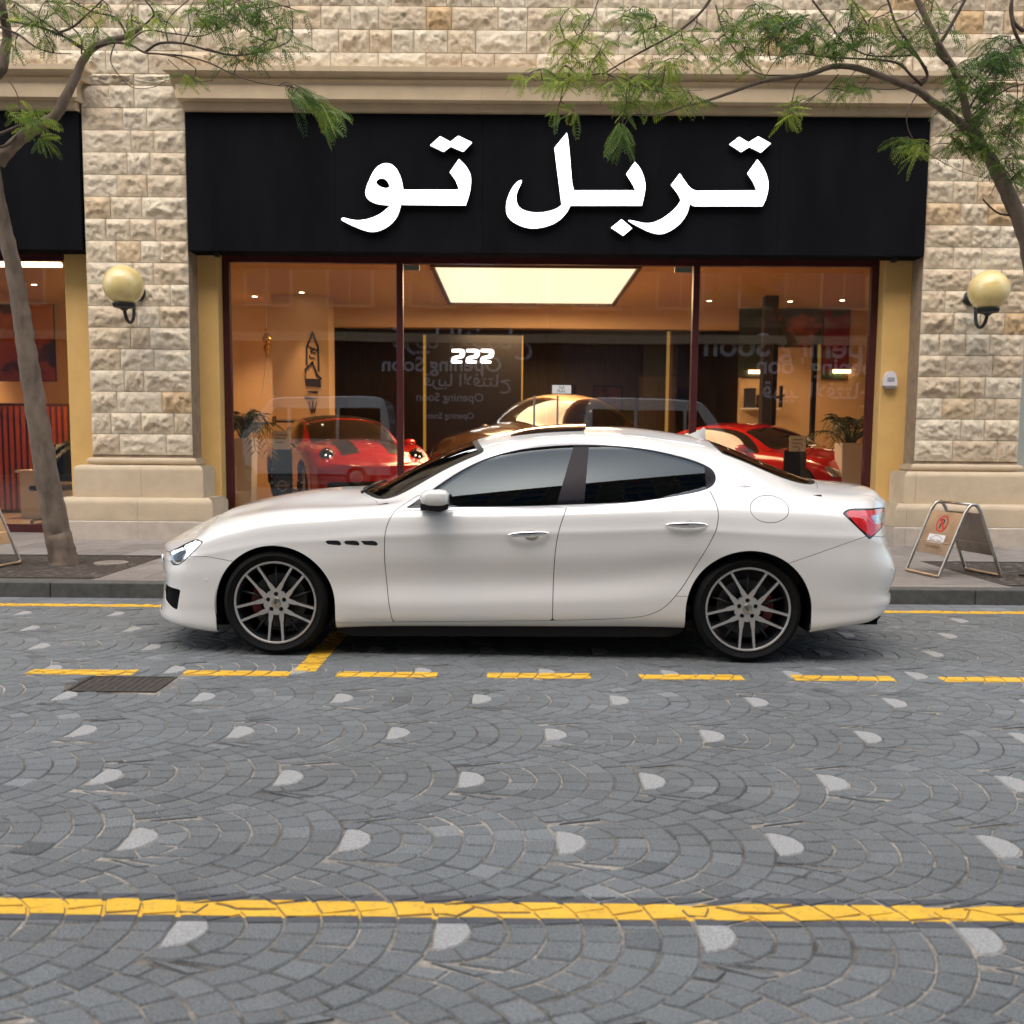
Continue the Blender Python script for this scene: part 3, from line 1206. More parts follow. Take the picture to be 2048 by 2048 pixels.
# ------------------------------------------------------------------ shopfront frames and glass
GY = 13.25
M['shop_glass'] = pane_mat('shop_pane', (0.97, 0.95, 0.92), 1.5, 0.0, (0.92, 0.97, 1.0), 0.035, wave=0.15)
FL = .40
front = thing('shopfront', 'glass shopfront in a dark red frame with centre doors', 'shopfront', (0, GY, 0))
xs = [-3.79, -3.70, -1.535, -1.452, 2.305, 2.39, 4.61, 4.70]
g = MB(); g.box(-3.79, 4.70, GY - .05, GY + .05, 3.66, 3.92); g.build('head_rail', M['frame'], front, world=True)
g = MB(); g.box(-3.79, 4.70, GY - .05, GY + .05, FL - .28, FL - .002); g.build('sill_rail', M['frame'], front, world=True)
for a, b in ((-3.79, -3.70), (-1.535, -1.452), (2.305, 2.39), (4.61, 4.70)):
    g = MB(); g.box(a, b, GY - .055, GY + .055, FL, 3.658)
    bevel(g.build('mullion', M['frame'], front, world=True), .006, 2)
for a, b in ((-3.70, -1.535), (2.39, 4.61)):
    g = MB(); g.box(a, b, GY - .004, GY + .004, FL, 3.658); g.build('pane', M['shop_glass'], front, world=True)
for a, b, hx in ((-1.452, .4225, .263), (.4285, 2.305, .568)):
    g = MB(); g.box(a, b, GY - .005, GY + .005, FL, 3.655); d_ = g.build('glass_door', M['shop_glass'], front, world=True)
    g = MB(); g.tube([(hx, GY - .055, 1.25), (hx, GY - .055, 1.98)], .014, 12)
    for z in (1.32, 1.9): g.tube([(hx, GY - .005, z), (hx, GY - .055, z)], .008, 8)
    g.build('handle', M['steel'], d_, True, 40, world=False).location = (0, -GY, 0)
    pa, pb = (a + .01, a + .21) if a < 0 else (b - .24, b - .02)
    g = MB(); g.box(pa, pb, GY - .02, GY + .02, 3.58, 3.645)
    g.build('patch_fitting', plain('patch_steel', (0.35, 0.42, 0.33), .35, .8) if a < 0 else D.materials['patch_steel'], d_).location = (0, -GY, 0)
# notice on the door
t = thing('door_notice', 'small white paper notice stuck on the right glass door', 'notice', (.62, GY - .006, 2.0))
g = MB(); g.box(.497, .745, GY - .008, GY - .006, 2.012, 2.122); g.build('paper', M['white_card'], t, world=True)


def text_obj(name, s, size, mat, loc, parent=None, rot=(PI / 2, 0, 0), ext=.0, mirror=False, align='CENTER', bold=0.0, font=None, sx=1.0, shear=0):
    c = D.curves.new(name, 'FONT')
    c.body = s
    c.size = size
    c.extrude = ext
    c.offset = bold
    c.shear = shear
    c.align_x = align
    c.align_y = 'CENTER'
    c.resolution_u = 4
    tmp = D.objects.new(name, c)
    COL.objects.link(tmp)
    dg = bpy.context.evaluated_depsgraph_get()
    me = D.meshes.new_from_object(tmp.evaluated_get(dg))
    COL.objects.unlink(tmp)
    D.objects.remove(tmp)
    me.name = name
    me.materials.clear()
    me.materials.append(mat)
    o = D.objects.new(name, me)
    o.rotation_euler = rot
    o.scale = (-sx if mirror else sx, 1, 1)
    o.location = loc
    link(o, parent)
    return o


for dz, s in ((.022, 'Pull'), (-.022, 'PULL')):
    text_obj('lettering', s, .05, M['ink'], (0, -.0035, .067 + dz), t, mirror=False)
# left neighbour bay
left = thing('left_shopfront', 'left neighbouring shop window in a dark red frame', 'shopfront', (-7, GY, 0))
g = MB(); g.box(-9.5, -5.742, GY - .05, GY + .05, 3.66, 3.92); g.build('head_rail', M['frame'], left, world=True)
g = MB(); g.box(-9.5, -5.742, GY - .05, GY + .05, .128, .235); g.build('sill_rail', M['frame'], left, world=True)
g = MB(); g.box(-5.792, -5.742, GY - .05, GY + .05, .236, 3.658); g.build('mullion', M['iron'], left, world=True)
g = MB(); g.box(-9.5, -5.793, GY - .004, GY + .004, .236, 3.658); g.build('pane', M['shop_glass'], left, world=True)

# doorbell box on the right pier
t = thing('wall_sensor', 'small white plastic box with a domed top on the right ochre pier', 'sensor', (4.81, 13.0, 2.1))
prof = [(4.725, 2.13), (4.895, 2.13), (4.895, 2.21)] + [(4.81 + .075 * math.cos(a), 2.225 + .09 * math.sin(a)) for a in np.linspace(0, PI, 12)] + [(4.725, 2.21)]
g = MB(); g.prism(prof, 12.93, 12.999); bevel(g.build('cover', M['white_plastic'], t, world=True), .006, 2)
g = MB(); g.box(4.735, 4.885, 12.925, 12.985, 2.095, 2.129); g.build('lower_shell', plain('grey_plastic', (.22, .21, .21), .4), t, world=True)
g = MB(); g.box(4.765, 4.855, 12.924, 12.93, 2.19, 2.235); g.build('label_plate', plain('label_grey', (.35, .36, .42), .4), t, world=True)

# wall lamps
def wall_lamp(x, z, label, side):
    t = thing('wall_lamp', label, 'wall lamp', (x, FACE - .05, z), 0, 'globe lamps on the stone pilasters')
    g = MB()
    g.lathe([(.001, -.045), (.035, -.045), (.06, -.03), (.085, -.01), (.095, 0.0), (.095, .05)], axis='Y', n=24)
    g.build('wall_plate', M['iron'], t, True, 40)
    # scrolled arm that drops and rises to carry the globe
    pts = []
    for a in np.linspace(0, 1, 26):
        ang = math.radians(180 + 180 * a)
        pts.append((0.0 + .012 * math.sin(a * 9), -.16 - .0 - .17 * a * 1.7 + .0, -.20 + (.16 * math.cos(a * PI * 2) if False else 0) - .16 * math.sin(a * PI) + (.10 * a)))
    path = [(0, -.02, 0), (0, -.07, -.02), (0, -.11, -.08), (0, -.13, -.20)] + \
           [(0, -.13 - .15 * (1 - math.cos(PI * a)), -.24 - .15 * math.sin(PI * a)) for a in np.linspace(0, 1, 14)] + [(0, -.43, -.255)]
    rad = [.017 + .006 * abs(math.sin(i * 1.5)) for i in range(len(path))]
    g = MB()
    g.tube(path, rad, 10)
    g.build('arm', M['iron'], t, True, 50)
    g = MB()
    g.lathe([(.001, -.175), (.03, -.17), (.05, -.15), (.12, -.135), (.135, -.10), (.125, -.085), (.001, -.085)], (0, -.44, -.10), n=28)
    g.build('globe_holder', M['iron'], t, True, 35)
    g = MB()
    g.ball((0, -.44, .025), .235, 36, 22)
    g.build('globe', M['globe'], t, True)
    g = MB()
    g.ball((0, -.44, .0), .05, 12, 8, 1, 1, 1.5)
    g.build('bulb', M['white_plastic'], t, True)
    return t


def globe_mat():
    m, nt, p, out = nt_new('amber_opal_globe')
    p.inputs['Roughness'].default_value = 0.22
    p.inputs['Coat Weight'].default_value = 0.5
    n = geo_noise(nt, 7, 3, .5)
    r = ramp(nt, n.outputs[0], [(.3, (0.70, 0.54, 0.21)), (.7, (0.84, 0.69, 0.33))])
    nt.links.new(r.outputs[0], p.inputs['Base Color'])
    p.inputs['Transmission Weight'].default_value = 0.0
    p.inputs['Subsurface Weight'].default_value = 0.3
    p.inputs['Subsurface Radius'].default_value = (.1, .07, .03)
    return m


M['globe'] = globe_mat()
wall_lamp(-4.668, 3.17, 'amber globe lamp on the stone pilaster between the two shop bays', -1)
wall_lamp(5.641, 3.19, 'amber globe lamp on the stone pilaster right of the shopfront', 1)

# ------------------------------------------------------------------ showroom interior
M['room'] = plain('showroom_wall_paint', (0.66, 0.47, 0.27), .8, var=.05, vscale=1)
M['room_ceil'] = plain('showroom_ceiling_paint', (0.50, 0.34, 0.18), .85)
M['room_floor'] = plain('showroom_floor_tile', (0.50, 0.42, 0.33), .2)
M['dark_wood'] = plain('dark_wood_panel', (0.060, 0.035, 0.018), .45, var=.3, vscale=3, stretch=(6, 6, .5))
M['screen'] = plain('screen_black', (0.008, 0.006, 0.007), .25)
M['gold'] = emit('gold_led_strip', (1.0, .60, .08), .07, (.16, .10, .03))
BY = 19.9
Zf = .42
g = MB(); g.box(-9.4, 7.6, 13.3, 24.5, -.01, .14); tag(g.build('showroom_floor', M['room_floor']), kind='structure')
g = MB(); g.box(-3.95, 6.2, 13.34, BY + 4.0, .141, Zf); tag(g.build('showroom_platform', M['room_floor']), kind='structure')
g = MB(); g.box(-9.4, 7.6, 13.27, 24.5, 4.02, 4.3); tag(g.build('showroom_ceiling', M['room_ceil']), kind='structure')
g = MB()
g.box(-9.4, -3.66, BY, BY + .2, .14, 4.02).box(-3.66, 4.45, BY, BY + .2, 3.61, 4.02).box(4.45, 7.6, BY, BY + .2, .14, 4.02)
g.box(-9.6, -9.4, 13.3, BY, .14, 4.02).box(7.4, 7.6, 13.3, BY, .14, 4.02)
tag(g.build('showroom_wall', M['room']), kind='structure')
g = MB()
g.box(-4.2, 5.0, 24.0, 24.2, .14, 4.02).box(-4.3, -4.0, BY + .2, 24.0, .14, 4.02).box(4.8, 5.0, BY + .2, 24.0, .14, 4.02)
tag(g.build('back_room_wall', M['dark_wood']), kind='structure')
# column in the showroom with the black spear logo
t = thing('showroom_column', 'square cream column with a black spearhead logo inside the left window', 'column', (-3.93, 18.6, Zf))
g = MB(); g.box(-4.45, -3.41, 18.6, 19.2, .142, 4.018); g.build('shaft', M['room'], t, world=True)
cl = MB()
gz = lambda x, y: ((590 + x * 90 / 869) / 1.06004, (640 + y * 90 / 869) / 1.06004)


def strokes(mb, pts, w, Y, closed=False, fn=gz):
    P = [at(*fn(*p), Y) for p in pts]
    n = len(P)
    for i in range(n if closed else n - 1):
        a, b = P[i], P[(i + 1) % n]
        d = (b - a)
        L = d.length
        if L < 1e-6: continue
        ax = d / L
        mb.obox((a + b) / 2, ax, (0, 1, 0), ax.cross(Vector((0, 1, 0))), L / 2 + w * .4, .003, w / 2)


LY = 18.590
strokes(cl, [(225, 860), (225, 530), (340, 240), (445, 530), (455, 980)], .034, LY)
strokes(cl, [(205, 960), (335, 820), (430, 1070), (500, 1130)], .038, LY)
strokes(cl, [(205, 960), (195, 1120)], .02, LY)
strokes(cl, [(300, 560), (380, 570), (300, 610), (390, 640)], .022, LY)
strokes(cl, [(280, 680), (290, 720), (380, 735)], .022, LY)
strokes(cl, [(270, 510), (440, 590)], .02, LY)
P_ = [at(*gz(*p), LY) for p in [(190, 1130), (490, 1140), (505, 1300), (210, 1270)]]
cl.prism([(p.x, p.z) for p in P_][::-1], LY - .004, LY + .003)
P_ = [at(*gz(*p), LY) for p in [(235, 1370), (450, 1370), (440, 1420), (280, 1400)]]
cl.prism([(p.x, p.z) for p in P_][::-1], LY - .004, LY + .003)
P_ = [at(*gz(*p), LY) for p in [(190, 1470), (460, 1520), (200, 1530)]]
cl.prism([(p.x, p.z) for p in P_][::-1], LY - .004, LY + .003)
strokes(cl, [(270, 1580), (330, 1800), (345, 1560), (375, 1800), (415, 1590)], .016, LY)
cl.build('logo', M['ink'], t, world=True)

# ceiling light box
t = thing('ceiling_light', 'large glowing square light box hanging under the showroom ceiling', 'ceiling light', (.35, 16.5, 3.9))
g = MB()
lx0, lx1, ly0, ly1 = -1.18, 1.78, 14.9, 18.75
for a in ((lx0 - .06, lx0, ly0 - .06, ly1 + .06), (lx1, lx1 + .06, ly0 - .06, ly1 + .06), (lx0, lx1, ly0 - .06, ly0), (lx0, lx1, ly1, ly1 + .06)):
    g.box(a[0], a[1], a[2], a[3], 3.90, 4.015)
g.build('frame', plain('light_frame', (.10, .06, .03), .5), t, world=True)
g = MB(); g.box(lx0 + .001, lx1 - .001, ly0 + .001, ly1 - .001, 3.93, 3.96)
g.build('diffuser', emit('light_diffuser', (1.0, .86, .62), .46, (.5, .42, .30)), t, world=True)


def area_lamp(name, loc, sx, sy, e, col, rot=(0, 0, 0), parent=None):
    l = D.lights.new(name, 'AREA')
    l.shape = 'RECTANGLE'
    l.size, l.size_y = sx, sy
    l.energy = e
    l.color = col
    o = D.objects.new(name, l)
    o.location = loc
    o.rotation_euler = rot
    link(o, parent)
    return o


area_lamp('ceiling_light_glow', ((lx0 + lx1) / 2, (ly0 + ly1) / 2, 3.895), 2.8, 3.6, 150, (1.0, .62, .32))
# spot lamps: small recessed ceiling lights, each with a lit disc
SPOTS = [(-3.82, 18.25, 22, 0), (-2.3, 14.6, 30, 0), (-.4, 14.3, 30, 0), (3.2, 14.4, 32, 0), (5.1, 18.9, 14, 0), (3.6, 18.9, 12, 0), (6.0, 18.7, 10, 0), (-7.0, 15.6, 90, 1), (-8.3, 17.6, 80, 1), (-4.8, 18.8, 40, 0), (2.2, 22.4, 14, 0), (-2.9, 21.6, 10, 0)]
DL_LABEL = ['downlight in front of the cream column with the spearhead logo', 'downlight above the red sports car in the left window', 'downlight by the left edge of the glowing ceiling box', 'downlight above the low red car in the right window', 'downlight near the tall orange painting in the right window', 'downlight in front of the dark square showroom post', 'downlight nearest the red and green painting', 'downlight above the white counter of the left shop', 'downlight above the slat cabinet of the left shop', 'downlight at the back between the two shops', 'downlight in the dark back room beside the gold strip', 'downlight in the dark back room behind the column']
dm = emit('downlight_lens', (1.0, .82, .55), 8)
for i, (x, y, e, k) in enumerate(SPOTS):
    t = thing('downlight', DL_LABEL[i], 'downlight', (x, y, 4.015), 0, 'downlights in the showroom ceiling')
    g = MB(); g.lathe([(.045, .004), (.06, -.004), (.065, 0)], n=20); g.build('ring', M['white_plastic'], t, True)
    g = MB(); g.lathe([(.001, -.001), (.044, -.001)], n=16); g.build('lens', dm, t)
    l = D.lights.new('downlight_beam', 'SPOT')
    l.energy = e * 2.3
    l.color = (1.0, .60, .30)
    l.spot_size = math.radians(100 if i else 50)
    l.spot_blend = .8
    l.shadow_soft_size = .05
    o = D.objects.new('downlight_beam', l)
    o.location = (0, 0, -.03)
    link(o, t)

# black media wall with the glowing number
t = thing('media_wall', 'black wall panel with glowing white digits and gold lit edges', 'display', (-1.05, 19.5, Zf))
g = MB(); g.box(-1.70, .13, 19.5, 19.62, Zf, 3.42); g.build('panel', M['screen'], t, world=True)
for a, b in ((-1.76, -1.705), (.135, .165)):
    g = MB(); g.box(a, b, 19.52, 19.6, Zf, 3.42); g.build('light_strip', M['gold'], t, world=True)
zg = lambda x, y: ((740 + x * 400 / 1932) / 1.06004, (620 + y * 240 / 1159) / 1.06004)
dig = emit('digit_white', (.80, .90, 1.0), 1.6)
for dx in (0, 142, 281):
    g = MB()
    P_ = [(792, 378), (890, 378), (915, 392), (917, 425), (905, 455), (880, 468), (838, 474), (826, 490), (890, 492), (886, 514), (795, 514), (783, 500), (788, 470), (800, 452), (830, 444), (862, 438), (872, 420), (868, 408), (790, 405)]
    P_ = [at(*zg(x + dx, y), 19.49) for x, y in P_]
    g.prism([(p.x, p.z) for p in P_], 19.485, 19.497)
    g.build('digit', dig, t, world=True)
# tall gold edged doorway strip and dark cabinets of the back room
t = thing('gold_pillar', 'slim gold lit pillar near the right side of the back room', 'pillar', (2.75, 20.2, Zf))
g = MB(); g.box(3.04, 3.09, 20.2, 20.3, Zf, 3.6); g.build('light_strip', emit('gold_strip_soft', (1, .62, .15), .07, (.2, .13, .05)), t, world=True)
g = MB(); g.box(3.091, 3.15, 20.2, 20.34, Zf, 3.6); g.build('shaft', M['dark_wood'], t, world=True)
for (x0, x1, z0, z1, lb) in ((.75, 1.22, 1.6, 2.75, 'dark framed picture left of the pair on the back room wall'), (1.55, 2.15, 1.6, 2.75, 'dark framed picture right of the pair on the back room wall')):
    t = thing('picture', lb, 'picture', ((x0 + x1) / 2, 23.95, z0))
    x0 *= 1.2; x1 *= 1.2
    g = MB(); g.box(x0, x1, 23.95, 23.99, z0, z1); g.build('frame', M['ink'], t, world=True)
    g = MB(); g.box(x0 + .05, x1 - .05, 23.945, 23.949, z0 + .05, z1 - .05); g.build('canvas', plain('dim_canvas', (.08, .03, .03), .6, var=.8, vscale=3), t, world=True)
t = thing('dark_cabinet', 'tall dark wooden cabinet in the back room', 'cabinet', (3.0, 22.6, Zf))
g = MB(); g.box(2.75, 3.6, 22.4, 22.9, Zf, 2.9); g.build('body', plain('cabinet_dark', (.015, .010, .008), .4), t, world=True)
for a, b in ((2.77, 3.17), (3.18, 3.58)):
    g = MB(); g.box(a, b, 22.385, 22.399, Zf + .05, 2.86); g.build('door', M['dark_wood'], t, world=True)


# canvases on the right wall
def art_mat(name, stops, seed):
    m, nt, p, out = nt_new(name)
    n = geo_noise(nt, 1.4, 3, .5, (1, 1, 1.6))
    n.noise_dimensions = '4D'
    n.inputs['W'].default_value = seed
    r = ramp(nt, n.outputs[0], stops)
    r.color_ramp.interpolation = 'EASE'
    nt.links.new(r.outputs[0], p.inputs['Base Color'])
    p.inputs['Roughness'].default_value = .5
    return m


AY = 19.86
def wall_art(px, label, stops, seed, Y=AY):
    a, b = at(px[0], px[1], Y), at(px[2], px[3], Y)
    t = thing('painting', label, 'painting', ((a.x + b.x) / 2, Y, b.z))
    g = MB(); g.box(a.x, b.x, Y, Y + .035, b.z, a.z); g.build('stretcher', M['ink'], t, world=True)
    g = MB(); g.box(a.x + .01, b.x - .01, Y - .006, Y - .001, b.z + .01, a.z - .01); g.build('canvas', art_mat('canvas_art', stops, seed), t, world=True)


wall_art((1396, 580, 1440, 712), 'narrow dark abstract painting on the wall behind the right window', [(.3, (.01, .012, .01)), (.5, (.03, .05, .03)), (.7, (.10, .07, .05))], 1.1)
wall_art((1470, 514, 1550, 655), 'tall orange and dark abstract painting above the others behind the right window', [(.25, (.03, .02, .01)), (.45, (.05, .05, .02)), (.58, (.35, .08, .02)), (.72, (.45, .22, .04))], 2.3)
wall_art((1555, 583, 1600, 716), 'red and green abstract painting at the far right behind the right window', [(.25, (.02, .02, .02)), (.45, (.04, .07, .02)), (.55, (.25, .01, .02)), (.7, (.2, .15, .1))], 4.2)
wall_art((-60, 572, 106, 720), 'large orange and dark abstract painting behind the left neighbouring window', [(.25, (.03, .01, .01)), (.42, (.08, .03, .01)), (.52, (.50, .09, .015)), (.66, (.6, .2, .04))], 7.7, 17.2)
for (a, b, y) in ((1412, 1441, 702), (1571, 1602, 701)):
    p, q = at(a, y, AY), at(b, y, AY)
    t = thing('shelf_light', 'short glowing shelf light under the ' + ('narrow dark' if a < 1500 else 'red and green') + ' painting', 'shelf light', (p.x, AY, p.z))
    g = MB(); g.box(p.x, q.x, AY - .10, AY + .03, p.z - .03, p.z + .03); g.build('lamp', emit('shelf_glow', (1, .75, .4), 2.2), t, world=True)
    g = MB(); g.box(p.x - .02, q.x + .02, AY - .12, AY + .03, p.z + .031, p.z + .05); g.build('shelf', M['room'], t, world=True)
# slim standing lamps
for (x, y0, y1, lb, lit) in ((1464, 648, 900, 'slim black standing pole left of the pair behind the right window', 0), (1539, 648, 900, 'slim black floor lamp with a lit yellow strip behind the right window', 1)):
    p, q = at(x, y0, 17.0), at(x, y1, 17.0)
    t = thing('floor_lamp', lb, 'floor lamp', (p.x, 17.0, Zf))
    g = MB(); g.box(p.x - .045, p.x + .03, 16.96, 17.04, Zf + .03, p.z); g.build('post', M['black'], t, world=True)
    g = MB(); g.lathe([(.001, Zf + .03), (.16, Zf + .028), (.17, Zf)], (p.x, 17, 0), n=24); g.build('base', M['black'], t, world=True)
    if lit:
        z0 = at(x, 701, 17).z
        g = MB(); g.box(p.x + .031, p.x + .075, 16.96, 17.0, z0, p.z - .02); g.build('light_strip', M['gold'], t, world=True)
    else:
        g = MB(); g.tube([(p.x, 16.95, 2.15), (p.x + .16, 16.95, 2.2)], .02, 8).tube([(p.x + .1, 16.95, 2.0), (p.x + .1, 16.95, 2.35)], .03, 8); g.build('arm', M['black'], t, world=True)
# dark column of the right bay
t = thing('showroom_post', 'dark square post between the paintings behind the right window', 'post', (4.3, 18.2, Zf))
a, b = at(1441, 670, 18.2), at(1466, 670, 18.2)
g = MB(); g.box(a.x, b.x, 18.2, 18.45, Zf, 4.015); g.build('shaft', plain('post_dark', (.05, .045, .05), .5), t, world=True)
t = thing('shelf_unit', 'pale wall shelf with small boxes behind the right window', 'shelf', (4.0, 19.6, 1.3))
a = at(1400, 770, 19.7)
g = MB(); g.box(a.x, a.x + .7, 19.5, 19.86, a.z - .03, a.z); g.build('board', M['white_card'], t, world=True)
for k, (dx, w, h, m_) in enumerate(((.05, .18, .35, 'ink'), (.30, .12, .22, 'brown_ink'), (.48, .15, .28, 'room'))):
    tb = thing('storage_box', ('tall dark', 'small brown', 'cream')[k] + ' box standing on the pale wall shelf', 'box', (a.x + dx, 19.6, a.z))
    g = MB(); g.box(a.x + dx, a.x + dx + w, 19.58, 19.8, a.z + .001, a.z + h); bevel(g.build('carton', M[m_], tb, world=True), .004)
    g = MB(); g.box(a.x + dx - .005, a.x + dx + w + .005, 19.575, 19.805, a.z + h + .001, a.z + h + .03); g.build('lid', M[m_], tb, world=True)

# brass ornament hanging in the left window
t = thing('hanging_ornament', 'gold ornament on long cords hanging by the left window', 'ornament', (-3.6, 14.9, 3.0))
p = at(503, 640, 14.9)
gold = plain('brass', (.75, .45, .08), .2, 1.0)
g = MB()
g.lathe([(.001, .16), (.02, .15), (.03, .12), (.015, .10), (.05, .05), (.07, 0), (.05, -.05), (.015, -.07), (.05, -.10), (.04, -.16), (.015, -.22), (.001, -.30)], p, n=20)
g.build('body', gold, t, True, 50, world=True)
g = MB(); g.tube([p + Vector((0, 0, .16)), (p.x, p.y, 4.015)], .004, 5).tube([p + Vector((0, 0, -.28)), p + Vector((-.09, 0, -.85))], .006, 5).tube([p + Vector((0, 0, -.28)), p + Vector((.09, 0, -.85))], .006, 5)
g.build('cord', M['white_card'], t, world=True)

# planters with palms
M['palm'] = plain('palm_leaf', (0.030, 0.060, 0.015), .5, var=.4, vscale=6)
M['planter'] = plain('white_planter', (0.70, 0.70, 0.68), .4)


def palm(loc, label, h_pot, w, n, L, z0, seed, broad=False):
    rs = random.Random(seed)
    t = thing('potted_plant', label, 'plant', loc)
    g = MB()
    x, y, z = 0, 0, 0
    a, b = w * .42, w * .5
    vs = [(sx * a, sy * a, 0) for sx, sy in ((-1, -1), (1, -1), (1, 1), (-1, 1))] + [(sx * b, sy * b, h_pot) for sx, sy in ((-1, -1), (1, -1), (1, 1), (-1, 1))]
    c = b - .03
    vs += [(sx * c, sy * c, h_pot) for sx, sy in ((-1, -1), (1, -1), (1, 1), (-1, 1))] + [(sx * c, sy * c, h_pot - .06) for sx, sy in ((-1, -1), (1, -1), (1, 1), (-1, 1))]
    fs = [(3, 2, 1, 0)] + [(i + 4 * k, (i + 1) % 4 + 4 * k, (i + 1) % 4 + 4 * k + 4, i + 4 * k + 4) for k in (0, 1, 2) for i in range(4)] + [(12, 13, 14, 15)]
    g.add(vs, fs)
    bevel(g.build('planter', M['planter'], t), .01, 2)
    st = MB()
    lf = MB()
    for k in range(n):
        an = rs.uniform(0, 2 * PI)
        sp = rs.uniform(.25, 1) * L
        up = rs.uniform(.5, 1.0) * L
        P0 = Vector((rs.uniform(-.05, .05), rs.uniform(-.05, .05), h_pot - .05))
        dirv = Vector((math.cos(an), math.sin(an), 0))
        pts = []
        for q in range(9):
            u = q / 8
            pts.append(P0 + dirv * sp * u + Vector((0, 0, up * (1.6 * u - 1.0 * u * u * (1 + sp / L)) + z0 * u)))
        st.tube(pts, [.010 * (1 - u / 9) + .002 for u in range(9)], 5)
        for q in range(2, 9):
            for s_ in (-1, 1):
                for sub in (0, .5):
                    if q == 8 and sub: continue
                    pp = pts[q] if not sub else (pts[q] + pts[q + 1]) / 2
                    tg = (pts[min(q + 1, 8)] - pts[q - 1]).normalized()
                    sd_ = tg.cross(Vector((0, 0, 1))).normalized() * s_
                    ll = (.30 if not broad else .22) * (1 - abs(q - 4.5) / 7) * rs.uniform(.8, 1.1)
                    wd = .012 if not broad else .05
                    tip = pp + (sd_ * .8 + tg * .6 + Vector((0, 0, -.35))).normalized() * ll
                    md = (pp + tip) / 2 + Vector((0, 0, .02))
                    lf.add([pp, md + tg * wd, tip, md - tg * wd], [(0, 1, 2, 3)])
    st.build('stem', M['palm'], t, True)
    o = lf.build('leaves', M['palm'], t)
    o['kind'] = 'stuff'
    return t


palm((-3.79, 14.05, Zf), 'palm in a tall white planter inside the left window', .98, .34, 16, .8, .1, 1)
palm((4.72, 14.1, Zf), 'palm in a tall white planter inside the right window', .98, .34, 18, .85, .1, 2)
palm((3.7, 18.6, Zf), 'broad leaved plant in a white planter behind the red car on the right', .55, .5, 16, .75, .1, 3, True)
palm((-5.95, 14.3, .14), 'leafy plant in a white planter behind the left neighbouring window', .95, .42, 22, .7, .15, 4, True)
# left bay: orange slat cabinet, white counter, tube light
t = thing('slat_cabinet', 'orange brown cabinet with upright slats behind the left window', 'cabinet', (-7.4, 16.5, .14))
og = plain('orange_wood', (.30, .055, .012), .4, var=.2)
g = MB(); g.box(-9.0, -6.35, 16.55, 16.9, .14, 1.95); g.build('body', plain('cabinet_core', (.05, .015, .006), .6), t, world=True)
for i in range(26):
    g = MB(); g.box(-8.98 + i * .1, -8.93 + i * .1, 16.50, 16.549, .2, 1.9); g.build('slat', og, t, world=True)
t = thing('white_counter', 'low white counter in front of the slat cabinet behind the left window', 'counter', (-6.6, 15.6, .14))
g = MB(); g.box(-7.6, -6.05, 15.4, 15.9, .141, .85); g.build('body', M['white_card'], t, world=True)
g = MB(); g.box(-7.65, -6.0, 15.35, 15.95, .851, .89); g.build('top', M['white_card'], t, world=True)
t = thing('office_chair', 'black swivel chair behind the left neighbouring window', 'chair', (-6.72, 14.6, .14))
g = MB(); g.box(-.25, .25, -.25, .25, .48, .56); bevel(g.build('seat', M['black'], t), .03, 3)
g = MB(); g.box(-.23, .23, .2, .27, .6, 1.15); bevel(g.build('backrest', M['black'], t), .03, 3)
g = MB(); g.tube([(0, 0, .06), (0, 0, .48)], .03, 10).tube([(0, .1, .5), (0, .23, .75)], .02, 8)
for k in range(5):
    a = 2 * PI * k / 5
    g.tube([(0, 0, .09), (.3 * math.cos(a), .3 * math.sin(a), .05)], .018, 6)
g.build('pedestal', M['steel'], t, True, 40)
for k in range(5):
    a = 2 * PI * k / 5
    g = MB(); g.ball((.3 * math.cos(a), .3 * math.sin(a), .03), .03, 10, 6); g.build('caster', M['black'], t, True)
t = thing('tube_light', 'long glowing tube light under the ceiling behind the left window', 'tube light', (-6.5, 14.2, 3.8))
a, b = at(-30, 500, 14.2), at(116, 500, 14.2)
g = MB(); g.tube([(a.x, 14.2, b.z), (b.x, 14.2, b.z)], .035, 10); g.build('tube', emit('tube_glow', (1, .80, .5), 1.8), t, world=True)
g = MB(); g.box(a.x, b.x, 14.17, 14.23, b.z + .036, b.z + .08); g.build('housing', M['white_plastic'], t, world=True)
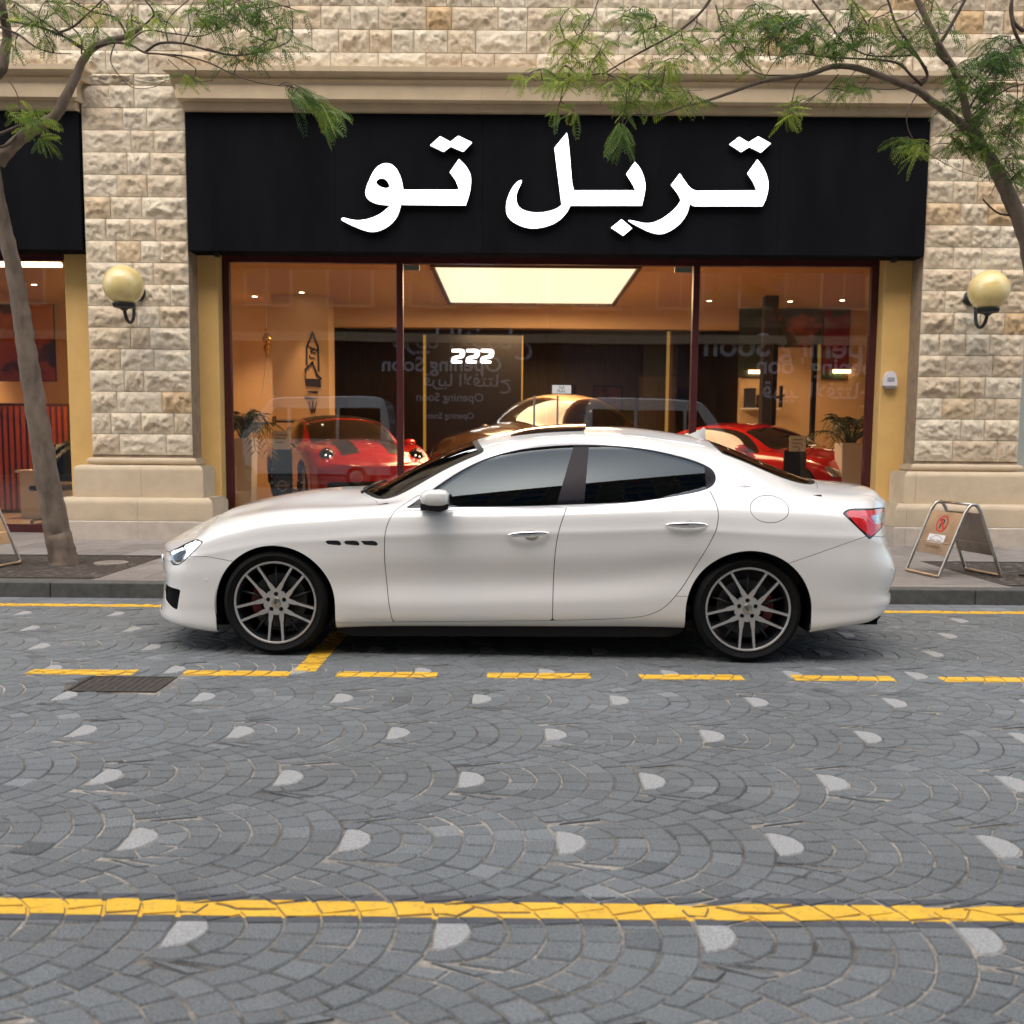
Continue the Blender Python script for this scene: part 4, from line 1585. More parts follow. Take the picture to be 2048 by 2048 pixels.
# card boards beside the show cars
for (px, Y, lb) in (((514, 813, 548, 848), 13.75, 'tall black stand with a cream price card by the red car in the left window'), ((1490, 822, 1520, 852), 14.0, 'black banner stand with a cream price card by the red car on the right')):
    a, b = at(px[0], px[1], Y), at(px[2], px[3], Y)
    t = thing('card_stand', lb, 'stand', ((a.x + b.x) / 2, Y, Zf))
    dx = .05 if px[0] > 1000 else 0
    g = MB(); g.box(a.x - .015 - dx, b.x + .015, Y + .01, Y + .045, Zf, b.z + .02); g.box(a.x - .06, b.x + .06, Y - .06, Y + .12, Zf - 0, Zf + .02); g.build('board', M['black'], t, world=True)
    g = MB(); g.box(a.x, b.x, Y, Y + .009, b.z, a.z); g.build('card', M['cream_card'] if 'cream_card' in M else plain('cream_card', (.70, .60, .45), .6), t, world=True)
    M['cream_card'] = D.materials['cream_card']
    for q in range(3):
        g = MB(); g.box(a.x + .04, b.x - .04 - .03 * q, Y - .002, Y - .0005, a.z - .06 - q * .05, a.z - .05 - q * .05); g.build('print_line', M['brown_ink'], t, world=True)
    if px[0] < 1000:
        cx, cz = (a.x + b.x) / 2, .75
        g = MB()
        hexa = [(cx + .075 * math.cos(PI / 6 + k * PI / 3), cz + .085 * math.sin(PI / 6 + k * PI / 3)) for k in range(6)]
        hexb = [(cx + .058 * math.cos(PI / 6 + k * PI / 3), cz + .068 * math.sin(PI / 6 + k * PI / 3)) for k in range(6)]
        g.prism(hexa, Y + .004, Y + .0095, [hexb])
        g.box(cx - .10, cx + .10, Y + .003, Y + .0095, cz - .015, cz + .02)
        g.build('badge', plain('grey_badge', (.25, .25, .26), .5), t, world=True)

# ------------------------------------------------------------------ car body surface
def spline_matrix(kn, out):
    """natural cubic spline: matrix mapping values at knots kn to values at positions out"""
    kn = np.asarray(kn, float)
    out = np.asarray(out, float)
    n = len(kn)
    h = np.diff(kn)
    A = np.zeros((n, n)); B = np.zeros((n, n))
    A[0, 0] = A[-1, -1] = 1
    for i in range(1, n - 1):
        A[i, i - 1] = h[i - 1]; A[i, i] = 2 * (h[i - 1] + h[i]); A[i, i + 1] = h[i]
        B[i, i - 1] = 6 / h[i - 1]; B[i, i] = -6 / h[i - 1] - 6 / h[i]; B[i, i + 1] = 6 / h[i]
    Mm = np.linalg.solve(A, B)
    R = np.zeros((len(out), n))
    idx = np.clip(np.searchsorted(kn, out) - 1, 0, n - 2)
    for r, (x, i) in enumerate(zip(out, idx)):
        a = (kn[i + 1] - x) / h[i]
        b = 1 - a
        R[r, i] += a
        R[r, i + 1] += b
        R[r] += ((a ** 3 - a) * Mm[i] + (b ** 3 - b) * Mm[i + 1]) * h[i] ** 2 / 6
    return R


class Body:
    """half body lofted through control points ctl[s][t] = (x, y, z), y >= 0"""

    def __init__(s, ctl, ns=300, nt=110, labels=None):
        C = np.array(ctl, float)
        m_ = [4, 5, 6] if labels is None else [5, 7, 9]
        d = np.linalg.norm(np.diff(C[:, m_].mean(1), axis=0), axis=1)
        u = np.concatenate([[0], np.cumsum(d)])
        dt = np.linalg.norm(np.diff(C[3:-3], axis=1), axis=2).mean(0)
        v = np.concatenate([[0], np.cumsum(dt)])
        s.nl = C.shape[1]
        us = np.linspace(0, u[-1], ns)
        vs = np.linspace(0, v[-1], nt)
        Mu, Mv = spline_matrix(u, us), spline_matrix(v, vs)
        P = np.einsum('ai,ijk,bj->abk', Mu, C, Mv)
        P[..., 1] = np.maximum(P[..., 1], 0)
        P[0, :, 1] = 0; P[-1, :, 1] = 0; P[:, -1, 1] = 0
        tl = np.interp(vs, v, np.arange(s.nl) if labels is None else labels)
        T = np.broadcast_to(tl[None, :], (ns, nt))
        s.P, s.T, s.ns, s.nt = P, T, ns, nt
        s.rows = np.concatenate([P, T[..., None]], -1).reshape(-1, 4)      # x, y, z, t
        f = []
        for i in range(ns - 1):
            for j in range(nt - 1):
                a = i * nt + j
                f.append((a, a + 1, a + nt + 1, a + nt))
        s.faces = f

    def mesh(s):
        return [s.rows.copy(), list(s.faces)]

    def y_at(s, x, z, tmin=0, tmax=99):
        R = s.rows
        m = (R[:, 3] >= tmin) & (R[:, 3] <= tmax)
        Q = R[m]
        d = (Q[:, 0] - x) ** 2 + (Q[:, 2] - z) ** 2
        k = np.argsort(d)[:4]
        w = 1 / (d[k] + 1e-6)
        return float((Q[k, 1] * w).sum() / w.sum())

    def z_at(s, x, y, tmin=6):
        R = s.rows
        Q = R[R[:, 3] >= tmin]
        d = (Q[:, 0] - x) ** 2 + (Q[:, 1] - y) ** 2
        k = np.argsort(d)[:4]
        w = 1 / (d[k] + 1e-6)
        return float((Q[k, 2] * w).sum() / w.sum())


def sdf(P, poly):
    """signed distance, positive inside"""
    P = np.asarray(P, float)
    A = np.array(poly, float)
    B = np.roll(A, -1, 0)
    dmin = np.full(len(P), 1e9)
    ins = np.zeros(len(P), bool)
    for a, b in zip(A, B):
        e = b - a
        w = P - a
        t = np.clip((w @ e) / (e @ e + 1e-12), 0, 1)
        dmin = np.minimum(dmin, np.hypot(*(w - t[:, None] * e).T))
        c = ((a[1] > P[:, 1]) != (b[1] > P[:, 1]))
        with np.errstate(divide='ignore', invalid='ignore'):
            xi = (b[0] - a[0]) * (P[:, 1] - a[1]) / (b[1] - a[1] + 1e-15) + a[0]
        ins ^= c & (P[:, 0] < xi)
    return np.where(ins, dmin, -dmin)


def split(mesh, f):
    """cut a mesh along f = 0: (f > 0 part, f < 0 part)"""
    R, F = mesh
    R = list(R)
    val = list(f)
    cache = {}
    A, Bn = [], []
    for fc in F:
        v = [val[i] for i in fc]
        if min(v) >= 0:
            A.append(fc); continue
        if max(v) <= 0:
            Bn.append(fc); continue
        pa, pb = [], []
        n = len(fc)
        for k in range(n):
            i, j = fc[k], fc[(k + 1) % n]
            vi, vj = val[i], val[j]
            if vi >= 0: pa.append(i)
            if vi <= 0: pb.append(i)
            if (vi > 0 and vj < 0) or (vi < 0 and vj > 0):
                key = (min(i, j), max(i, j))
                q = cache.get(key)
                if q is None:
                    t = vi / (vi - vj)
                    R.append(R[i] * (1 - t) + R[j] * t)
                    val.append(0.0)
                    q = len(R) - 1
                    cache[key] = q
                pa.append(q); pb.append(q)
        if len(pa) > 2: A.append(tuple(pa))
        if len(pb) > 2: Bn.append(tuple(pb))
    return compact(R, A), compact(R, Bn)


def compact(R, F):
    R = np.array(R)
    if not F: return [np.zeros((0, 4)), []]
    used = np.unique(np.fromiter((i for f in F for i in f), int))
    mp = -np.ones(len(R), int)
    mp[used] = np.arange(len(used))
    return [R[used], [tuple(int(mp[i]) for i in f) for f in F]]


def cut_out(mesh, fn, gap=0.0):
    """returns (inside piece, rest) with a gap between them"""
    v = fn(mesh[0])
    if gap == 0:
        return split(mesh, v)
    ins, tmp = split(mesh, v - gap)
    _, rest = split(tmp, fn(tmp[0]) + gap)
    return ins, rest


def emit_half(name, mesh, mat, parent, side=-1, thick=0.0, off=0.0, both=False, sharp=None):
    """mesh half -> object(s). side -1 = towards the camera"""
    R, F = mesh
    if not F: return None
    V = R[:, :3].copy()
    sides = (-1, 1) if both else (side,)
    VV, FF = [], []
    for sd_ in sides:
        W = V.copy()
        W[:, 1] *= sd_
        b = len(VV)
        VV += [tuple(w) for w in W]
        FF += [tuple(b + i for i in (f if sd_ > 0 else f[::-1])) for f in F]
    o = raw(name, VV, FF, mat, parent, True)
    if both:
        bm = bmesh.new()
        bm.from_mesh(o.data)
        bmesh.ops.remove_doubles(bm, verts=[v for v in bm.verts if abs(v.co.y) < 1e-4], dist=2e-4)
        bm.to_mesh(o.data)
        bm.free()
        o.data.polygons.foreach_set('use_smooth', np.ones(len(o.data.polygons), dtype=bool))
    if sharp: o.data.set_sharp_from_angle(angle=math.radians(sharp))
    if off:
        o.data.update()
        nm = [v.normal.copy() for v in o.data.vertices]
        for v, n_ in zip(o.data.vertices, nm): v.co += n_ * off
    if thick:
        m = o.modifiers.new('thickness', 'SOLIDIFY')
        m.thickness = thick
        m.offset = -1
        m.use_even_offset = False
        e = o.modifiers.new('edges', 'EDGE_SPLIT')
        e.split_angle = math.radians(50)
    return o


def flip_check(body):
    """outward normals for y > 0 half: quad (a, a+1, a+nt+1, a+nt)"""
    pass


# ------------------------------------------------------------------ wheels
def wheel(parent, x, y, z, R, face=-1, rim_r=.262, width=.245, caliper_side=-1, simple=False):
    """face -1: outside looks towards -y"""
    t = D.objects.new('wheel', None)
    t.location = (x, y, z)
    t.empty_display_size = .1
    if face > 0: t.rotation_euler = (0, 0, PI)
    link(t, parent)
    hw = width / 2
    g = MB()
    rr = rim_r + .004
    prof = [(rr, -hw + .012), (rr + .012, -hw + .001), (rr + .035, -hw - .006), ((R + rr) / 2, -hw - .010), (R - .022, -hw + .002), (R - .008, -hw + .016), (R - .001, -hw + .04), (R, 0), (R - .001, hw - .04), (R - .012, hw - .01), (R - .04, hw), (rr, hw - .012)]
    g.lathe(prof, axis='Y', n=72)
    g.build('tyre', M['tyre'], t, True, 60)
    g = MB()
    prof = [(rim_r + .004, -hw + .010), (rim_r + .001, -hw + .002), (rim_r - .008, -hw + .002), (rim_r - .012, -hw + .008)]
    g.lathe(prof, axis='Y', n=72)
    o = g.build('rim_lip', M['rim'], t, True, 50)
    g = MB()
    g.lathe([(rim_r - .012, -hw + .008), (rim_r - .020, -hw + .03), (rim_r - .035, 0), (rim_r - .035, hw - .02), (rim_r + .003, hw - .012)], axis='Y', n=48)
    g.build('rim', M['rim_dark'], t, True, 50)
    # spokes: five pairs that start wide at the hub and run nearly parallel to the lip
    for k in range(5):
        base_an = -PI / 2 + k * 2 * PI / 5
        for sd_ in (-1, 1):
            a_out = base_an + sd_ * math.radians(10.5)
            a_in = base_an + sd_ * math.radians(30)
            p_out = Vector((math.cos(a_out), math.sin(a_out))) * (rim_r - .011)
            p_mid = Vector((math.cos(base_an + sd_ * math.radians(16)), math.sin(base_an + sd_ * math.radians(16)))) * (rim_r * .52)
            p_in = Vector((math.cos(a_in), math.sin(a_in))) * .064
            V, F = [], []
            ws = ((p_in, .018, -hw + .030), (p_mid * .72 + p_in * .28, .0135, -hw + .022), (p_mid, .0092, -hw + .018), ((p_mid + p_out) / 2, .0078, -hw + .012), (p_out, .0080, -hw + .006))
            pts = [w[0] for w in ws]
            for i, (p, w, yy) in enumerate(ws):
                a, b = pts[max(0, i - 1)], pts[min(len(pts) - 1, i + 1)]
                d = (b - a).normalized()
                nrm = Vector((-d.y, d.x))
                for (sc, dy) in ((1, 0), (1.18, .012), (1.25, .035)):
                    for s2 in ((-1,) if False else (-1, 1)):
                        q = p + nrm * w * sc * s2
                        V.append((q.x, yy + dy, q.y))
            for i in range(len(ws) - 1):
                A_, B_ = i * 6, (i + 1) * 6
                F += [(A_ + 0, A_ + 1, B_ + 1, B_ + 0)]
            nf = len(F)
            for i in range(len(ws) - 1):
                A_, B_ = i * 6, (i + 1) * 6
                F += [(A_ + 2, A_ + 0, B_ + 0, B_ + 2), (A_ + 4, A_ + 2, B_ + 2, B_ + 4), (A_ + 1, A_ + 3, B_ + 3, B_ + 1), (A_ + 3, A_ + 5, B_ + 5, B_ + 3), (A_ + 5, A_ + 4, B_ + 4, B_ + 5)]
            me_i = [0] * nf + [1] * (len(F) - nf)
            o = raw('spoke', V, F, [M['rim'], M['rim_dark']], t, False, me_i)
        # dark slim spoke set back between the pairs
        an = base_an + PI / 5
        g = MB()
        g.tube([(math.cos(an) * .06, -hw + .05, math.sin(an) * .06), (math.cos(an) * (rim_r - .025), -hw + .04, math.sin(an) * (rim_r - .025))], [.012, .008], 6)
        g.build('inner_spoke', M['rim_dark'], t, True)
    # hub with five bolt wells
    g = MB()
    N = 60
    outer = []
    for i in range(N):
        a = 2 * PI * i / N
        c5 = math.cos(5 * (a + PI / 2))
        r = .077 + .006 * c5
        outer.append((r * math.cos(a), r * math.sin(a)))
    holes = []
    for k in range(5):
        a = PI / 2 + k * 2 * PI / 5
        cx, cz = .055 * math.cos(a), .055 * math.sin(a)
        holes.append([(cx + .0150 * math.cos(q), cz + .0150 * math.sin(q)) for q in np.linspace(0, 2 * PI, 14, endpoint=False)])
    g.prism(outer, -hw + .026, -hw + .06, holes)
    g.build('hub', M['rim'], t)
    for k in range(5):
        a = PI / 2 + k * 2 * PI / 5
        g = MB()
        g.lathe([(.001, -hw + .044), (.006, -hw + .044), (.0075, -hw + .052), (.0148, -hw + .052)], (.055 * math.cos(a), 0, .055 * math.sin(a)), 'Y', 12)
        g.build('bolt', M['black'], t, True, 40)
    g = MB(); g.lathe([(.001, -hw + .0135), (.02, -hw + .014), (.029, -hw + .018), (.032, -hw + .026)], axis='Y', n=28)
    g.build('centre_cap', M['steel'], t, True, 40)
    g = MB()
    for q in (-1, 0, 1):
        g.box(q * .008 - .0014, q * .008 + .0014, -hw + .0115, -hw + .0145, -.002, .014 if q else .018)
    g.box(-.0095, .0095, -hw + .0115, -hw + .0145, -.004, -.001).box(-.0015, .0015, -hw + .0115, -hw + .0145, -.016, -.002)
    g.build('cap_emblem', M['rim_dark'], t)
    g = MB(); g.lathe([(.001, -.02), (.06, -.02), (.062, 0), (.175, 0), (.175, .026), (.06, .026), (.001, .03)], axis='Y', n=48)
    g.build('brake_disc', M['disc'], t, True, 40)
    g = MB()
    for i in range(11):
        pass
    pts_o = [(math.cos(a) * .175, math.sin(a) * .175) for a in np.linspace(math.radians(150), math.radians(215), 10)]
    pts_i = [(math.cos(a) * .12, math.sin(a) * .12) for a in np.linspace(math.radians(215), math.radians(150), 10)]
    poly = [((p[0] if caliper_side < 0 else -p[0]), p[1]) for p in pts_o + pts_i]
    g.prism(poly, -.035, .05)
    bevel(g.build('caliper', M['caliper'], t), .006, 2)
    return t


# ------------------------------------------------------------------ control net of the white saloon (front towards -x)
def sl(x, *yz):
    return [(x, y, z) for y, z in yz]


CTL = [
    [(-2.36, 0, .17), (-2.455, 0, .195), (-2.45, 0, .30), (-2.44, 0, .40), (-2.45, 0, .50), (-2.46, 0, .575), (-2.462, 0, .615), (-2.455, 0, .635), (-2.445, 0, .652), (-2.43, 0, .67), (-2.41, 0, .687), (-2.39, 0, .702), (-2.365, 0, .715)],
    [(-2.32, .35, .17), (-2.425, .36, .195), (-2.42, .36, .30), (-2.408, .36, .40), (-2.412, .36, .50), (-2.415, .35, .58), (-2.41, .34, .62), (-2.415, .325, .642), (-2.39, .29, .665), (-2.36, .235, .692), (-2.33, .17, .717), (-2.30, .09, .738), (-2.285, 0, .755)],
    [(-2.21, .60, .17), (-2.315, .655, .182), (-2.305, .665, .30), (-2.292, .665, .40), (-2.292, .665, .50), (-2.29, .655, .58), (-2.275, .64, .632), (-2.265, .61, .668), (-2.225, .54, .705), (-2.19, .44, .745), (-2.16, .31, .788), (-2.14, .16, .818), (-2.13, 0, .832)],
    [(-2.08, .76, .16), (-2.14, .835, .17), (-2.15, .845, .29), (-2.145, .845, .40), (-2.14, .85, .51), (-2.13, .84, .60), (-2.105, .815, .672), (-2.065, .765, .722), (-2.04, .68, .765), (-2.025, .56, .805), (-2.01, .41, .848), (-2.0, .21, .876), (-1.99, 0, .888)],
    sl(-1.93, (.82, .14), (.89, .15), (.902, .29), (.905, .41), (.908, .53), (.900, .64), (.872, .725), (.812, .785), (.70, .828), (.56, .855), (.40, .885), (.2, .905), (0, .913)),
    sl(-1.73, (.85, .14), (.912, .152), (.925, .30), (.930, .43), (.935, .56), (.925, .68), (.897, .778), (.835, .842), (.71, .882), (.56, .903), (.4, .934), (.2, .957), (0, .965)),
    sl(-1.5, (.86, .15), (.925, .17), (.940, .32), (.945, .45), (.950, .59), (.943, .72), (.915, .823), (.850, .889), (.72, .925), (.57, .947), (.4, .978), (.2, 1.001), (0, 1.009)),
    sl(-1.2, (.84, .165), (.918, .188), (.940, .32), (.935, .45), (.946, .60), (.943, .74), (.915, .845), (.853, .912), (.72, .945), (.57, .970), (.4, 1.006), (.2, 1.030), (0, 1.039)),
    sl(-.96, (.82, .17), (.905, .198), (0.941, .318), (0.923, .452), (0.937, .61), (.943, .76), (.914, .865), (.857, .928), (.735, .957), (.60, .987), (.42, 1.028), (.2, 1.055), (0, 1.066)),
    sl(-.74, (.80, .175), (.900, .202), (0.943, .320), (0.916, .462), (0.934, .62), (.943, .775), (.914, .877), (.862, .940), (.770, .975), (.672, 1.010), (.50, 1.105), (.25, 1.160), (0, 1.175)),
    sl(-.48, (.80, .18), (.900, .206), (0.943, .326), (0.913, .468), (0.934, .63), (.943, .785), (.914, .886), (.865, .948), (.775, 1.045), (.662, 1.150), (.50, 1.232), (.25, 1.288), (0, 1.302)),
    sl(-.19, (.80, .182), (.900, .210), (0.942, .334), (0.911, .474), (0.934, .635), (.943, .792), (.915, .894), (.865, .955), (.768, 1.120), (.650, 1.278), (.50, 1.342), (.25, 1.392), (0, 1.406)),
    sl(.12, (.80, .184), (.900, .215), (0.941, .345), (0.910, .482), (0.934, .64), (.944, .80), (.917, .904), (.865, .966), (.765, 1.168), (.640, 1.348), (.49, 1.402), (.25, 1.447), (0, 1.461)),
    sl(.46, (.80, .187), (.900, .220), (0.940, .356), (0.911, .494), (0.935, .65), (.946, .81), (.920, .916), (.866, .982), (.764, 1.186), (.636, 1.376), (.49, 1.426), (.25, 1.464), (0, 1.478)),
    sl(.80, (.80, .19), (.900, .225), (0.940, .372), (0.914, .522), (0.938, .67), (.950, .825), (.926, .930), (.866, 1.003), (.764, 1.190), (.636, 1.368), (.49, 1.420), (.25, 1.460), (0, 1.474)),
    sl(1.10, (.81, .192), (.905, .226), (.940, .390), (.925, .560), (.950, .70), (.960, .835), (.933, .940), (.868, 1.030), (.768, 1.186), (.634, 1.325), (.48, 1.382), (.25, 1.425), (0, 1.440)),
    sl(1.36, (.83, .194), (.920, .226), (.948, .395), (.952, .560), (.964, .70), (.968, .825), (.938, .938), (.870, 1.035), (.770, 1.160), (.628, 1.282), (.47, 1.335), (.25, 1.374), (0, 1.388)),
    sl(1.60, (.84, .193), (.930, .215), (.952, .380), (.962, .545), (.971, .69), (.970, .815), (.936, .930), (.868, 1.020), (.760, 1.115), (.615, 1.197), (.46, 1.246), (.25, 1.284), (0, 1.296)),
    sl(1.84, (.84, .19), (.925, .205), (.945, .350), (.955, .500), (.962, .66), (.960, .805), (.925, .925), (.855, 1.008), (.745, 1.070), (.60, 1.112), (.45, 1.152), (.25, 1.186), (0, 1.197)),
    sl(2.05, (.82, .22), (.905, .235), (.925, .340), (.932, .465), (.942, .63), (.935, .800), (.900, .915), (.832, .990), (.73, 1.043), (.59, 1.073), (.44, 1.100), (.24, 1.122), (0, 1.130)),
    sl(2.24, (.78, .25), (.870, .262), (.892, .352), (.893, .450), (.908, .61), (.892, .785), (.853, .905), (.788, .980), (.69, 1.030), (.57, 1.060), (.42, 1.085), (.23, 1.102), (0, 1.108)),
    [(2.25, .68, .26), (2.325, .775, .275), (2.372, .80, .358), (2.362, .80, .435), (2.392, .80, .57), (2.355, .775, .74), (2.335, .75, .87), (2.33, .705, .955), (2.335, .63, 1.015), (2.35, .53, 1.05), (2.355, .40, 1.075), (2.36, .21, 1.09), (2.36, 0, 1.096)],
    [(2.35, .46, .26), (2.425, .53, .285), (2.485, .54, .365), (2.475, .54, .44), (2.505, .54, .575), (2.445, .53, .735), (2.435, .51, .865), (2.45, .475, .955), (2.44, .43, 1.015), (2.43, .355, 1.045), (2.425, .26, 1.065), (2.42, .13, 1.076), (2.42, 0, 1.08)],
    [(2.43, 0, .26), (2.505, 0, .287), (2.552, 0, .365), (2.545, 0, .44), (2.562, 0, .56), (2.51, 0, .725), (2.495, 0, .85), (2.495, 0, .94), (2.485, 0, 1.0), (2.47, 0, 1.03), (2.46, 0, 1.048), (2.452, 0, 1.058), (2.445, 0, 1.062)],
]


TL_LAB = [0, 1, 1.9, 2.1, 3, 4, 4.88, 5, 5.12, 6, 7, 8, 9, 10, 11, 12]


def creased(ctl):
    out = []
    for st in ctl:
        P = [np.array(q, float) for q in st]
        a, b = P[1] - P[2], P[3] - P[2]
        up = P[6] - P[5]
        dn = P[4] - P[5]
        out.append([P[0], P[1], P[2] + a * .10, P[2] + b * .12, P[3], P[4], P[5] + dn * .12, P[5], P[5] + up * .18, P[6], P[7], P[8], P[9], P[10], P[11], P[12]])
    return out


def circ_arch(cx, cz, r, zb=-.2, flare=0.0, n=40):
    P = [(cx - r - flare, zb)]
    P += [(cx + r * math.cos(a), cz + r * math.sin(a)) for a in np.linspace(PI, 0, n)]
    P += [(cx + r + flare, zb)]
    return P


def XZ(R): return R[:, [0, 2]]
def XY(R): return R[:, [0, 1]]


DLO = [(-.722, .925), (-.42, .934), (.12, .949), (.37, .963), (.65, .973), (.80, .984), (.92, 1.000), (1.08, 1.028), (1.20, 1.052), (1.272, 1.082), (1.303, 1.125), (1.303, 1.180), (1.268, 1.228), (1.153, 1.275), (1.028, 1.308), (.903, 1.335), (.753, 1.354), (.615, 1.363), (.49, 1.365), (.39, 1.364), (.252, 1.357), (.126, 1.343), (.03, 1.328), (-.09, 1.300), (-.20, 1.262), (-.31, 1.208), (-.42, 1.138), (-.53, 1.058), (-.62, .992)]
DLO = smooth_loop(DLO, {0, 28}, 2)
WIND = [(-1.5, -.3), (-1.075, -.3), (-1.075, 0), (-1.06, .22), (-1.005, .44), (-.93, .58), (-.865, .645), (-.80, .668), (-.64, .663), (-.48, .651), (-.30, .642), (-.195, .632), (-.185, .60), (-.225, .45), (-.26, .22), (-.27, 0), (-.27, -.3)]
WIND = WIND[2:-1]
WIND = [(-1.075, -.4)] + smooth_loop(WIND, {0, len(WIND) - 1}, 2) + [(-.27, -.4)]
REARW = [(1.30, 0), (1.305, .25), (1.325, .48), (1.345, .585), (1.375, .605), (1.62, .598), (1.80, .586), (1.92, .555), (1.99, .46), (2.035, .28), (2.05, 0)]
REARW = [(1.30, -.4)] + smooth_loop(REARW, {0, len(REARW) - 1}, 2) + [(2.05, -.4)]


def build_saloon():
    car = thing('parked_car', 'white four door saloon with tinted windows parked at the kerb', 'car', (0.016, 7.135, 0), -math.radians(2.2))
    B = Body(creased(CTL), 330, 150, TL_LAB)
    body = B.mesh()
    GAP = .0024
    dark, rest = None, None
    shell_src = B.mesh()
    # glass areas
    f_wind = lambda R: np.minimum(sdf(XY(R), WIND), (R[:, 3] - 8.55) * .1)
    f_rear = lambda R: np.minimum(sdf(XY(R), REARW), (R[:, 3] - 8.4) * .1)
    f_dlo = lambda R: np.minimum(sdf(XZ(R), DLO), (9.9 - R[:, 3]) * .1)
    af, ar = circ_arch(-1.487, .318, .3865), circ_arch(1.487, .322, .3885)
    f_af = lambda R: np.minimum(sdf(XZ(R), af), (6.6 - R[:, 3]) * .1)
    f_ar = lambda R: np.minimum(sdf(XZ(R), ar), (6.6 - R[:, 3]) * .1)
    wind, body = cut_out(body, f_wind)
    rear, body = cut_out(body, f_rear)
    dlo, body = cut_out(body, f_dlo)
    _, body = cut_out(body, f_af)
    _, body = cut_out(body, f_ar)
    # inner dark shell behind every gap
    sh = [body[0].copy(), list(body[1])]
    emit_half('inner_shell', sh, M['black_matt'], car, both=True, off=-.014)
    # lamps
    HL = [(-2.262, .622), (-2.214, .643), (-2.161, .666), (-2.108, .692), (-2.055, .716), (-2.012, .726), (-1.962, .715), (-1.996, .677), (-2.049, .624), (-2.095, .586), (-2.134, .561), (-2.186, .559), (-2.209, .570), (-2.222, .611)]
    HL = smooth_loop(HL, {0, 5, 6, 13}, 2)
    TL = smooth_loop([(2.058, .940), (2.085, .960), (2.125, .967), (2.225, .967), (2.42, .962), (2.45, .93), (2.44, .88), (2.36, .855), (2.292, .832), (2.221, .784), (2.14, .86)], {0, 9}, 2)
    hl, body = cut_out(body, lambda R: np.minimum(sdf(XZ(R), HL), (R[:, 1] - .40)), .003)
    tl, body = cut_out(body, lambda R: np.minimum(sdf(XZ(R), TL), np.minimum(R[:, 1] - .36, R[:, 0] - 2.0)), .003)
    INT = [(-2.285, .418), (-2.118, .404), (-2.148, .268), (-2.20, .280), (-2.285, .318), (-2.300, .366)]
    intake, body = cut_out(body, lambda R: np.minimum(sdf(XZ(R), INT), R[:, 1] - .5), 0)
    f_low = lambda R: np.minimum(sdf(R[:, [1, 2]], [(-1, .225), (.66, .225), (.60, .29), (.60, .36), (-1, .36)]), -2.25 - R[:, 0])
    lowin, body = cut_out(body, f_low, 0)
    grf = lambda R: np.minimum(sdf(R[:, [1, 2]], [(-1, .395), (.30, .395), (.41, .44), (.45, .52), (.40, .585), (.30, .60), (-1, .60)]), -2.30 - R[:, 0])
    grille, body = cut_out(body, grf, 0)
    # vents behind the front arch
    vents = []
    for x0 in (-1.155, -1.040, -.925):
        pv = [(x0 - .012, .741), (x0 + .012, .716), (x0 + .108, .709), (x0 + .084, .742)]
        v_, body = cut_out(body, lambda R: np.minimum(sdf(XZ(R), pv), R[:, 1] - .5), 0)
        vents.append(v_)
    # doors
    FD = [(-.722, .935), (-.748, .895), (-.775, .83), (-.785, .75), (-.786, .635), (-.780, .510), (-.760, .347), (-.737, .226), (.271, .250), (.274, .525), (.284, .711), (.307, .834), (.345, .94), (.365, 1.02), (-.6, 1.02)]
    RD = [(.365, 1.05), (.345, .94), (.307, .834), (.284, .711), (.274, .525), (.271, .250), (.56, .262), (.806, .278), (.903, .305), (.975, .349), (1.035, .418), (1.094, .499), (1.163, .624), (1.244, .772), (1.278, .858), (1.287, .955), (1.262, 1.03), (1.236, 1.085), (1.15, 1.12), (.8, 1.1)]
    FDs = smooth_loop(FD, {0, 7, 8, 13, 14}, 2)
    RDs = smooth_loop(RD, {0, 5, 18, 19}, 2)
    tlim = lambda R: np.minimum((8.2 - R[:, 3]) * .1, R[:, 1] - .5)
    fd, body = cut_out(body, lambda R: np.minimum(sdf(XZ(R), FDs), tlim(R)), GAP)
    rd, body = cut_out(body, lambda R: np.minimum(sdf(XZ(R), RDs), tlim(R)), GAP)
    # fuel flap
    FF = [(1.600 + .119 * math.cos(a), .965 + .082 * math.sin(a)) for a in np.linspace(0, 2 * PI, 40, endpoint=False)]
    fl, body = cut_out(body, lambda R: np.minimum(sdf(XZ(R), FF), np.minimum((8.3 - R[:, 3]) * .1, R[:, 1] - .5)), .0018)
    # bumpers
    FB = [(-3, 0), (-1.75, 0), (-1.75, .60), (-1.93, .625), (-2.04, .62), (-2.13, .645), (-2.262, .626), (-2.40, .622), (-3, .62)]
    RBp = [(1.6, -.1), (1.6, .60), (1.747, .647), (2.163, .793), (2.215, .808), (2.33, .79), (2.7, .79), (2.8, -.1)]
    fb, body = cut_out(body, lambda R: sdf(XZ(R), FB), .0016)
    rb, body = cut_out(body, lambda R: np.minimum(sdf(XZ(R), RBp), R[:, 0] - 1.7), .0016)
    # sill strip
    SL = [(-1.2, .215), (-.740, .220), (-.734, .229), (.27, .254), (.56, .267), (.806, .284), (.895, .313), (.965, .36), (1.02, .418), (1.3, .418), (1.3, -.1), (-1.2, -.1)]
    # bonnet
    bon = lambda R: np.minimum(sdf(XY(R), [(-2.55, -.5), (-1.085, -.5), (-1.085, 0), (-1.07, .22), (-1.015, .45), (-.94, .60), (-.885, .665), (-.87, .715), (-1.2, .715), (-1.5, .72), (-1.85, .71), (-2.03, .68), (-2.15, .60), (-2.22, .50), (-2.55, .30)]), (R[:, 3] - 6.6) * .1)
    bo, body = cut_out(body, bon, .0016)
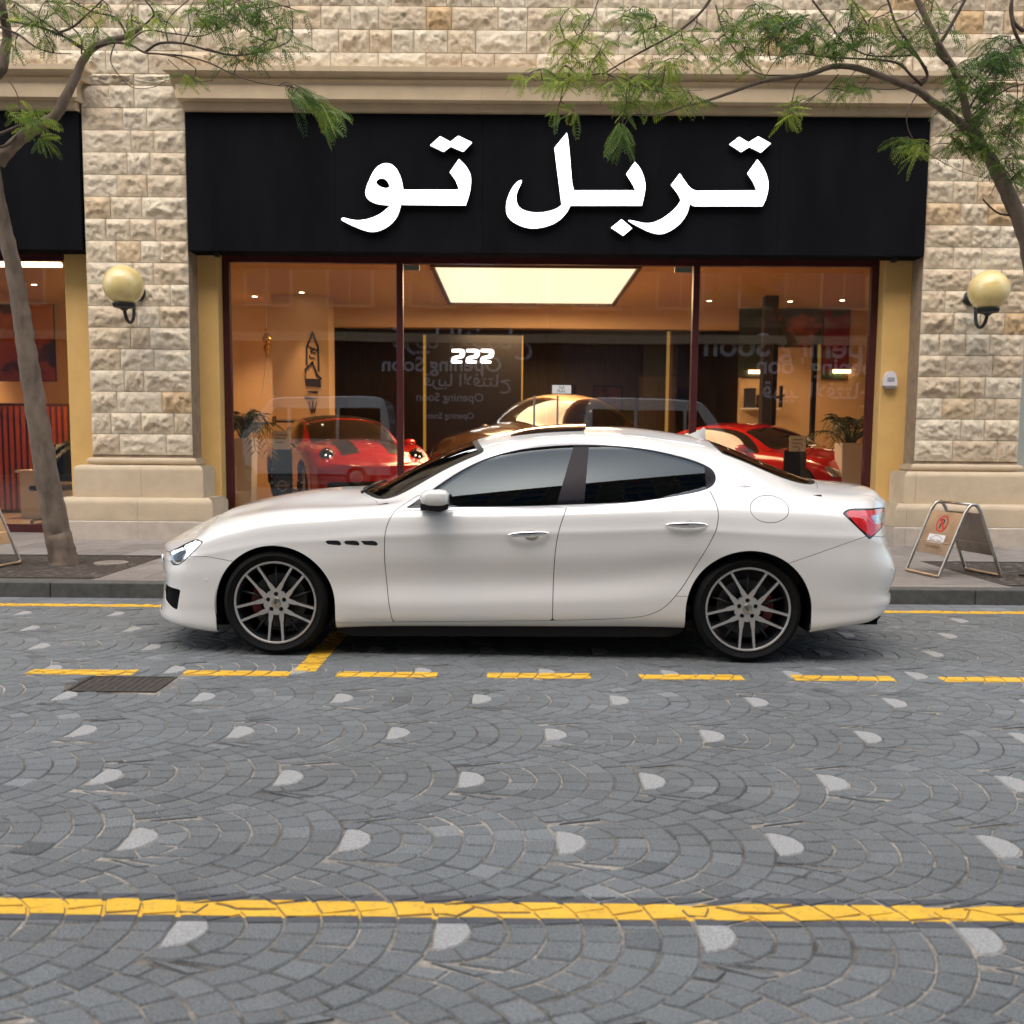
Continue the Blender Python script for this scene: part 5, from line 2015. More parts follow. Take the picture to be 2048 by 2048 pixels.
    boot = lambda R: np.minimum(sdf(XY(R), [(2.06, -.5), (2.06, 0), (2.045, .28), (2.0, .47), (1.97, .60), (2.02, .66), (2.25, .63), (2.36, .60), (2.6, .58), (2.6, -.5)]), np.minimum((R[:, 3] - 5.6) * .1, R[:, 2] - .80))
    bt, body = cut_out(body, boot, .0016)
    sill, body = cut_out(body, lambda R: np.minimum(sdf(XZ(R), SL), R[:, 1] - .5), .0014)

    pt = M['paint']
    TH = .007
    emit_half('body', body, pt, car, both=True, thick=TH)
    emit_half('bonnet', bo, pt, car, both=True, thick=TH)
    emit_half('boot_lid', bt, pt, car, both=True, thick=TH)
    fbo = emit_half('front_bumper', fb, pt, car, both=True, thick=TH)
    rbo = emit_half('rear_bumper', rb, pt, car, both=True, thick=TH)
    for sd_ in (-1, 1):
        emit_half('sill', sill, pt, car, sd_, TH)
        d1 = emit_half('door', fd, pt, car, sd_, TH)
        d2 = emit_half('door', rd, pt, car, sd_, TH)
        emit_half('fuel_flap', fl, pt, car, sd_, .004) if sd_ < 0 else emit_half('body_panel', fl, pt, car, sd_, .004)
        # handles: chrome blade over a grey disc painted as the scoop's shade
        for d_, (xa, xb, z, tilt) in ((d1, (-.012, .240, .797, .015)), (d2, (.962, 1.214, .866, .004))):
            xs_ = np.linspace(xa, xb, 15)
            V, F = [], []
            n = 10
            for i, x in enumerate(xs_):
                u = i / 14
                zz = z + tilt * (u - .5) + .0
                y = B.y_at(x, zz, 2, 7.5)
                bulge = math.sin(PI * min(1, max(0, u))) ** .45
                hz = .003 + .0165 * bulge
                oy = .006 + .026 * math.sin(PI * u) ** .5
                for k in range(n):
                    a = 2 * PI * k / n
                    V.append((x, sd_ * (y + oy + .007 * math.cos(a)), zz + hz * math.sin(a)))
            for i in range(14):
                for k in range(n):
                    q = (i * n + k, i * n + (k + 1) % n, (i + 1) * n + (k + 1) % n, (i + 1) * n + k)
                    F.append(q if sd_ < 0 else q[::-1])
            F += [tuple(range(n)), tuple(range(14 * n, 15 * n))[::-1]]
            raw('handle', V, F, M['chrome'], d_, True)
            mx, mz = (xa + xb) / 2 + .02, z - .002
            shade_disc = MB()
            y = B.y_at(mx, mz, 2, 7.5)
            shade_disc.lathe([(.001, .0008), (.030, .0009), (.044, .0005), (.050, -.004)], (0, 0, 0), 'Y', 28)
            shade_disc.v = [(v[0] * 1.0 + mx, sd_ * (y + .0015 + v[1]), v[2] * .62 + mz - .004) for v in shade_disc.v]
            shade_disc.build('handle_shade', plain('scoop_shade', (.38, .37, .35), .4) if 'scoop_shade' not in D.materials else D.materials['scoop_shade'], d_, True)
        # lamps
        lamp = emit_half('headlight', hl, M['lamp_silver'], car, sd_, .01)
        def patch(poly, nm, mt, off):
            p_, _ = cut_out(hl, lambda R: sdf(XZ(R), poly))
            emit_half(nm, p_, mt, lamp, sd_, 0, off)
        z4 = lambda *pp: [(-2.2755 + (x - 160) * (-1.965 + 2.260) / (940 - 160) + .013, .726 - (y - 148) * (.726 - .559) / (590 - 148)) for x, y in pp]
        patch(z4((340, 430), (460, 380), (520, 330), (650, 335), (610, 450), (560, 530), (470, 540), (380, 500)), 'projector_lens', M['lamp_dark'], .0012)
        patch(z4((120, 420), (280, 385), (700, 215), (800, 160), (860, 150), (820, 130), (400, 300), (100, 380)), 'upper_bezel', M['lamp_dark'], .0010)
        patch(z4((272, 395), (330, 370), (430, 345), (560, 295), (600, 330), (480, 360), (330, 430), (285, 425)), 'light_strip', M['led'] if sd_ < 0 else M['led'], .0016)
        for (cx, cy) in ((640, 272), (712, 240), (795, 205)):
            patch(z4(*[(cx + 50 * math.cos(a), cy + 34 * math.sin(a)) for a in np.linspace(0, 2 * PI, 12, endpoint=False)]), 'led', M['led'], .0018)
        patch(z4((290, 520), (380, 560), (500, 575), (600, 505), (560, 545), (500, 600), (360, 600), (290, 560)), 'lower_bezel', M['lamp_dark'], .0011)
        tlo = emit_half('tail_light', tl, M['lamp_dark'], car, sd_, .01)
        def tpatch(poly, nm, mt, off):
            p_, _ = cut_out(tl, lambda R: sdf(XZ(R), poly))
            emit_half(nm, p_, mt, tlo, sd_, 0, off)
        tpatch([(2.078, .940), (2.10, .957), (2.45, .957), (2.45, .88), (2.34, .848), (2.226, .800), (2.15, .86)], 'red_lens', M['lamp_red'], .0012)
        tpatch([(2.235, .925), (2.45, .938), (2.45, .895), (2.33, .873), (2.27, .875)], 'clear_lens', M['lamp_silver'], .0020)
        tpatch([(2.10, .918), (2.20, .920), (2.262, .862), (2.228, .822), (2.238, .818), (2.275, .862), (2.208, .928), (2.10, .926)], 'light_guide', plain('lamp_guide', (.8, .12, .12), .2) if 'lamp_guide' not in D.materials else D.materials['lamp_guide'], .0022)
        emit_half('air_intake', intake, M['black_matt'], fbo, sd_, 0, -.03)
        for v_ in vents:
            emit_half('side_vent', v_, M['black'], car, sd_, 0, -.008)
            # chrome lower edge
            ed, _ = cut_out(v_, lambda R: .004 - (R[:, 2] - R[:, 2].min()) + (R[:, 0] - R[:, 0].min()) * -.06)
            emit_half('vent_trim', ed, M['bright_trim'], car, sd_, .003, .001)
        # side glass area: bright surround, rubber, pillars, panes
        F_D = lambda R: sdf(XZ(R), DLO)
        Q_ = dlo[0]
        ed_ = np.abs(F_D(Q_)) < .02
        A_ = lambda x, z: np.stack([np.ones_like(x), x, z, x * x, x * z], 1)
        co, *_r = np.linalg.lstsq(A_(Q_[ed_, 0], Q_[ed_, 2]), Q_[ed_, 1] - .62 * (Q_[ed_, 2] - .965) * (1.36 - Q_[ed_, 2]), rcond=None)
        if sd_ < 0:
            w_ = np.clip(F_D(Q_) / .03, 0, 1)
            Q_[:, 1] = Q_[:, 1] * (1 - w_) + w_ * (A_(Q_[:, 0], Q_[:, 2]) @ co + .62 * (Q_[:, 2] - .965) * (1.36 - Q_[:, 2]))
        inner, ring = cut_out(dlo, lambda R: F_D(R) - .015)
        emit_half('window_trim', ring, M['bright_trim'], car, sd_, .008, .002)
        glass, rub = cut_out(inner, lambda R: F_D(R) - .021)
        emit_half('window_seal', rub, M['rubber'], car, sd_, .004, -.001)
        BP = [(.265, .90), (.412, 1.40), (.497, 1.40), (.452, .90)]
        bp, glass = cut_out(glass, lambda R: sdf(XZ(R), BP))
        emit_half('door_pillar', bp, M['gloss_black'], car, sd_, .004, -.0005)
        q3 = [(1.225, 1.0), (1.218, 1.40), (1.6, 1.40), (1.6, .9)]
        qp, glass = cut_out(glass, lambda R: sdf(XZ(R), q3))
        emit_half('window_corner', qp, M['gloss_black'], car, sd_, .004, -.0005)
        tri = [(-.9, .8), (-.9, 1.2), (-.515, 1.2), (-.515, .8)]
        tp, glass = cut_out(glass, lambda R: sdf(XZ(R), tri))
        emit_half('mirror_sail', tp, M['black'], car, sd_, .004, -.001)
        fw, rw = cut_out(glass, lambda R: .40 - R[:, 0])
        emit_half('side_window', fw, M['car_glass'], car, sd_, 0, -.004)
        emit_half('side_window', rw, M['car_glass'], car, sd_, 0, -.004)
        # door mirror
        mirror = MB()
        V, F = [], []
        n = 20
        secs = [(-.905, .10, .55), (-.925, .25, .8), (-.97, .6, .96), (-1.03, .9, 1), (-1.08, .98, 1), (-1.115, .86, .93), (-1.13, .55, .75)]
        for (y, sc, tz) in secs:
            for k in range(n):
                a = 2 * PI * k / n
                c_, s_ = math.cos(a), math.sin(a)
                ex = (abs(c_) ** .55) * (1 if c_ > 0 else -1)
                ez = (abs(s_) ** .6) * (1 if s_ > 0 else -1)
                V.append((-.445 + .083 * ex * sc - (.02 if c_ < 0 else 0) * sc * (1 - abs(ez)), y, 1.022 + .052 * ez * tz * (.35 + .65 * sc)))
        for i in range(len(secs) - 1):
            for k in range(n):
                F.append((i * n + k, i * n + (k + 1) % n, (i + 1) * n + (k + 1) % n, (i + 1) * n + k))
        F += [tuple(range(n))[::-1], tuple(range((len(secs) - 1) * n, len(secs) * n))]
        F = [f[::-1] for f in F]
        if sd_ > 0:
            V = [(a, -b, c) for a, b, c in V]
            F = [f[::-1] for f in F]
        mo = raw('door_mirror', V, F, pt, car, True)
        mo.data.set_sharp_from_angle(angle=math.radians(60))
        g = MB()
        g.prism([(-.53, .985), (-.365, .985), (-.37, .955), (-.42, .938), (-.49, .945), (-.535, .965)], -1.10, -.90)
        g.prism([(-.56, .975), (-.40, .975), (-.42, .935), (-.56, .935)], -.93, -.855)
        if sd_ > 0: g.v = [(a, -b, c) for a, b, c in g.v]; g.f = [f[::-1] for f in g.f]
        bevel(g.build('mirror_foot', M['black'], mo), .010, 3)
        g = MB()
        ys = (-1.105, -.95) if sd_ < 0 else (.95, 1.105)
        g.box(-.363, -.3615, ys[0], ys[1], .985, 1.06)
        bevel(g.build('mirror_glass', M['chrome'], mo), .01, 2)
    emit_half('windscreen', wind, M['wind_glass'], car, both=True, off=-.004)
    emit_half('rear_window', rear, M['wind_glass'], car, both=True, off=-.004)
    # black borders round the screens
    for msh, poly, w in ((wind, WIND, .035), (rear, REARW, .03)):
        ring, _ = cut_out(msh, lambda R: w - sdf(XY(R), poly))
        emit_half('screen_border', ring, M['black'], car, both=True, off=-.0015)
    emit_half('grille_backing', grille, M['black_matt'], fbo, both=True, off=-.03)
    emit_half('lower_grille', lowin, M['black_matt'], fbo, both=True, off=-.03)
    for y in np.linspace(-.36, .36, 13):
        g = MB()
        bow = .0 - .06 * (y / .4) ** 2
        g.tube([(-2.445 - bow * .6, y, .42 + abs(y) * .04), (-2.452 - bow * .6, y, .50), (-2.456 - bow * .6, y, .575)], .005, 6)
        g.build('grille_bar', M['chrome'], fbo, True)
    # emblem in the grille and on the roof pillar: oval ring with a three pointed fork
    def emblem(name, cx, cz, s, yfun, xf=None):
        g = MB()
        ring = [(cx + .020 * s * math.sin(a), cz + .032 * s * math.cos(a) + .010 * s) for a in np.linspace(-2.5, 2.5, 22)]
        g.tube([(x, -(yfun(x, z) + .002), z) for x, z in ring], .0014 * s, 6)
        bar = [(cx - .036 * s, cz - .018 * s), (cx, cz - .020 * s), (cx + .036 * s, cz - .018 * s)]
        g.tube([(x, -(yfun(x, z) + .002), z) for x, z in bar], .0018 * s, 6)
        for q in (-1, 0, 1):
            ln = [(cx + q * .010 * s, cz - .020 * s), (cx + q * .012 * s, cz + (.006 if q else .020) * s)]
            g.tube([(x, -(yfun(x, z) + .002), z) for x, z in ln], .0016 * s, 6)
        g.tube([(cx, -(yfun(cx, cz - .03 * s) + .002), cz - .034 * s), (cx, -(yfun(cx, cz) + .002), cz - .018 * s)], .002 * s, 6)
        g.build(name, M['chrome'], car, True)
    emblem('pillar_emblem', 1.465, 1.118, 1.0, lambda x, z: B.y_at(x, z, 6.5, 9.3))
    # sunroof panel, tilted open
    g = MB()
    n = 12
    V, F = [], []
    for lay_, dz in ((0, .0), (1, -.012)):
        for i in range(n + 1):
            for j in range(n + 1):
                x = -.02 + .50 * i / n
                y = -.40 + .80 * j / n
                V.append((x, y, B.z_at(x, abs(y), 9) + .004 + .020 * (i / n) ** .6 + dz))
    for i in range(n):
        for j in range(n):
            a = i * (n + 1) + j
            F.append((a, a + n + 1, a + n + 2, a + 1))
            b = a + (n + 1) ** 2
            F.append((b, b + 1, b + n + 2, b + n + 1))
    N1 = (n + 1) ** 2
    rim_ = [j for j in range(n + 1)] + [i * (n + 1) + n for i in range(1, n + 1)] + [n * (n + 1) + j for j in range(n - 1, -1, -1)] + [i * (n + 1) for i in range(n - 1, 0, -1)]
    for k in range(len(rim_)):
        a, b = rim_[k], rim_[(k + 1) % len(rim_)]
        F.append((a, b, b + N1, a + N1))
    raw('sunroof', V, F, M['wind_glass'] if False else plain('sunroof_glass', (.05, .03, .02), .08, coat=1), car, True, sharp=40)
    # aerial fin
    g = MB()
    V = []
    fin = [(1.165, 0), (1.225, .018), (1.285, .055), (1.318, .086), (1.330, .082), (1.331, .04), (1.338, 0)]
    for (x, h) in fin:
        zb = B.z_at(x, 0, 10) - .006
        w = .004 + .016 * (1 - h / .065)
        for s_ in (-1, 1): V.append((x, s_ * (w if h > 0 else w), zb + h))
    bm_ = []
    F = []
    pts = [(x, B.z_at(x, 0, 10) - .006 + h) for x, h in fin]
    g.prism(pts[::-1], -.011, .011)
    bevel(g.build('aerial', pt, car), .006, 3, 30)
    # black rocker below the sill, underbody, wheel arch liners
    for ya, yb in ((-.885, -.84), (.84, .885)):
        g = MB()
        g.prism([(-1.10, .192), (1.095, .222), (1.09, .185), (1.0, .150), (-1.0, .125), (-1.10, .15)], ya, yb)
        bevel(g.build('rocker', M['rocker'], car), .01, 2)
    g = MB()
    g.box(-1.12, 1.12, -.84, .84, .14, .19)
    g.box(-2.2, -1.85, -.75, .75, .16, .2).box(1.85, 2.35, -.72, .72, .22, .27).box(-1.9, -1.1, -.55, .55, .2, .5).box(1.1, 1.9, -.55, .55, .2, .5)
    g.build('underbody', M['black_matt'], car)
    for cx in (-1.487, 1.487):
        for sd_ in (-1, 1):
            V, F = [], []
            nn = 24
            for k in range(nn + 1):
                a = math.radians(-18 + 216 * k / nn)
                for (r, y) in ((.392, .915), (.395, .62), (.30, .58), (.05, .56)):
                    V.append((cx + r * math.cos(a), sd_ * y, .32 + r * math.sin(a)))
            for k in range(nn):
                for q in range(3):
                    F.append((k * 4 + q, k * 4 + q + 1, k * 4 + q + 5, k * 4 + q + 4))
            raw('wheel_arch_liner', V, F, M['black_matt'], car)
            wheel(car, cx, sd_ * .805, .338, .338, face=sd_, caliper_side=(-1 if cx < 0 else 1) * (1 if sd_ < 0 else -1))
    # cabin
    g = MB()
    g.box(-1.0, 1.5, -.80, .80, .30, .34)
    g.prism([(-1.0, .5), (-1.0, .93), (-.80, .97), (-.55, .93), (-.5, .60)], -.79, .79)
    g.build('dashboard', M['dash'], car)
    g = MB(); g.tube([(-.44 - .06 * math.sin(a), -.36 + .18 * math.cos(a), .90 + .17 * math.sin(a)) for a in np.linspace(0, 2 * PI, 25)], .014, 8); g.build('steering_wheel', M['dash'], car, True)
    g = MB()
    g.prism([(1.25, .4), (1.35, 1.03), (1.95, 1.05), (2.0, .5)], -.78, .78)
    g.build('parcel_shelf', M['dash'], car)
    for y in (-.37, .37):
        for x in (-.05, .85):
            g = MB()
            g.prism([(x - .30, .42), (x - .30, .55), (x + .12, .52), (x + .30, 1.08), (x + .40, 1.08), (x + .28, .42)], y - .25, y + .25)
            s_ = bevel(g.build('car_seat', M['seat'], car), .04, 3)
            g = MB(); g.prism([(x + .31, 1.10), (x + .33, 1.25), (x + .41, 1.25), (x + .41, 1.10)], y - .12, y + .12)
            bevel(g.build('headrest', M['seat'], s_), .03, 3)
    # wipers lying at the foot of the screen
    for y0 in (-.45, .25):
        g = MB()
        zz = lambda x, y: B.z_at(x, abs(y), 8.8)
        g.tube([(-1.02, y0, zz(-1.02, y0) + .012), (-.98, y0 + .2, zz(-.98, y0 + .2) + .018), (-.93, y0 + .42, zz(-.93, y0 + .42) + .012)], .009, 6)
        g.build('wiper', M['black'], car, True)
    # exhaust tips
    for sd_ in (-1, 1):
        for dy in (.56, .66):
            g = MB(); g.lathe([(.034, 2.20), (.038, 2.395 - (dy - .56) * .9), (.034, 2.40 - (dy - .56) * .9), (.032, 2.20)], (0, sd_ * dy, .240), 'X', 20)
            g.build('exhaust_tip', M['chrome'], car, True)
    g = MB(); g.prism([(2.15, .265), (2.38, .272), (2.35, .235), (2.2, .215)], -.70, .70); g.build('diffuser', M['black'], car)
    # rear number plate recess and sensor dots
    for (x, z) in ((-1.93, .475), (2.395, .585)):
        for sd_ in (-1, 1):
            g = MB(); y = B.y_at(x, z, 1, 6)
            g.ball((x, sd_ * (y + .0005), z), .0085, 12, 8, 1, .25, 1)
            g.build('parking_sensor', M['plinth'] if False else pt, car, True)
    return car, B


saloon, SB = build_saloon()

# ------------------------------------------------------------------ cars on show inside
M['red'] = plain('red_car_paint', (0.42, 0.006, 0.008), .22, coat=1.0)
M['brown'] = plain('brown_car_paint', (0.035, 0.018, 0.010), .2, coat=1.0)
M['cream'] = plain('cream_car_paint', (0.62, 0.45, 0.28), .25, coat=1.0)
M['show_glass'] = plain('show_car_glass', (0.012, 0.011, 0.011), .08, coat=.5)


def show_car(label, loc, th, sx, sz, paint, roofp, style):
    car = thing('show_car', label, 'car', loc, th)
    C = np.array(CTL, float)
    C[..., 0] *= sx
    C[..., 2] = .13 + (C[..., 2] - .13) * sz
    if style == 'sport':
        # fuller front wings and a shorter, lower tail
        for s_ in range(4, 9):
            C[s_, 6:9, 2] += (.035, .05, .03)
    B = Body([[tuple(p) for p in st] for st in C], 170, 70)
    body = B.mesh()
    X, Z = sx, lambda z: .13 + (z - .13) * sz
    dlo = [(x * X, Z(z)) for x, z in DLO]
    wi = [(x * X, y) for x, y in WIND]
    re = [(x * X, y) for x, y in REARW]
    wind, body = cut_out(body, lambda R: np.minimum(sdf(XY(R), wi), (R[:, 3] - 8.55) * .1))
    rear, body = cut_out(body, lambda R: np.minimum(sdf(XY(R), re), (R[:, 3] - 8.4) * .1))
    dl, body = cut_out(body, lambda R: np.minimum(sdf(XZ(R), dlo), (9.9 - R[:, 3]) * .1))
    for cx in (-1.487 * X, 1.487 * X):
        ar = circ_arch(cx, Z(.32), .375)
        _, body = cut_out(body, lambda R: np.minimum(sdf(XZ(R), ar), (6.6 - R[:, 3]) * .1))
    grl, body = cut_out(body, lambda R: np.minimum(sdf(R[:, [1, 2]], [(-1, Z(.22)), (.74, Z(.22)), (.70, Z(.40)), (-1, Z(.42))]), -2.2 * X - R[:, 0]))
    bon, body = cut_out(body, lambda R: np.minimum(sdf(XY(R), [(-2.4 * X, -.5), (-1.085 * X, -.5), (-1.085 * X, 0), (-.98 * X, .50), (-.90 * X, .66), (-1.85 * X, .62), (-2.2 * X, .45)]), (R[:, 3] - 6.6) * .1), .002)
    rf, body = cut_out(body, lambda R: np.minimum(np.minimum(R[:, 0] + .17 * X, 1.33 * X - R[:, 0]), (R[:, 3] - 9.35) * .1), .0)
    emit_half('body', body, paint, car, both=True)
    emit_half('bonnet', bon, paint, car, both=True)
    emit_half('roof', rf, roofp, car, both=True)
    emit_half('windscreen', wind, M['show_glass'], car, both=True)
    emit_half('rear_window', rear, M['show_glass'], car, both=True)
    emit_half('front_grille', grl, M['black'], car, both=True)
    for sd_ in (-1, 1):
        emit_half('side_window', dl, M['show_glass'], car, sd_)
        if style == 'sport':
            x, y = -1.98 * X, .66
            z = B.z_at(x, y, 5) - .01
            g = MB(); g.ball((x, sd_ * y, z - .03), .115, 28, 16, .75, .95, 1.0)
            hl = g.build('headlight', M['show_glass'], car, True)
            g = MB(); g.lathe([(.116, .0), (.125, .006), (.128, 0), (.116, -.01)], (0, 0, 0), 'X', 28, True)
            g.v = [(v[0] * 1 + x - .02 + 0 * v[1], sd_ * y + v[1], v[2] + z - .03) for v in g.v]
            g.build('bezel', paint, hl, True)
            for dy in (-.03, .03):
                g = MB(); g.ball((x - .083, sd_ * y + dy, z - .02 + dy * .3), .012, 10, 6); g.build('lamp_bulb', M['led'], hl, True)
        else:
            HLp = [(-2.262 * X, Z(.622)), (-2.161 * X, Z(.666)), (-2.012 * X, Z(.726)), (-1.962 * X, Z(.715)), (-2.049 * X, Z(.624)), (-2.134 * X, Z(.561)), (-2.209 * X, Z(.57))]
            p_, _ = cut_out(B.mesh(), lambda R: np.minimum(sdf(XZ(R), HLp), R[:, 1] - .4))
            emit_half('headlight', p_, M['lamp_silver'], car, sd_, 0, .004)
        g = MB(); g.ball((-.45 * X, sd_ * 1.0, Z(1.0)), .1, 18, 10, .9, 1, .62)
        mm = g.build('door_mirror', paint, car, True)
        g = MB(); g.tube([(-.45 * X, sd_ * .84, Z(.94)), (-.45 * X, sd_ * .96, Z(.97))], .02, 8); g.build('mirror_foot', M['black'], mm, True)
    for cx in (-1.487 * X, 1.487 * X):
        for sd_ in (-1, 1):
            t = D.objects.new('wheel', None); t.location = (cx, sd_ * .81, .335); t.rotation_euler = (0, 0, 0 if sd_ < 0 else PI); link(t, car)
            g = MB(); g.lathe([(.24, -.11), (.27, -.12), (.32, -.11), (.335, -.08), (.335, .10), (.25, .11)], axis='Y', n=40); g.build('tyre', M['tyre'], t, True, 50)
            g = MB(); g.lathe([(.245, -.10), (.232, -.11), (.225, -.08), (.21, 0), (.001, 0)], axis='Y', n=36); g.build('rim', M['rim_dark'], t, True, 50)
            for k in range(10):
                a = 2 * PI * k / 10
                g = MB(); g.obox((.13 * math.cos(a), -.085, .13 * math.sin(a)), (math.cos(a), 0, math.sin(a)), (0, 1, 0), (-math.sin(a), 0, math.cos(a)), .10, .01, .010); g.build('spoke', M['rim'], t)
            V, F = [], []
            for k in range(21):
                a = math.radians(-15 + 210 * k / 20)
                for (r, y) in ((.378, .88), (.36, .60), (.05, .56)): V.append((cx + r * math.cos(a), sd_ * y, Z(.32) + r * math.sin(a)))
            for k in range(20):
                for q in range(2): F.append((k * 3 + q, k * 3 + q + 1, k * 3 + q + 4, k * 3 + q + 3))
            raw('wheel_arch_liner', V, F, M['black_matt'], car)
    g = MB(); g.box(-2.1 * X, 2.2 * X, -.78, .78, .15, .22); g.build('underbody', M['black_matt'], car)
    if style == 'sport':
        for y in (-.36, .36):
            st, _ = cut_out(B.mesh(), lambda R: np.minimum(np.minimum(.13 - abs(R[:, 1] - .34), np.minimum(R[:, 0] + 2.1 * X, -1.12 * X - R[:, 0])), (R[:, 3] - 8) * .1))
        emit_half('bonnet_stripe', st, M['black'], car, both=True, off=.003)
    return car, B


rc, RB1 = show_car('red sports car with round headlights and a rear wing in the left window', (-2.78, 16.35, Zf), math.radians(112), .98, .93, M['red'], M['black'], 'sport')
# rear wing
g = MB(); g.prism([(1.75, 1.30), (2.05, 1.335), (2.06, 1.315), (1.75, 1.27)], -.82, .82); w_ = g.build('rear_wing', M['black'], rc)
for y in (-.81, .81):
    g = MB(); g.prism([(1.70, 1.38), (2.10, 1.38), (2.08, 1.20), (1.72, 1.24)], y - .008, y + .008); g.build('end_plate', M['black'], w_)
for y in (-.35, .35):
    g = MB(); g.prism([(1.80, 1.29), (1.88, 1.29), (1.98, .95), (1.86, .95)], y - .012, y + .012); g.build('wing_strut', M['black'], w_)
show_car('low red sports car with a cream windscreen reflection in the right window', (3.95, 16.0, Zf), math.radians(128), .90, .87, M['red'], M['red'], 'sport2')
show_car('dark brown car with a cream roof behind the centre glass doors', (.55, 17.3, Zf), math.radians(52), .95, 1.24, M['brown'], M['cream'], 'suv')

# ------------------------------------------------------------------ trees
M['bark'] = plain('grey_brown_bark', (0.165, 0.125, 0.092), .9, var=.38, vscale=9, bmp=1.0, bscale=18, stretch=(1, 1, .4))
M['twig'] = plain('dark_twig', (0.085, 0.058, 0.045), .85, var=.3, vscale=10)


def leaf_material():
    m, nt, p, out = nt_new('feathery_leaf')
    nt.nodes.remove(p)
    a = nt.nodes.new('ShaderNodeAttribute'); a.attribute_name = 'tint'
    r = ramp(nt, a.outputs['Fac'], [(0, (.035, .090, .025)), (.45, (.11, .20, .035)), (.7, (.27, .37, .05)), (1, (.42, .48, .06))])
    d = nt.nodes.new('ShaderNodeBsdfPrincipled')
    d.inputs['Roughness'].default_value = .5
    nt.links.new(r.outputs[0], d.inputs['Base Color'])
    tl = nt.nodes.new('ShaderNodeBsdfTranslucent')
    nt.links.new(r.outputs[0], tl.inputs[0])
    mx = nt.nodes.new('ShaderNodeMixShader'); mx.inputs[0].default_value = .45
    nt.links.new(d.outputs[0], mx.inputs[1]); nt.links.new(tl.outputs[0], mx.inputs[2])
    nt.links.new(mx.outputs[0], out.inputs[0])
    return m


M['leaf'] = leaf_material()


def catmull(P, n):
    P = [Vector(p) for p in P]
    out = []
    for i in range(len(P) - 1):
        a, b, c, d = P[max(i - 1, 0)], P[i], P[i + 1], P[min(i + 2, len(P) - 1)]
        for k in range(n):
            t = k / n
            out.append(.5 * ((2 * b) + (c - a) * t + (2 * a - 5 * b + 4 * c - d) * t * t + (3 * b - 3 * c + d - a) * t ** 3))
    out.append(P[-1])
    return out


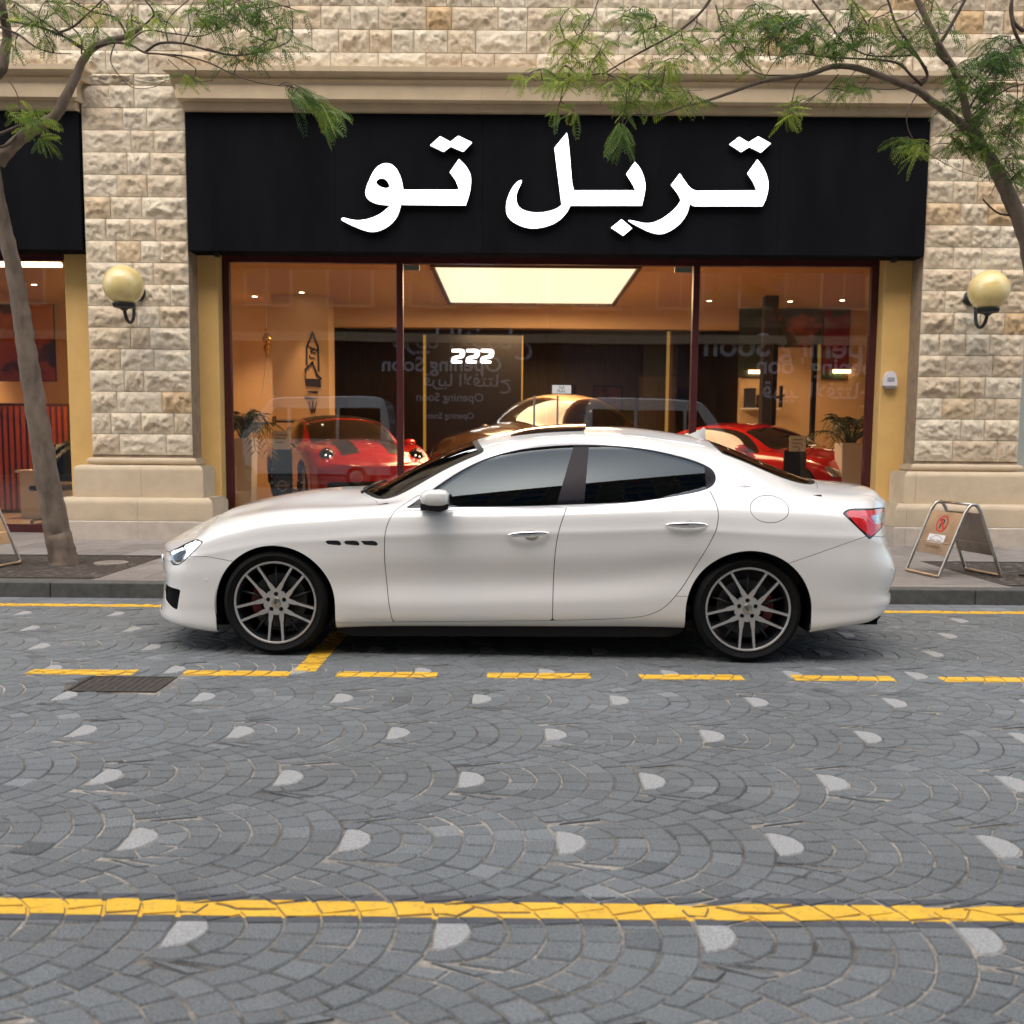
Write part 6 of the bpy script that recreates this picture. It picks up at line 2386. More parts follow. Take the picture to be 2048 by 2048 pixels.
class Tree:
    def __init__(s, label, base, seed):
        s.root = thing('street_tree', label, 'tree', base)
        s.g, s.tw, s.lv, s.ti = MB(), MB(), MB(), []
        s.rs = random.Random(seed)
        s.nodes = []

    def limb(s, pts, r0, r1, fork=None, n=10, seg=6, thin=False):
        """pts: (x, y, depth) in the 1932 px print"""
        P = [at(x, y, d) for x, y, d in pts]
        C = catmull(P, seg)
        m = len(C)
        for i in range(1, m - 1):
            w = (r0 + (r1 - r0) * i / m)
            C[i] += Vector((s.rs.uniform(-1, 1), s.rs.uniform(-1, 1), s.rs.uniform(-1, 1))) * w * .06
        rad = [r0 + (r1 - r0) * (i / (m - 1)) ** .8 for i in range(m)]
        if not thin:
            rad = [r * (1 + .025 * math.sin(i * 2.1 + s.rs.random())) for i, r in enumerate(rad)]
        (s.tw if thin else s.g).tube(C, rad, n if not thin else 6)
        s.nodes += [(c, r) for c, r in zip(C, rad)]
        return C

    def frond(s, p, d, L, tint):
        """one twice feathered leaf: a rib with pairs of narrow combs"""
        rs = s.rs
        d = d.normalized()
        side = d.cross(Vector((0, 0, 1)))
        if side.length < .1: side = Vector((1, 0, 0))
        side.normalize()
        up = side.cross(d).normalized()
        roll = rs.uniform(-.7, .7)
        side, up = side * math.cos(roll) + up * math.sin(roll), up * math.cos(roll) - side * math.sin(roll)
        n = max(5, int(L / .017))
        prev = p
        droop = rs.uniform(.15, .5)
        for k in range(n + 1):
            u = k / n
            q = p + d * L * u + Vector((0, 0, -1)) * L * droop * u * u
            w = .0012
            if k:
                s.lv.add([prev - up * w, q - up * w, q + up * w, prev + up * w], [(0, 1, 2, 3)])
                s.ti.append(tint * .6)
            prev = q
            if k < 1: continue
            ll = L * .34 * math.sin(PI * (.12 + .80 * u)) ** .7 * rs.uniform(.8, 1.12)
            for sd_ in (-1, 1):
                dr = (side * sd_ * .88 + d * .5 + Vector((0, 0, -.18 - .3 * droop))).normalized()
                nn = dr.cross(d).normalized()
                wv = dr.cross(nn).normalized() * .0050
                t_ = q + dr * ll
                mid = q + dr * ll * .55 + Vector((0, 0, .004))
                s.lv.add([q, mid + wv, t_ + Vector((0, 0, -.008)), mid - wv], [(0, 1, 2, 3)])
                s.ti.append(min(1, max(0, tint + rs.uniform(-.12, .12))))

    def cluster(s, cx, cy, rx, ry, depth, n, tint=.4, L=(.12, .20), dirx=0, dirz=-.2):
        rs = s.rs
        for _ in range(n):
            while True:
                a, b = rs.uniform(-1, 1), rs.uniform(-1, 1)
                if a * a + b * b < 1: break
            p = at(cx + a * rx, cy + b * ry, depth + rs.uniform(-.35, .35))
            # twig to the nearest wood
            c, r = min(s.nodes, key=lambda q: (q[0] - p).length)
            dd = p - c
            if dd.length > .05:
                mid = c + dd * .5 + Vector((rs.uniform(-.06, .06), rs.uniform(-.05, .05), rs.uniform(0, .10))) * min(1, dd.length * 2)
                C = catmull([c, mid, p], 4)
                s.tw.tube(C, [.0045 * (1 - .7 * i / len(C)) + .0012 for i in range(len(C))], 4, caps=False)
                s.nodes += [(q, .004) for q in C[3:]]
            for k in range(rs.choice((2, 3, 4))):
                out = Vector((rs.uniform(-1, 1) + dirx, rs.uniform(-1, 1), rs.uniform(-.45, .4) + dirz))
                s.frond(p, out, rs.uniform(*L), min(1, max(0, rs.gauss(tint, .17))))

    def done(s):
        tr = s.g.build('trunk', M['bark'], s.root, True, 60, world=True)
        o = s.tw.build('twigs', M['twig'], s.root, True, world=True); o['kind'] = 'stuff'
        o = s.lv.build('crown', M['leaf'], s.root, False, world=True); o['kind'] = 'stuff'
        set_tint(o.data, s.ti)


a7 = lambda x, y, d: (x * 700 / 1932 / 1.06004, y * 600 / 1656 / 1.06004, d)
a8 = lambda x, y, d: ((1040 + x * 1008 / 1932) / 1.06004, y * 600 / 1150 / 1.06004, d)
T1 = Tree('leaning street tree in the left gravel pit with a bare grey trunk', (-4.45, 9.85, KH), 5)
T1.limb([(122, 1068, 9.85), (112, 1020, 9.85), (99, 960, 9.84), (83, 860, 9.82), (66, 760, 9.8), (52, 670, 9.77), (40, 590, 9.74), (26, 510, 9.7), (8, 430, 9.66), (-4, 370, 9.62), (-14, 310, 9.58), (-40, 240, 9.5), (-70, 100, 9.4), (-90, -80, 9.3), (-80, -240, 9.3), (-120, -420, 9.4)], .142, .018, n=22, seg=6)
T1.limb([a7(-10, 900, 9.6), a7(80, 795, 9.6), a7(190, 712, 9.6), (105, 218, 9.6), a7(365, 530, 9.62), a7(420, 420, 9.64), a7(460, 330, 9.66), a7(520, 262, 9.68), a7(610, 222, 9.7), a7(700, 200, 9.75), a7(780, 150, 9.8)], .062, .022, n=14)
T1.limb([a7(-30, 420, 9.5), a7(10, 380, 9.5), a7(28, 280, 9.5), a7(40, 200, 9.5), a7(25, 110, 9.45), a7(10, 40, 9.4), a7(0, -60, 9.4)], .05, .035, n=12)
th = lambda pts, r0=.013, r1=.003: T1.limb(pts, r0, r1, thin=True, seg=6)
th([a7(0, 740, 9.5), a7(60, 715, 9.5), a7(110, 695, 9.55), a7(190, 700, 9.6)], .016, .012)
th([a7(-20, 815, 9.5), a7(40, 800, 9.5), a7(85, 760, 9.55), a7(105, 710, 9.6)], .014, .012)
th([a7(520, 262, 9.68), a7(620, 235, 9.6), a7(720, 248, 9.5), a7(800, 290, 9.4), a7(900, 300, 9.35), a7(1000, 325, 9.3), a7(1080, 378, 9.3)], .016, .004)
th([a7(800, 290, 9.45), a7(880, 240, 9.4), a7(1010, 240, 9.35), a7(1150, 278, 9.3), a7(1290, 305, 9.25), a7(1420, 290, 9.2), a7(1550, 252, 9.2), a7(1608, 205, 9.2), a7(1612, 90, 9.2), a7(1590, 0, 9.2)], .013, .003)
th([a7(460, 265, 9.66), a7(350, 200, 9.5), a7(220, 150, 9.4), a7(100, 125, 9.4), a7(-20, 95, 9.4)], .014, .006)
th([a7(300, 187, 9.5), a7(400, 150, 9.4), a7(480, 80, 9.3), a7(565, 0, 9.3), a7(600, -60, 9.3)], .013, .006)
th([a7(-10, 145, 9.4), a7(100, 190, 9.3), a7(200, 262, 9.3), a7(300, 292, 9.25), a7(392, 296, 9.2)], .012, .003)
th([a7(500, 290, 9.66), a7(420, 250, 9.5), a7(300, 160, 9.4), a7(180, 80, 9.3), a7(80, 10, 9.3)], .011, .005)
th([a7(900, 300, 9.35), a7(1020, 310, 9.3), a7(1150, 345, 9.2), a7(1270, 402, 9.1), a7(1400, 450, 9.0), a7(1500, 468, 8.95), a7(1560, 475, 8.9)], .009, .003)
th([a7(930, 240, 9.4), a7(915, 150, 9.4), a7(950, 80, 9.4), a7(1030, 10, 9.4), a7(1080, -40, 9.4)], .008, .003)
th([a7(1010, 240, 9.35), a7(1050, 160, 9.3), a7(1040, 80, 9.3), a7(1075, -10, 9.3)], .007, .003)
th([a7(780, 150, 9.8), a7(850, 80, 9.7), a7(800, 0, 9.6)], .012, .006)
th([a7(640, 225, 9.6), a7(610, 330, 9.5), a7(660, 420, 9.4), a7(740, 485, 9.3), a7(850, 480, 9.3), a7(920, 440, 9.3)], .007, .002)
th([a7(700, 245, 9.5), a7(800, 170, 9.4), a7(950, 185, 9.3), a7(1100, 200, 9.2), a7(1200, 160, 9.2), a7(1300, 90, 9.2)], .009, .003)
th([a7(930, 330, 9.3), a7(1010, 400, 9.2), a7(1080, 450, 9.1), a7(1180, 440, 9.1)], .005, .002)
th([a7(10, 410, 9.5), a7(60, 460, 9.4), a7(100, 540, 9.4), a7(105, 640, 9.4), a7(110, 690, 9.5)], .006, .003)
th([a7(700, 200, 9.75), a7(640, 100, 9.7), a7(500, 60, 9.6), a7(360, -20, 9.5)], .011, .006)
th([a7(450, 300, 9.66), a7(440, 200, 9.6), a7(330, 90, 9.5), a7(250, 0, 9.5)], .009, .004)
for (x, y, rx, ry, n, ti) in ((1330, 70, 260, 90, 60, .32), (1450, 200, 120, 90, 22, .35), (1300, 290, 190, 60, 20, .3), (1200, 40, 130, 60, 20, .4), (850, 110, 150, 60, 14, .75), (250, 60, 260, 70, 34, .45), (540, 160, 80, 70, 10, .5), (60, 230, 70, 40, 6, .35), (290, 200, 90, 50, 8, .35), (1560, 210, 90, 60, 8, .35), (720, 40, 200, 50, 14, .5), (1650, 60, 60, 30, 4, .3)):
    X_, Y_, _ = a7(x, y, 0)
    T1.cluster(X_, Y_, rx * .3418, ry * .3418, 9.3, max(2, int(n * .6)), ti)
X_, Y_, _ = a7(140, 660, 0)
T1.cluster(X_ - 4, Y_ - 2, 42, 20, 9.5, 20, .62, dirz=-.1)
T1.cluster(*a7(240, 740, 0)[:2], 18, 9, 9.5, 4, .6, dirx=.6)
T1.cluster(*a7(1620, 510, 0)[:2], 30, 16, 8.95, 11, .35, (.16, .26), dirx=1.1, dirz=-.35)
T1.cluster(*a7(1760, 590, 0)[:2], 30, 16, 8.95, 8, .45, (.15, .24), dirx=1.0, dirz=-.55)
T1.cluster(*a7(1060, 410, 0)[:2], 22, 5, 9.1, 4, .6)
th([(-88, -60, 9.3), (-20, -160, 9.2), (90, -230, 9.2), (220, -260, 9.1)], .03, .006)
th([(-80, -240, 9.3), (-180, -300, 9.5), (-300, -320, 9.6)], .02, .005)
th([a7(0, -60, 9.4), (20, -120, 9.4), (80, -200, 9.5)], .03, .008)
T1.cluster(60, -190, 160, 70, 9.3, 34, .45)
T1.cluster(-180, -290, 150, 70, 9.4, 26, .4)
T1.cluster(-140, -60, 90, 80, 9.4, 14, .4)
T1.done()

T2 = Tree('street tree at the right edge with branches over the black fascia', (4.85, 9.5, KH), 9)
T2.limb([(1962, 1105, 9.5), (1961, 1000, 9.5), (1960, 880, 9.48), (1966, 760, 9.45), (1962, 640, 9.4), (1950, 520, 9.35), (1934, 440, 9.3), (1908, 380, 9.28), (1882, 325, 9.25), (1858, 283, 9.2)], .125, .052, n=20, seg=6)
T2.limb([(1858, 283, 9.2), (1846, 255, 9.2), a8(1715, 440, 9.2), a8(1700, 370, 9.2), a8(1665, 270, 9.2), a8(1610, 180, 9.15), a8(1565, 90, 9.1), a8(1520, -10, 9.1), a8(1490, -90, 9.1)], .040, .024, n=12)
T2.limb([(1860, 285, 9.2), a8(1740, 530, 9.2), a8(1690, 475, 9.15), a8(1600, 405, 9.1), a8(1520, 345, 9.05), a8(1430, 310, 9.0), a8(1340, 275, 8.95), a8(1260, 255, 8.9), a8(1185, 258, 8.9), a8(1110, 285, 8.85), a8(1010, 300, 8.8), a8(920, 315, 8.8), a8(820, 350, 8.75), a8(720, 385, 8.7), a8(620, 410, 8.7), a8(540, 440, 8.7), a8(480, 440, 8.7)], .044, .006, n=12)
th = lambda pts, r0=.013, r1=.003: T2.limb(pts, r0, r1, thin=True, seg=6)
th([a8(740, -20, 8.9), a8(690, 50, 8.9), a8(600, 125, 8.85), a8(500, 180, 8.8), a8(400, 235, 8.8), a8(325, 280, 8.8)], .014, .006)
th([a8(300, 0, 8.9), a8(270, 80, 8.85), a8(225, 150, 8.8), a8(175, 240, 8.8), a8(165, 290, 8.8)], .006, .002)
th([a8(1120, 0, 9.0), a8(1180, 80, 9.0), a8(1240, 160, 9.0), a8(1330, 210, 9.0), a8(1440, 215, 9.0), a8(1520, 210, 9.1)], .010, .005)
th([a8(1540, 325, 9.1), a8(1500, 290, 9.0), a8(1440, 240, 9.0), a8(1300, 225, 8.9), a8(1180, 220, 8.9), a8(1060, 205, 8.8), a8(960, 230, 8.8)], .016, .003)
th([a8(1540, 320, 9.1), a8(1560, 280, 9.1), a8(1500, 180, 9.0), a8(1440, 90, 9.0), a8(1410, 0, 9.0), a8(1380, -60, 9.0)], .016, .008)
th([a8(1640, 240, 9.15), a8(1600, 190, 9.2), a8(1640, 120, 9.2), a8(1690, 30, 9.2), a8(1720, -30, 9.2)], .022, .012)
th([a8(1560, 260, 9.1), a8(1420, 110, 9.0), a8(1500, 60, 8.9), a8(1560, 0, 8.9)], .006, .004)
th([a8(930, 100, 8.9), a8(1000, 180, 8.85), a8(960, 260, 8.8), a8(930, 310, 8.8)], .006, .003)
th([a8(750, 20, 8.9), a8(780, 120, 8.85), a8(830, 200, 8.8), a8(910, 280, 8.8), a8(1040, 290, 8.8)], .007, .004)
th([a8(1220, 285, 8.85), a8(1170, 340, 8.8), a8(1100, 385, 8.7), a8(1070, 410, 8.7)], .006, .002)
th([a8(1530, 350, 9.05), a8(1485, 430, 8.9), a8(1490, 500, 8.9), a8(1530, 560, 8.9), a8(1600, 610, 8.9), a8(1700, 660, 8.9), a8(1830, 690, 8.95)], .006, .002)
th([a8(1775, 765, 9.2), a8(1830, 815, 9.25), a8(1900, 830, 9.3), a8(1940, 850, 9.3)], .008, .010)
th([a8(1932, 120, 9.2), a8(1890, 80, 9.2), a8(1885, 0, 9.2)], .02, .014)
th([a8(1960, 240, 9.3), a8(1900, 130, 9.2), a8(1880, 40, 9.2), a8(1890, -20, 9.2)], .018, .012)
th([a8(1790, 590, 9.2), a8(1850, 640, 9.1), a8(1900, 700, 9.1), a8(1940, 720, 9.1)], .008, .004)
th([a8(1700, 480, 9.15), a8(1780, 400, 9.1), a8(1870, 340, 9.0), a8(1940, 320, 9.0)], .010, .005)
th([a8(1720, 420, 9.2), a8(1790, 300, 9.1), a8(1860, 200, 9.0), a8(1930, 170, 9.0)], .010, .004)
th([a8(1550, 300, 9.1), a8(1450, 340, 9.0), a8(1330, 340, 8.9), a8(1200, 330, 8.85)], .006, .002)
th([a8(1340, 110, 9.0), a8(1300, 40, 9.0), a8(1260, -20, 9.0)], .007, .004)
th([a8(1820, 260, 9.0), a8(1900, 300, 9.0), a8(1900, 420, 9.0), a8(1860, 560, 9.0)], .006, .003)
th([a8(325, 280, 8.8), a8(250, 290, 8.8), a8(160, 300, 8.75), a8(60, 310, 8.75)], .006, .002)
th([a8(325, 280, 8.8), a8(420, 320, 8.75), a8(520, 350, 8.7), a8(700, 345, 8.7)], .006, .002)
for (x, y, rx, ry, n, ti) in ((240, 205, 130, 75, 34, .72), (200, 60, 70, 30, 8, .62), (140, 290, 140, 40, 16, .72), (430, 320, 130, 50, 30, .6), (560, 370, 130, 40, 18, .6), (400, 400, 60, 30, 7, .5), (560, 250, 90, 50, 12, .7), (460, 90, 110, 70, 18, .6), (690, 160, 90, 70, 18, .5), (880, 60, 120, 60, 24, .45), (1030, 110, 120, 70, 40, .28), (860, 220, 100, 60, 14, .6), (1180, 150, 120, 60, 26, .35), (1320, 60, 120, 60, 18, .45), (1400, 180, 120, 60, 24, .32), (1250, 330, 90, 40, 10, .45), (1620, 60, 120, 70, 14, .45), (1760, 280, 110, 70, 46, .35), (1850, 190, 90, 60, 40, .25), (1840, 420, 100, 110, 50, .35), (1720, 540, 90, 60, 30, .45), (1880, 620, 60, 90, 26, .35), (1500, 555, 70, 35, 14, .6), (1060, 420, 50, 25, 7, .75), (170, 420, 40, 30, 5, .7), (1680, 400, 60, 80, 12, .4), (1500, 120, 80, 50, 10, .45), (1080, 380, 40, 20, 3, .6)):
    X_, Y_, _ = a8(x, y, 0)
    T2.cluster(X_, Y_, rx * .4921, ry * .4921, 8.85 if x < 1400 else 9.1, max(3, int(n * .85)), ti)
T2.cluster(*a8(395, 470, 0)[:2], 8, 16, 8.7, 6, .4, (.16, .24), dirz=-1.0)
th([a8(1490, -90, 9.1), (1690, -160, 9.1), (1560, -260, 9.0)], .022, .006)
th([a8(1720, -30, 9.2), (1900, -140, 9.2), (1960, -260, 9.2)], .012, .005)
th([a8(1490, -90, 9.1), (1760, -200, 9.2), (1800, -330, 9.2)], .020, .005)
T2.cluster(1620, -190, 150, 80, 9.1, 34, .45)
T2.cluster(1880, -200, 140, 90, 9.2, 34, .4)
T2.cluster(2010, 100, 70, 120, 9.2, 30, .35)
T2.done()

# ------------------------------------------------------------------ folding signs
def tube_path_round(pts, r, n=5):
    """polyline with rounded corners"""
    P = [Vector(p) for p in pts]
    out = [P[0]]
    for i in range(1, len(P) - 1):
        a = (P[i - 1] - P[i]); b = (P[i + 1] - P[i])
        ra = min(r, a.length * .48, b.length * .48)
        p0, p1 = P[i] + a.normalized() * ra, P[i] + b.normalized() * ra
        for k in range(n + 1):
            t = k / n
            out.append(p0 * (1 - t) ** 2 + P[i] * 2 * t * (1 - t) + p1 * t * t)
    out.append(P[-1])
    return out


def aframe(label, loc, rz, full=True):
    """steel tube trestle sign: board faces -x side and +x side; ridge along y"""
    t = thing('folding_sign', label, 'sign', loc, rz)
    H_, sp, w = .69, .325, .265
    for y in (-w, w):
        P = tube_path_round([(-sp, y, .02), (-.075, y, H_ - .06), (-.03, y, H_), (.03, y, H_), (.075, y, H_ - .06), (sp, y, .02)], .06, 6)
        g = MB(); g.tube(P, .0165, 12); g.build('side_rail', M['steel'], t, True, 50)
    for sx_, nm in ((-1, 'foot_bar'), (1, 'foot_bar')):
        P = tube_path_round([(sx_ * (sp - .02), -w, .06), (sx_ * sp, -w, .018), (sx_ * sp, w, .018), (sx_ * (sp - .02), w, .06)], .05, 6)
        g = MB(); g.tube(P, .0165, 12); g.build(nm, M['steel'], t, True, 50)
    g = MB(); g.tube([(0, -w, H_ - .0), (0, w, H_ - .0)], .014, 10); g.build('ridge_bar', M['steel'], t, True)
    sl_ = Vector((-(sp - .075), 0, -(H_ - .08))).normalized()
    for sx_ in (-1, 1):
        ax = Vector((sx_ * sl_.x * -1 * -1, 0, sl_.z)) if sx_ > 0 else Vector((sl_.x, 0, sl_.z))
        ax = Vector((sx_ * abs(sl_.x), 0, sl_.z))
        top = Vector((sx_ * .085, 0, H_ - .085))
        L = .43
        nrm = ax.cross(Vector((0, 1, 0))).normalized()
        if nrm.x * sx_ < 0: nrm = -nrm
        c = top + ax * (L / 2)
        g = MB(); g.obox(c, ax, (0, 1, 0), nrm, L / 2, w - .012, .004)
        bd = g.build('board', M['steel_sheet'], t)
        g = MB(); g.obox(top + ax * (L * .72), ax, (0, 1, 0), nrm, .005, w - .02, .008); g.build('brace', M['steel'], t)
        # print lies on the outside face: x axis of the print runs along y
        def pt(u, v, o=.0052):            # u across (reader's right), v down from the top
            return top + ax * v + Vector((0, 1, 0)) * (-u * sx_ * -1 * -1 if sx_ > 0 else u * -1 * 1) * 1 + nrm * o
        def pt(u, v, o=.0052):
            right = Vector((0, -1, 0)) if sx_ < 0 else Vector((0, 1, 0))
            return top + ax * v + right * u + nrm * o
        def flat(nm, polys, mt, o=.0052):
            g = MB()
            for poly in polys:
                vs = [pt(u, v, o) for u, v in poly] + [pt(u, v, .0041) for u, v in poly]
                n = len(poly)
                g.add(vs, [tuple(range(n))[::-1], tuple(range(n, 2 * n))] + [(i, (i + 1) % n, (i + 1) % n + n, i + n) for i in range(n)])
            return g.build(nm, mt, bd)
        cx, cv, R1, R2 = 0, .125, .085, .068
        N = 32
        ringq = []
        for k in range(N):
            a, b = 2 * PI * k / N, 2 * PI * (k + 1) / N
            ringq.append([(cx + R1 * math.cos(a), cv + R1 * math.sin(a)), (cx + R1 * math.cos(b), cv + R1 * math.sin(b)), (cx + R2 * math.cos(b), cv + R2 * math.sin(b)), (cx + R2 * math.cos(a), cv + R2 * math.sin(a))])
        flat('no_parking_ring', ringq, M['red_ink'], .0062)
        s2 = .0085
        d_ = .707
        flat('no_parking_bar', [[(-R2 * d_ - s2, cv - R2 * d_ + s2), (-R2 * d_ + s2, cv - R2 * d_ - s2), (R2 * d_ + s2, cv + R2 * d_ - s2), (R2 * d_ - s2, cv + R2 * d_ + s2)]], M['red_ink'], .0068)
        Pq = [[(-.028, cv - .05), (-.010, cv - .05), (-.010, cv + .05), (-.028, cv + .05)]]
        for k in range(10):
            a, b = -PI / 2 + PI * k / 10, -PI / 2 + PI * (k + 1) / 10
            Pq.append([(.002 + .028 * math.cos(a), cv - .022 + .028 * math.sin(a)), (.002 + .028 * math.cos(b), cv - .022 + .028 * math.sin(b)), (.002 + .013 * math.cos(b), cv - .022 + .013 * math.sin(b)), (.002 + .013 * math.cos(a), cv - .022 + .013 * math.sin(a))])
        Pq += [[(-.010, cv - .05), (.002, cv - .05), (.002, cv - .035), (-.010, cv - .035)], [(-.010, cv - .009), (.002, cv - .009), (.002, cv + .006), (-.010, cv + .006)]]
        flat('letter_p', Pq, M['ink'], .0058)
        if full:
            flat('white_plate', [[(-.13, .235), (.13, .235), (.13, .32), (-.13, .32)]], M['white_card'], .0055)
            # line drawing of a car roof and the words below
            car_line = [(-.10, .275), (-.06, .268), (-.03, .250), (.03, .247), (.07, .264), (.11, .276)]
            qs = []
            for a, b in zip(car_line[:-1], car_line[1:]):
                qs.append([(a[0], a[1] - .002), (b[0], b[1] - .002), (b[0], b[1] + .002), (a[0], a[1] + .002)])
            flat('car_drawing', qs, M['ink'], .0062)
        R_ = Matrix((Vector((0, -1, 0)) if sx_ < 0 else Vector((0, 1, 0)), -ax, nrm)).transposed()
        e = R_.to_euler()
        for (s_, sz_, v_, mt_) in ((('TRIPLE TWO', .034, .298, M['ink']),) if full else ()) + (('NO PARKING', .038, .362, M['brown_ink']),):
            text_obj('lettering', s_, sz_, mt_, pt(0, v_, .0066), bd, e)
    return t


aframe('folding steel no parking sign with a white plate beside the right tree pit', (4.25, 9.60, KH), math.radians(11))
aframe('folding steel no parking sign cut off by the left edge of the picture', (-5.24, 9.62, KH), math.radians(-8))

# ------------------------------------------------------------------ the other side of the street (seen in the reflections)
OY = -9.5
ob = thing('opposite_building', 'pale stone building across the street that the windows reflect', 'building', (0, OY, 0))
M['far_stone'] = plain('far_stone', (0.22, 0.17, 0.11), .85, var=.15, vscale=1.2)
M['far_window'] = plain('far_window', (0.02, 0.07, 0.14), .12)
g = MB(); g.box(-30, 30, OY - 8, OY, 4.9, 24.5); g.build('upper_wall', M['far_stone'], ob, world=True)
g = MB()
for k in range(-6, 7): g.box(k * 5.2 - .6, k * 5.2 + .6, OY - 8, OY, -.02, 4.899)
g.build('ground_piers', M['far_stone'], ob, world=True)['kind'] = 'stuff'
g = MB(); g.box(-30, 30, OY - .02, OY + .35, 24.5, 24.9); g.build('cornice', M['beige'], ob, world=True)
g = MB(); g.box(-30, 30, OY + .001, OY + .30, 4.9, 5.2); g.build('string_course', M['beige'], ob, world=True)
for k in range(-7, 8):
    for z in (6.2, 9.3, 12.4, 15.5, 18.6, 21.7):
        x = k * 2.9
        g = MB(); g.box(x - .75, x + .75, OY + .001, OY + .04, z, z + 1.9); w_ = g.build('window', M['far_window'], ob, world=True)
        g = MB()
        for a in ((-.85, .85, -.12, -.001), (-.85, .85, 1.901, 2.0), (-.85, -.751, 0, 1.9), (.751, .85, 0, 1.9), (-.02, .02, .0, 1.9)):
            g.box(x + a[0], x + a[1], OY + .0415 if abs(a[0]) < .1 else OY + .001, OY + .10, z + a[2], z + a[3])
        g.v = [(a, b - OY, c) for a, b, c in g.v]
        g.build('frame', M['beige'], w_)
# hoardings that promise an opening
M['hoarding'] = plain('hoarding_dark', (0.016, 0.012, 0.010), .5)
M['hoard_text'] = plain('hoarding_lettering', (0.75, 0.75, 0.80), .6)
for i, (x0, x1, xt, big) in enumerate(((-6.8, 1.6, -2.6, 1), (6.6, 15.2, 10.6, 2))):
    xc = (x0 + x1) / 2
    t = thing('hoarding', ('dark shopfront hoarding lettered Opening Soon straight across the street', 'dark shopfront hoarding lettered Opening Soon across the street to the right')[i], 'hoarding', (xt, OY + .06, .1))
    g = MB(); g.box(x0, x1, OY - .2, OY + .05, .0, 5.5); g.build('board', M['hoarding'], t, world=True)
    R180 = (PI / 2, 0, PI)
    ar = '\ufea1\ufe8e\ufe98\ufe98\ufed3\ufefb\ufe8d \ufe8e\ufe92\ufef3\ufeae\ufed7'
    if i == 0:
        L_ = (('Opening Soon', .74, 0, 4.02, .012), (ar, 1.0, .7, 4.92, .012), (ar, .62, .9, 3.45, .006), ('Opening Soon', .42, .3, 2.85, .004), ('Opening Soon', .30, .3, 2.2, .003))
    else:
        L_ = (('Opening Soon', 1.15, -.6, 4.75, .02), ('Opening Soon', .85, .4, 4.05, .012), (ar, .8, .2, 3.2, .01))
    for s_, sz_, dx, z_, bo in L_:
        text_obj('lettering', s_, sz_, M['hoard_text'], (dx, 0, z_), t, R180, .004, bold=bo)
for k in (-6, -5, -4, -3, 3, 4, 5):
    g = MB(); g.box(k * 5.2 + .6, (k + 1) * 5.2 - .6, OY - .25, OY - .2, .0, 4.88); g.build('shop_window', M['far_window'], ob, world=True)
for a_, b_ in ((-9.8, -6.8), (1.6, 6.6)):
    g = MB(); g.box(a_, b_, OY - .25, OY - .2, .0, 4.899); g.build('shop_window', M['far_window'], ob, world=True)
g = MB(); g.box(-60, 60, OY - .0, -8.2, -.02, .12); tag(g.build('far_pavement', M['slab']), kind='structure')


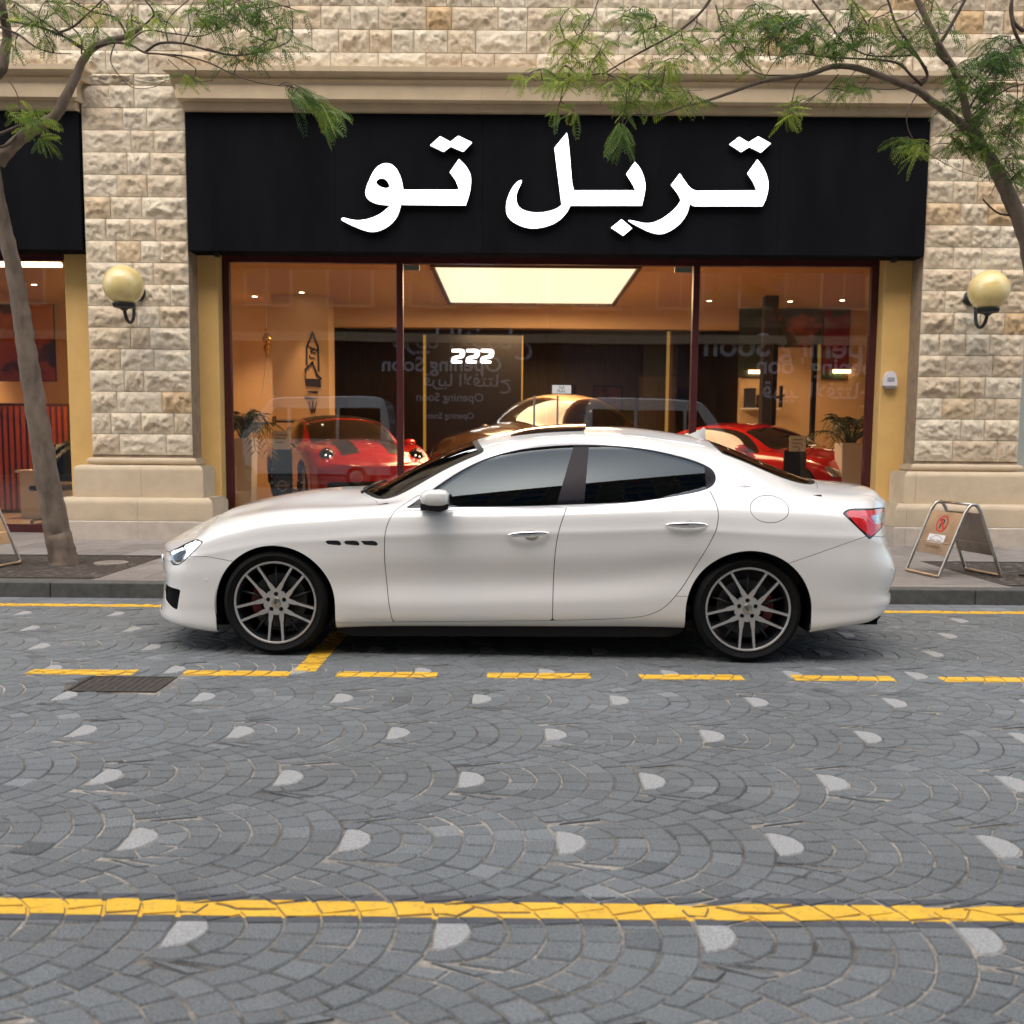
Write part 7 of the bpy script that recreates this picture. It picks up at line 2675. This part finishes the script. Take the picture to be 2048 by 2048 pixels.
def van(label, x, y, mirror):
    t = thing('parked_van', label, 'van', (x, y, 0), 0)
    pm = M['van'] if 'van' in M else plain('silver_van_paint', (0.62, 0.66, 0.70), .25, .1, coat=1.0)
    M['van'] = pm
    prof = [(-2.55, .42), (-2.58, .95), (-2.40, 1.25), (-1.75, 1.50), (-1.05, 2.50), (-.75, 2.68), (2.2, 2.72), (2.48, 2.55), (2.60, 1.3), (2.58, .42)]
    prof = smooth_loop(prof, {0, 9}, 2)
    # tapered towards the roof in three slabs
    g = MB()
    n = len(prof)
    lay_ = []
    for yy, sc in ((-1, .93), (-.96, 1), (.96, 1), (1, .93)):
        ring = []
        for (px, pz) in prof:
            tap = 1 - .12 * max(0, (pz - 1.2)) / 1.5
            ring.append((px * (1 if sc == 1 else .985), yy * 1.0 * tap, .42 + (pz - .42) * (1 if sc == 1 else .985)))
        lay_.append(ring)
    vs = [p for r in lay_ for p in r]
    fs = []
    for k in range(3):
        for i in range(n):
            fs.append((k * n + i, k * n + (i + 1) % n, (k + 1) * n + (i + 1) % n, (k + 1) * n + i))
    fs += [tuple(range(n))[::-1], tuple(range(3 * n, 4 * n))]
    g.add(vs, fs)
    o = g.build('body', pm, t)
    o.data.polygons.foreach_set('use_smooth', np.ones(len(o.data.polygons), dtype=bool))
    o.data.set_sharp_from_angle(angle=math.radians(40))
    for sd_ in (-1, 1):
        for (a, b) in ((-1.35, -.45), (-.35, 1.0), (1.1, 2.3)):
            g = MB()
            zl, zt = 1.45, 2.35
            ya, yb = sd_ * (1.0 * (1 - .12 * .25 / 1.5) + .004), sd_ * (1.0 * (1 - .12 * 1.15 / 1.5) + .004)
            a2 = a + (.55 if a < -1 else 0)
            q = [(a, ya, zl), (b, ya, zl), (b, yb, zt), (a2, yb, zt)]
            g.add(q + [(p[0], p[1] - sd_ * .02, p[2]) for p in q], [(0, 1, 2, 3), (7, 6, 5, 4), (0, 4, 5, 1), (1, 5, 6, 2), (2, 6, 7, 3), (3, 7, 4, 0)])
            g.build('side_window', M['show_glass'], t)
        for wx in (-1.65, 1.6):
            g = MB(); g.lathe([(.001, -.13), (.20, -.13), (.22, -.12), (.30, -.13), (.34, -.10), (.34, .1), (.001, .1)], (wx, sd_ * .88, .34), 'Y', 28)
            if sd_ > 0: g.v = [(v[0], 2 * sd_ * .88 - v[1], v[2]) for v in g.v]
            wh = g.build('wheel', M['tyre'], t, True, 40)
            g = MB(); g.lathe([(.001, -.136), (.19, -.134), (.20, -.128)], (wx, sd_ * .88, .34), 'Y', 24)
            if sd_ > 0: g.v = [(v[0], 2 * sd_ * .88 - v[1], v[2]) for v in g.v]
            g.build('rim', M['rim'], wh, True, 40)
    g = MB(); g.box(-2.64, -2.5, -.9, .9, .42, .75); g.build('bumper', M['black'], t)
    g = MB(); g.obox((-1.42, 0, 2.0), Vector((.70, 0, 1.0)).normalized(), (0, 1, 0), Vector((-1.0, 0, .70)).normalized(), .48, .82, .012); g.build('windscreen', M['show_glass'], t)
    if mirror: t.rotation_euler = (0, 0, PI)
    return t


van('tall silver van parked across the street to the left', -6.2, -3.9, False)
van('tall silver van parked across the street to the right', 4.6, -3.9, True)
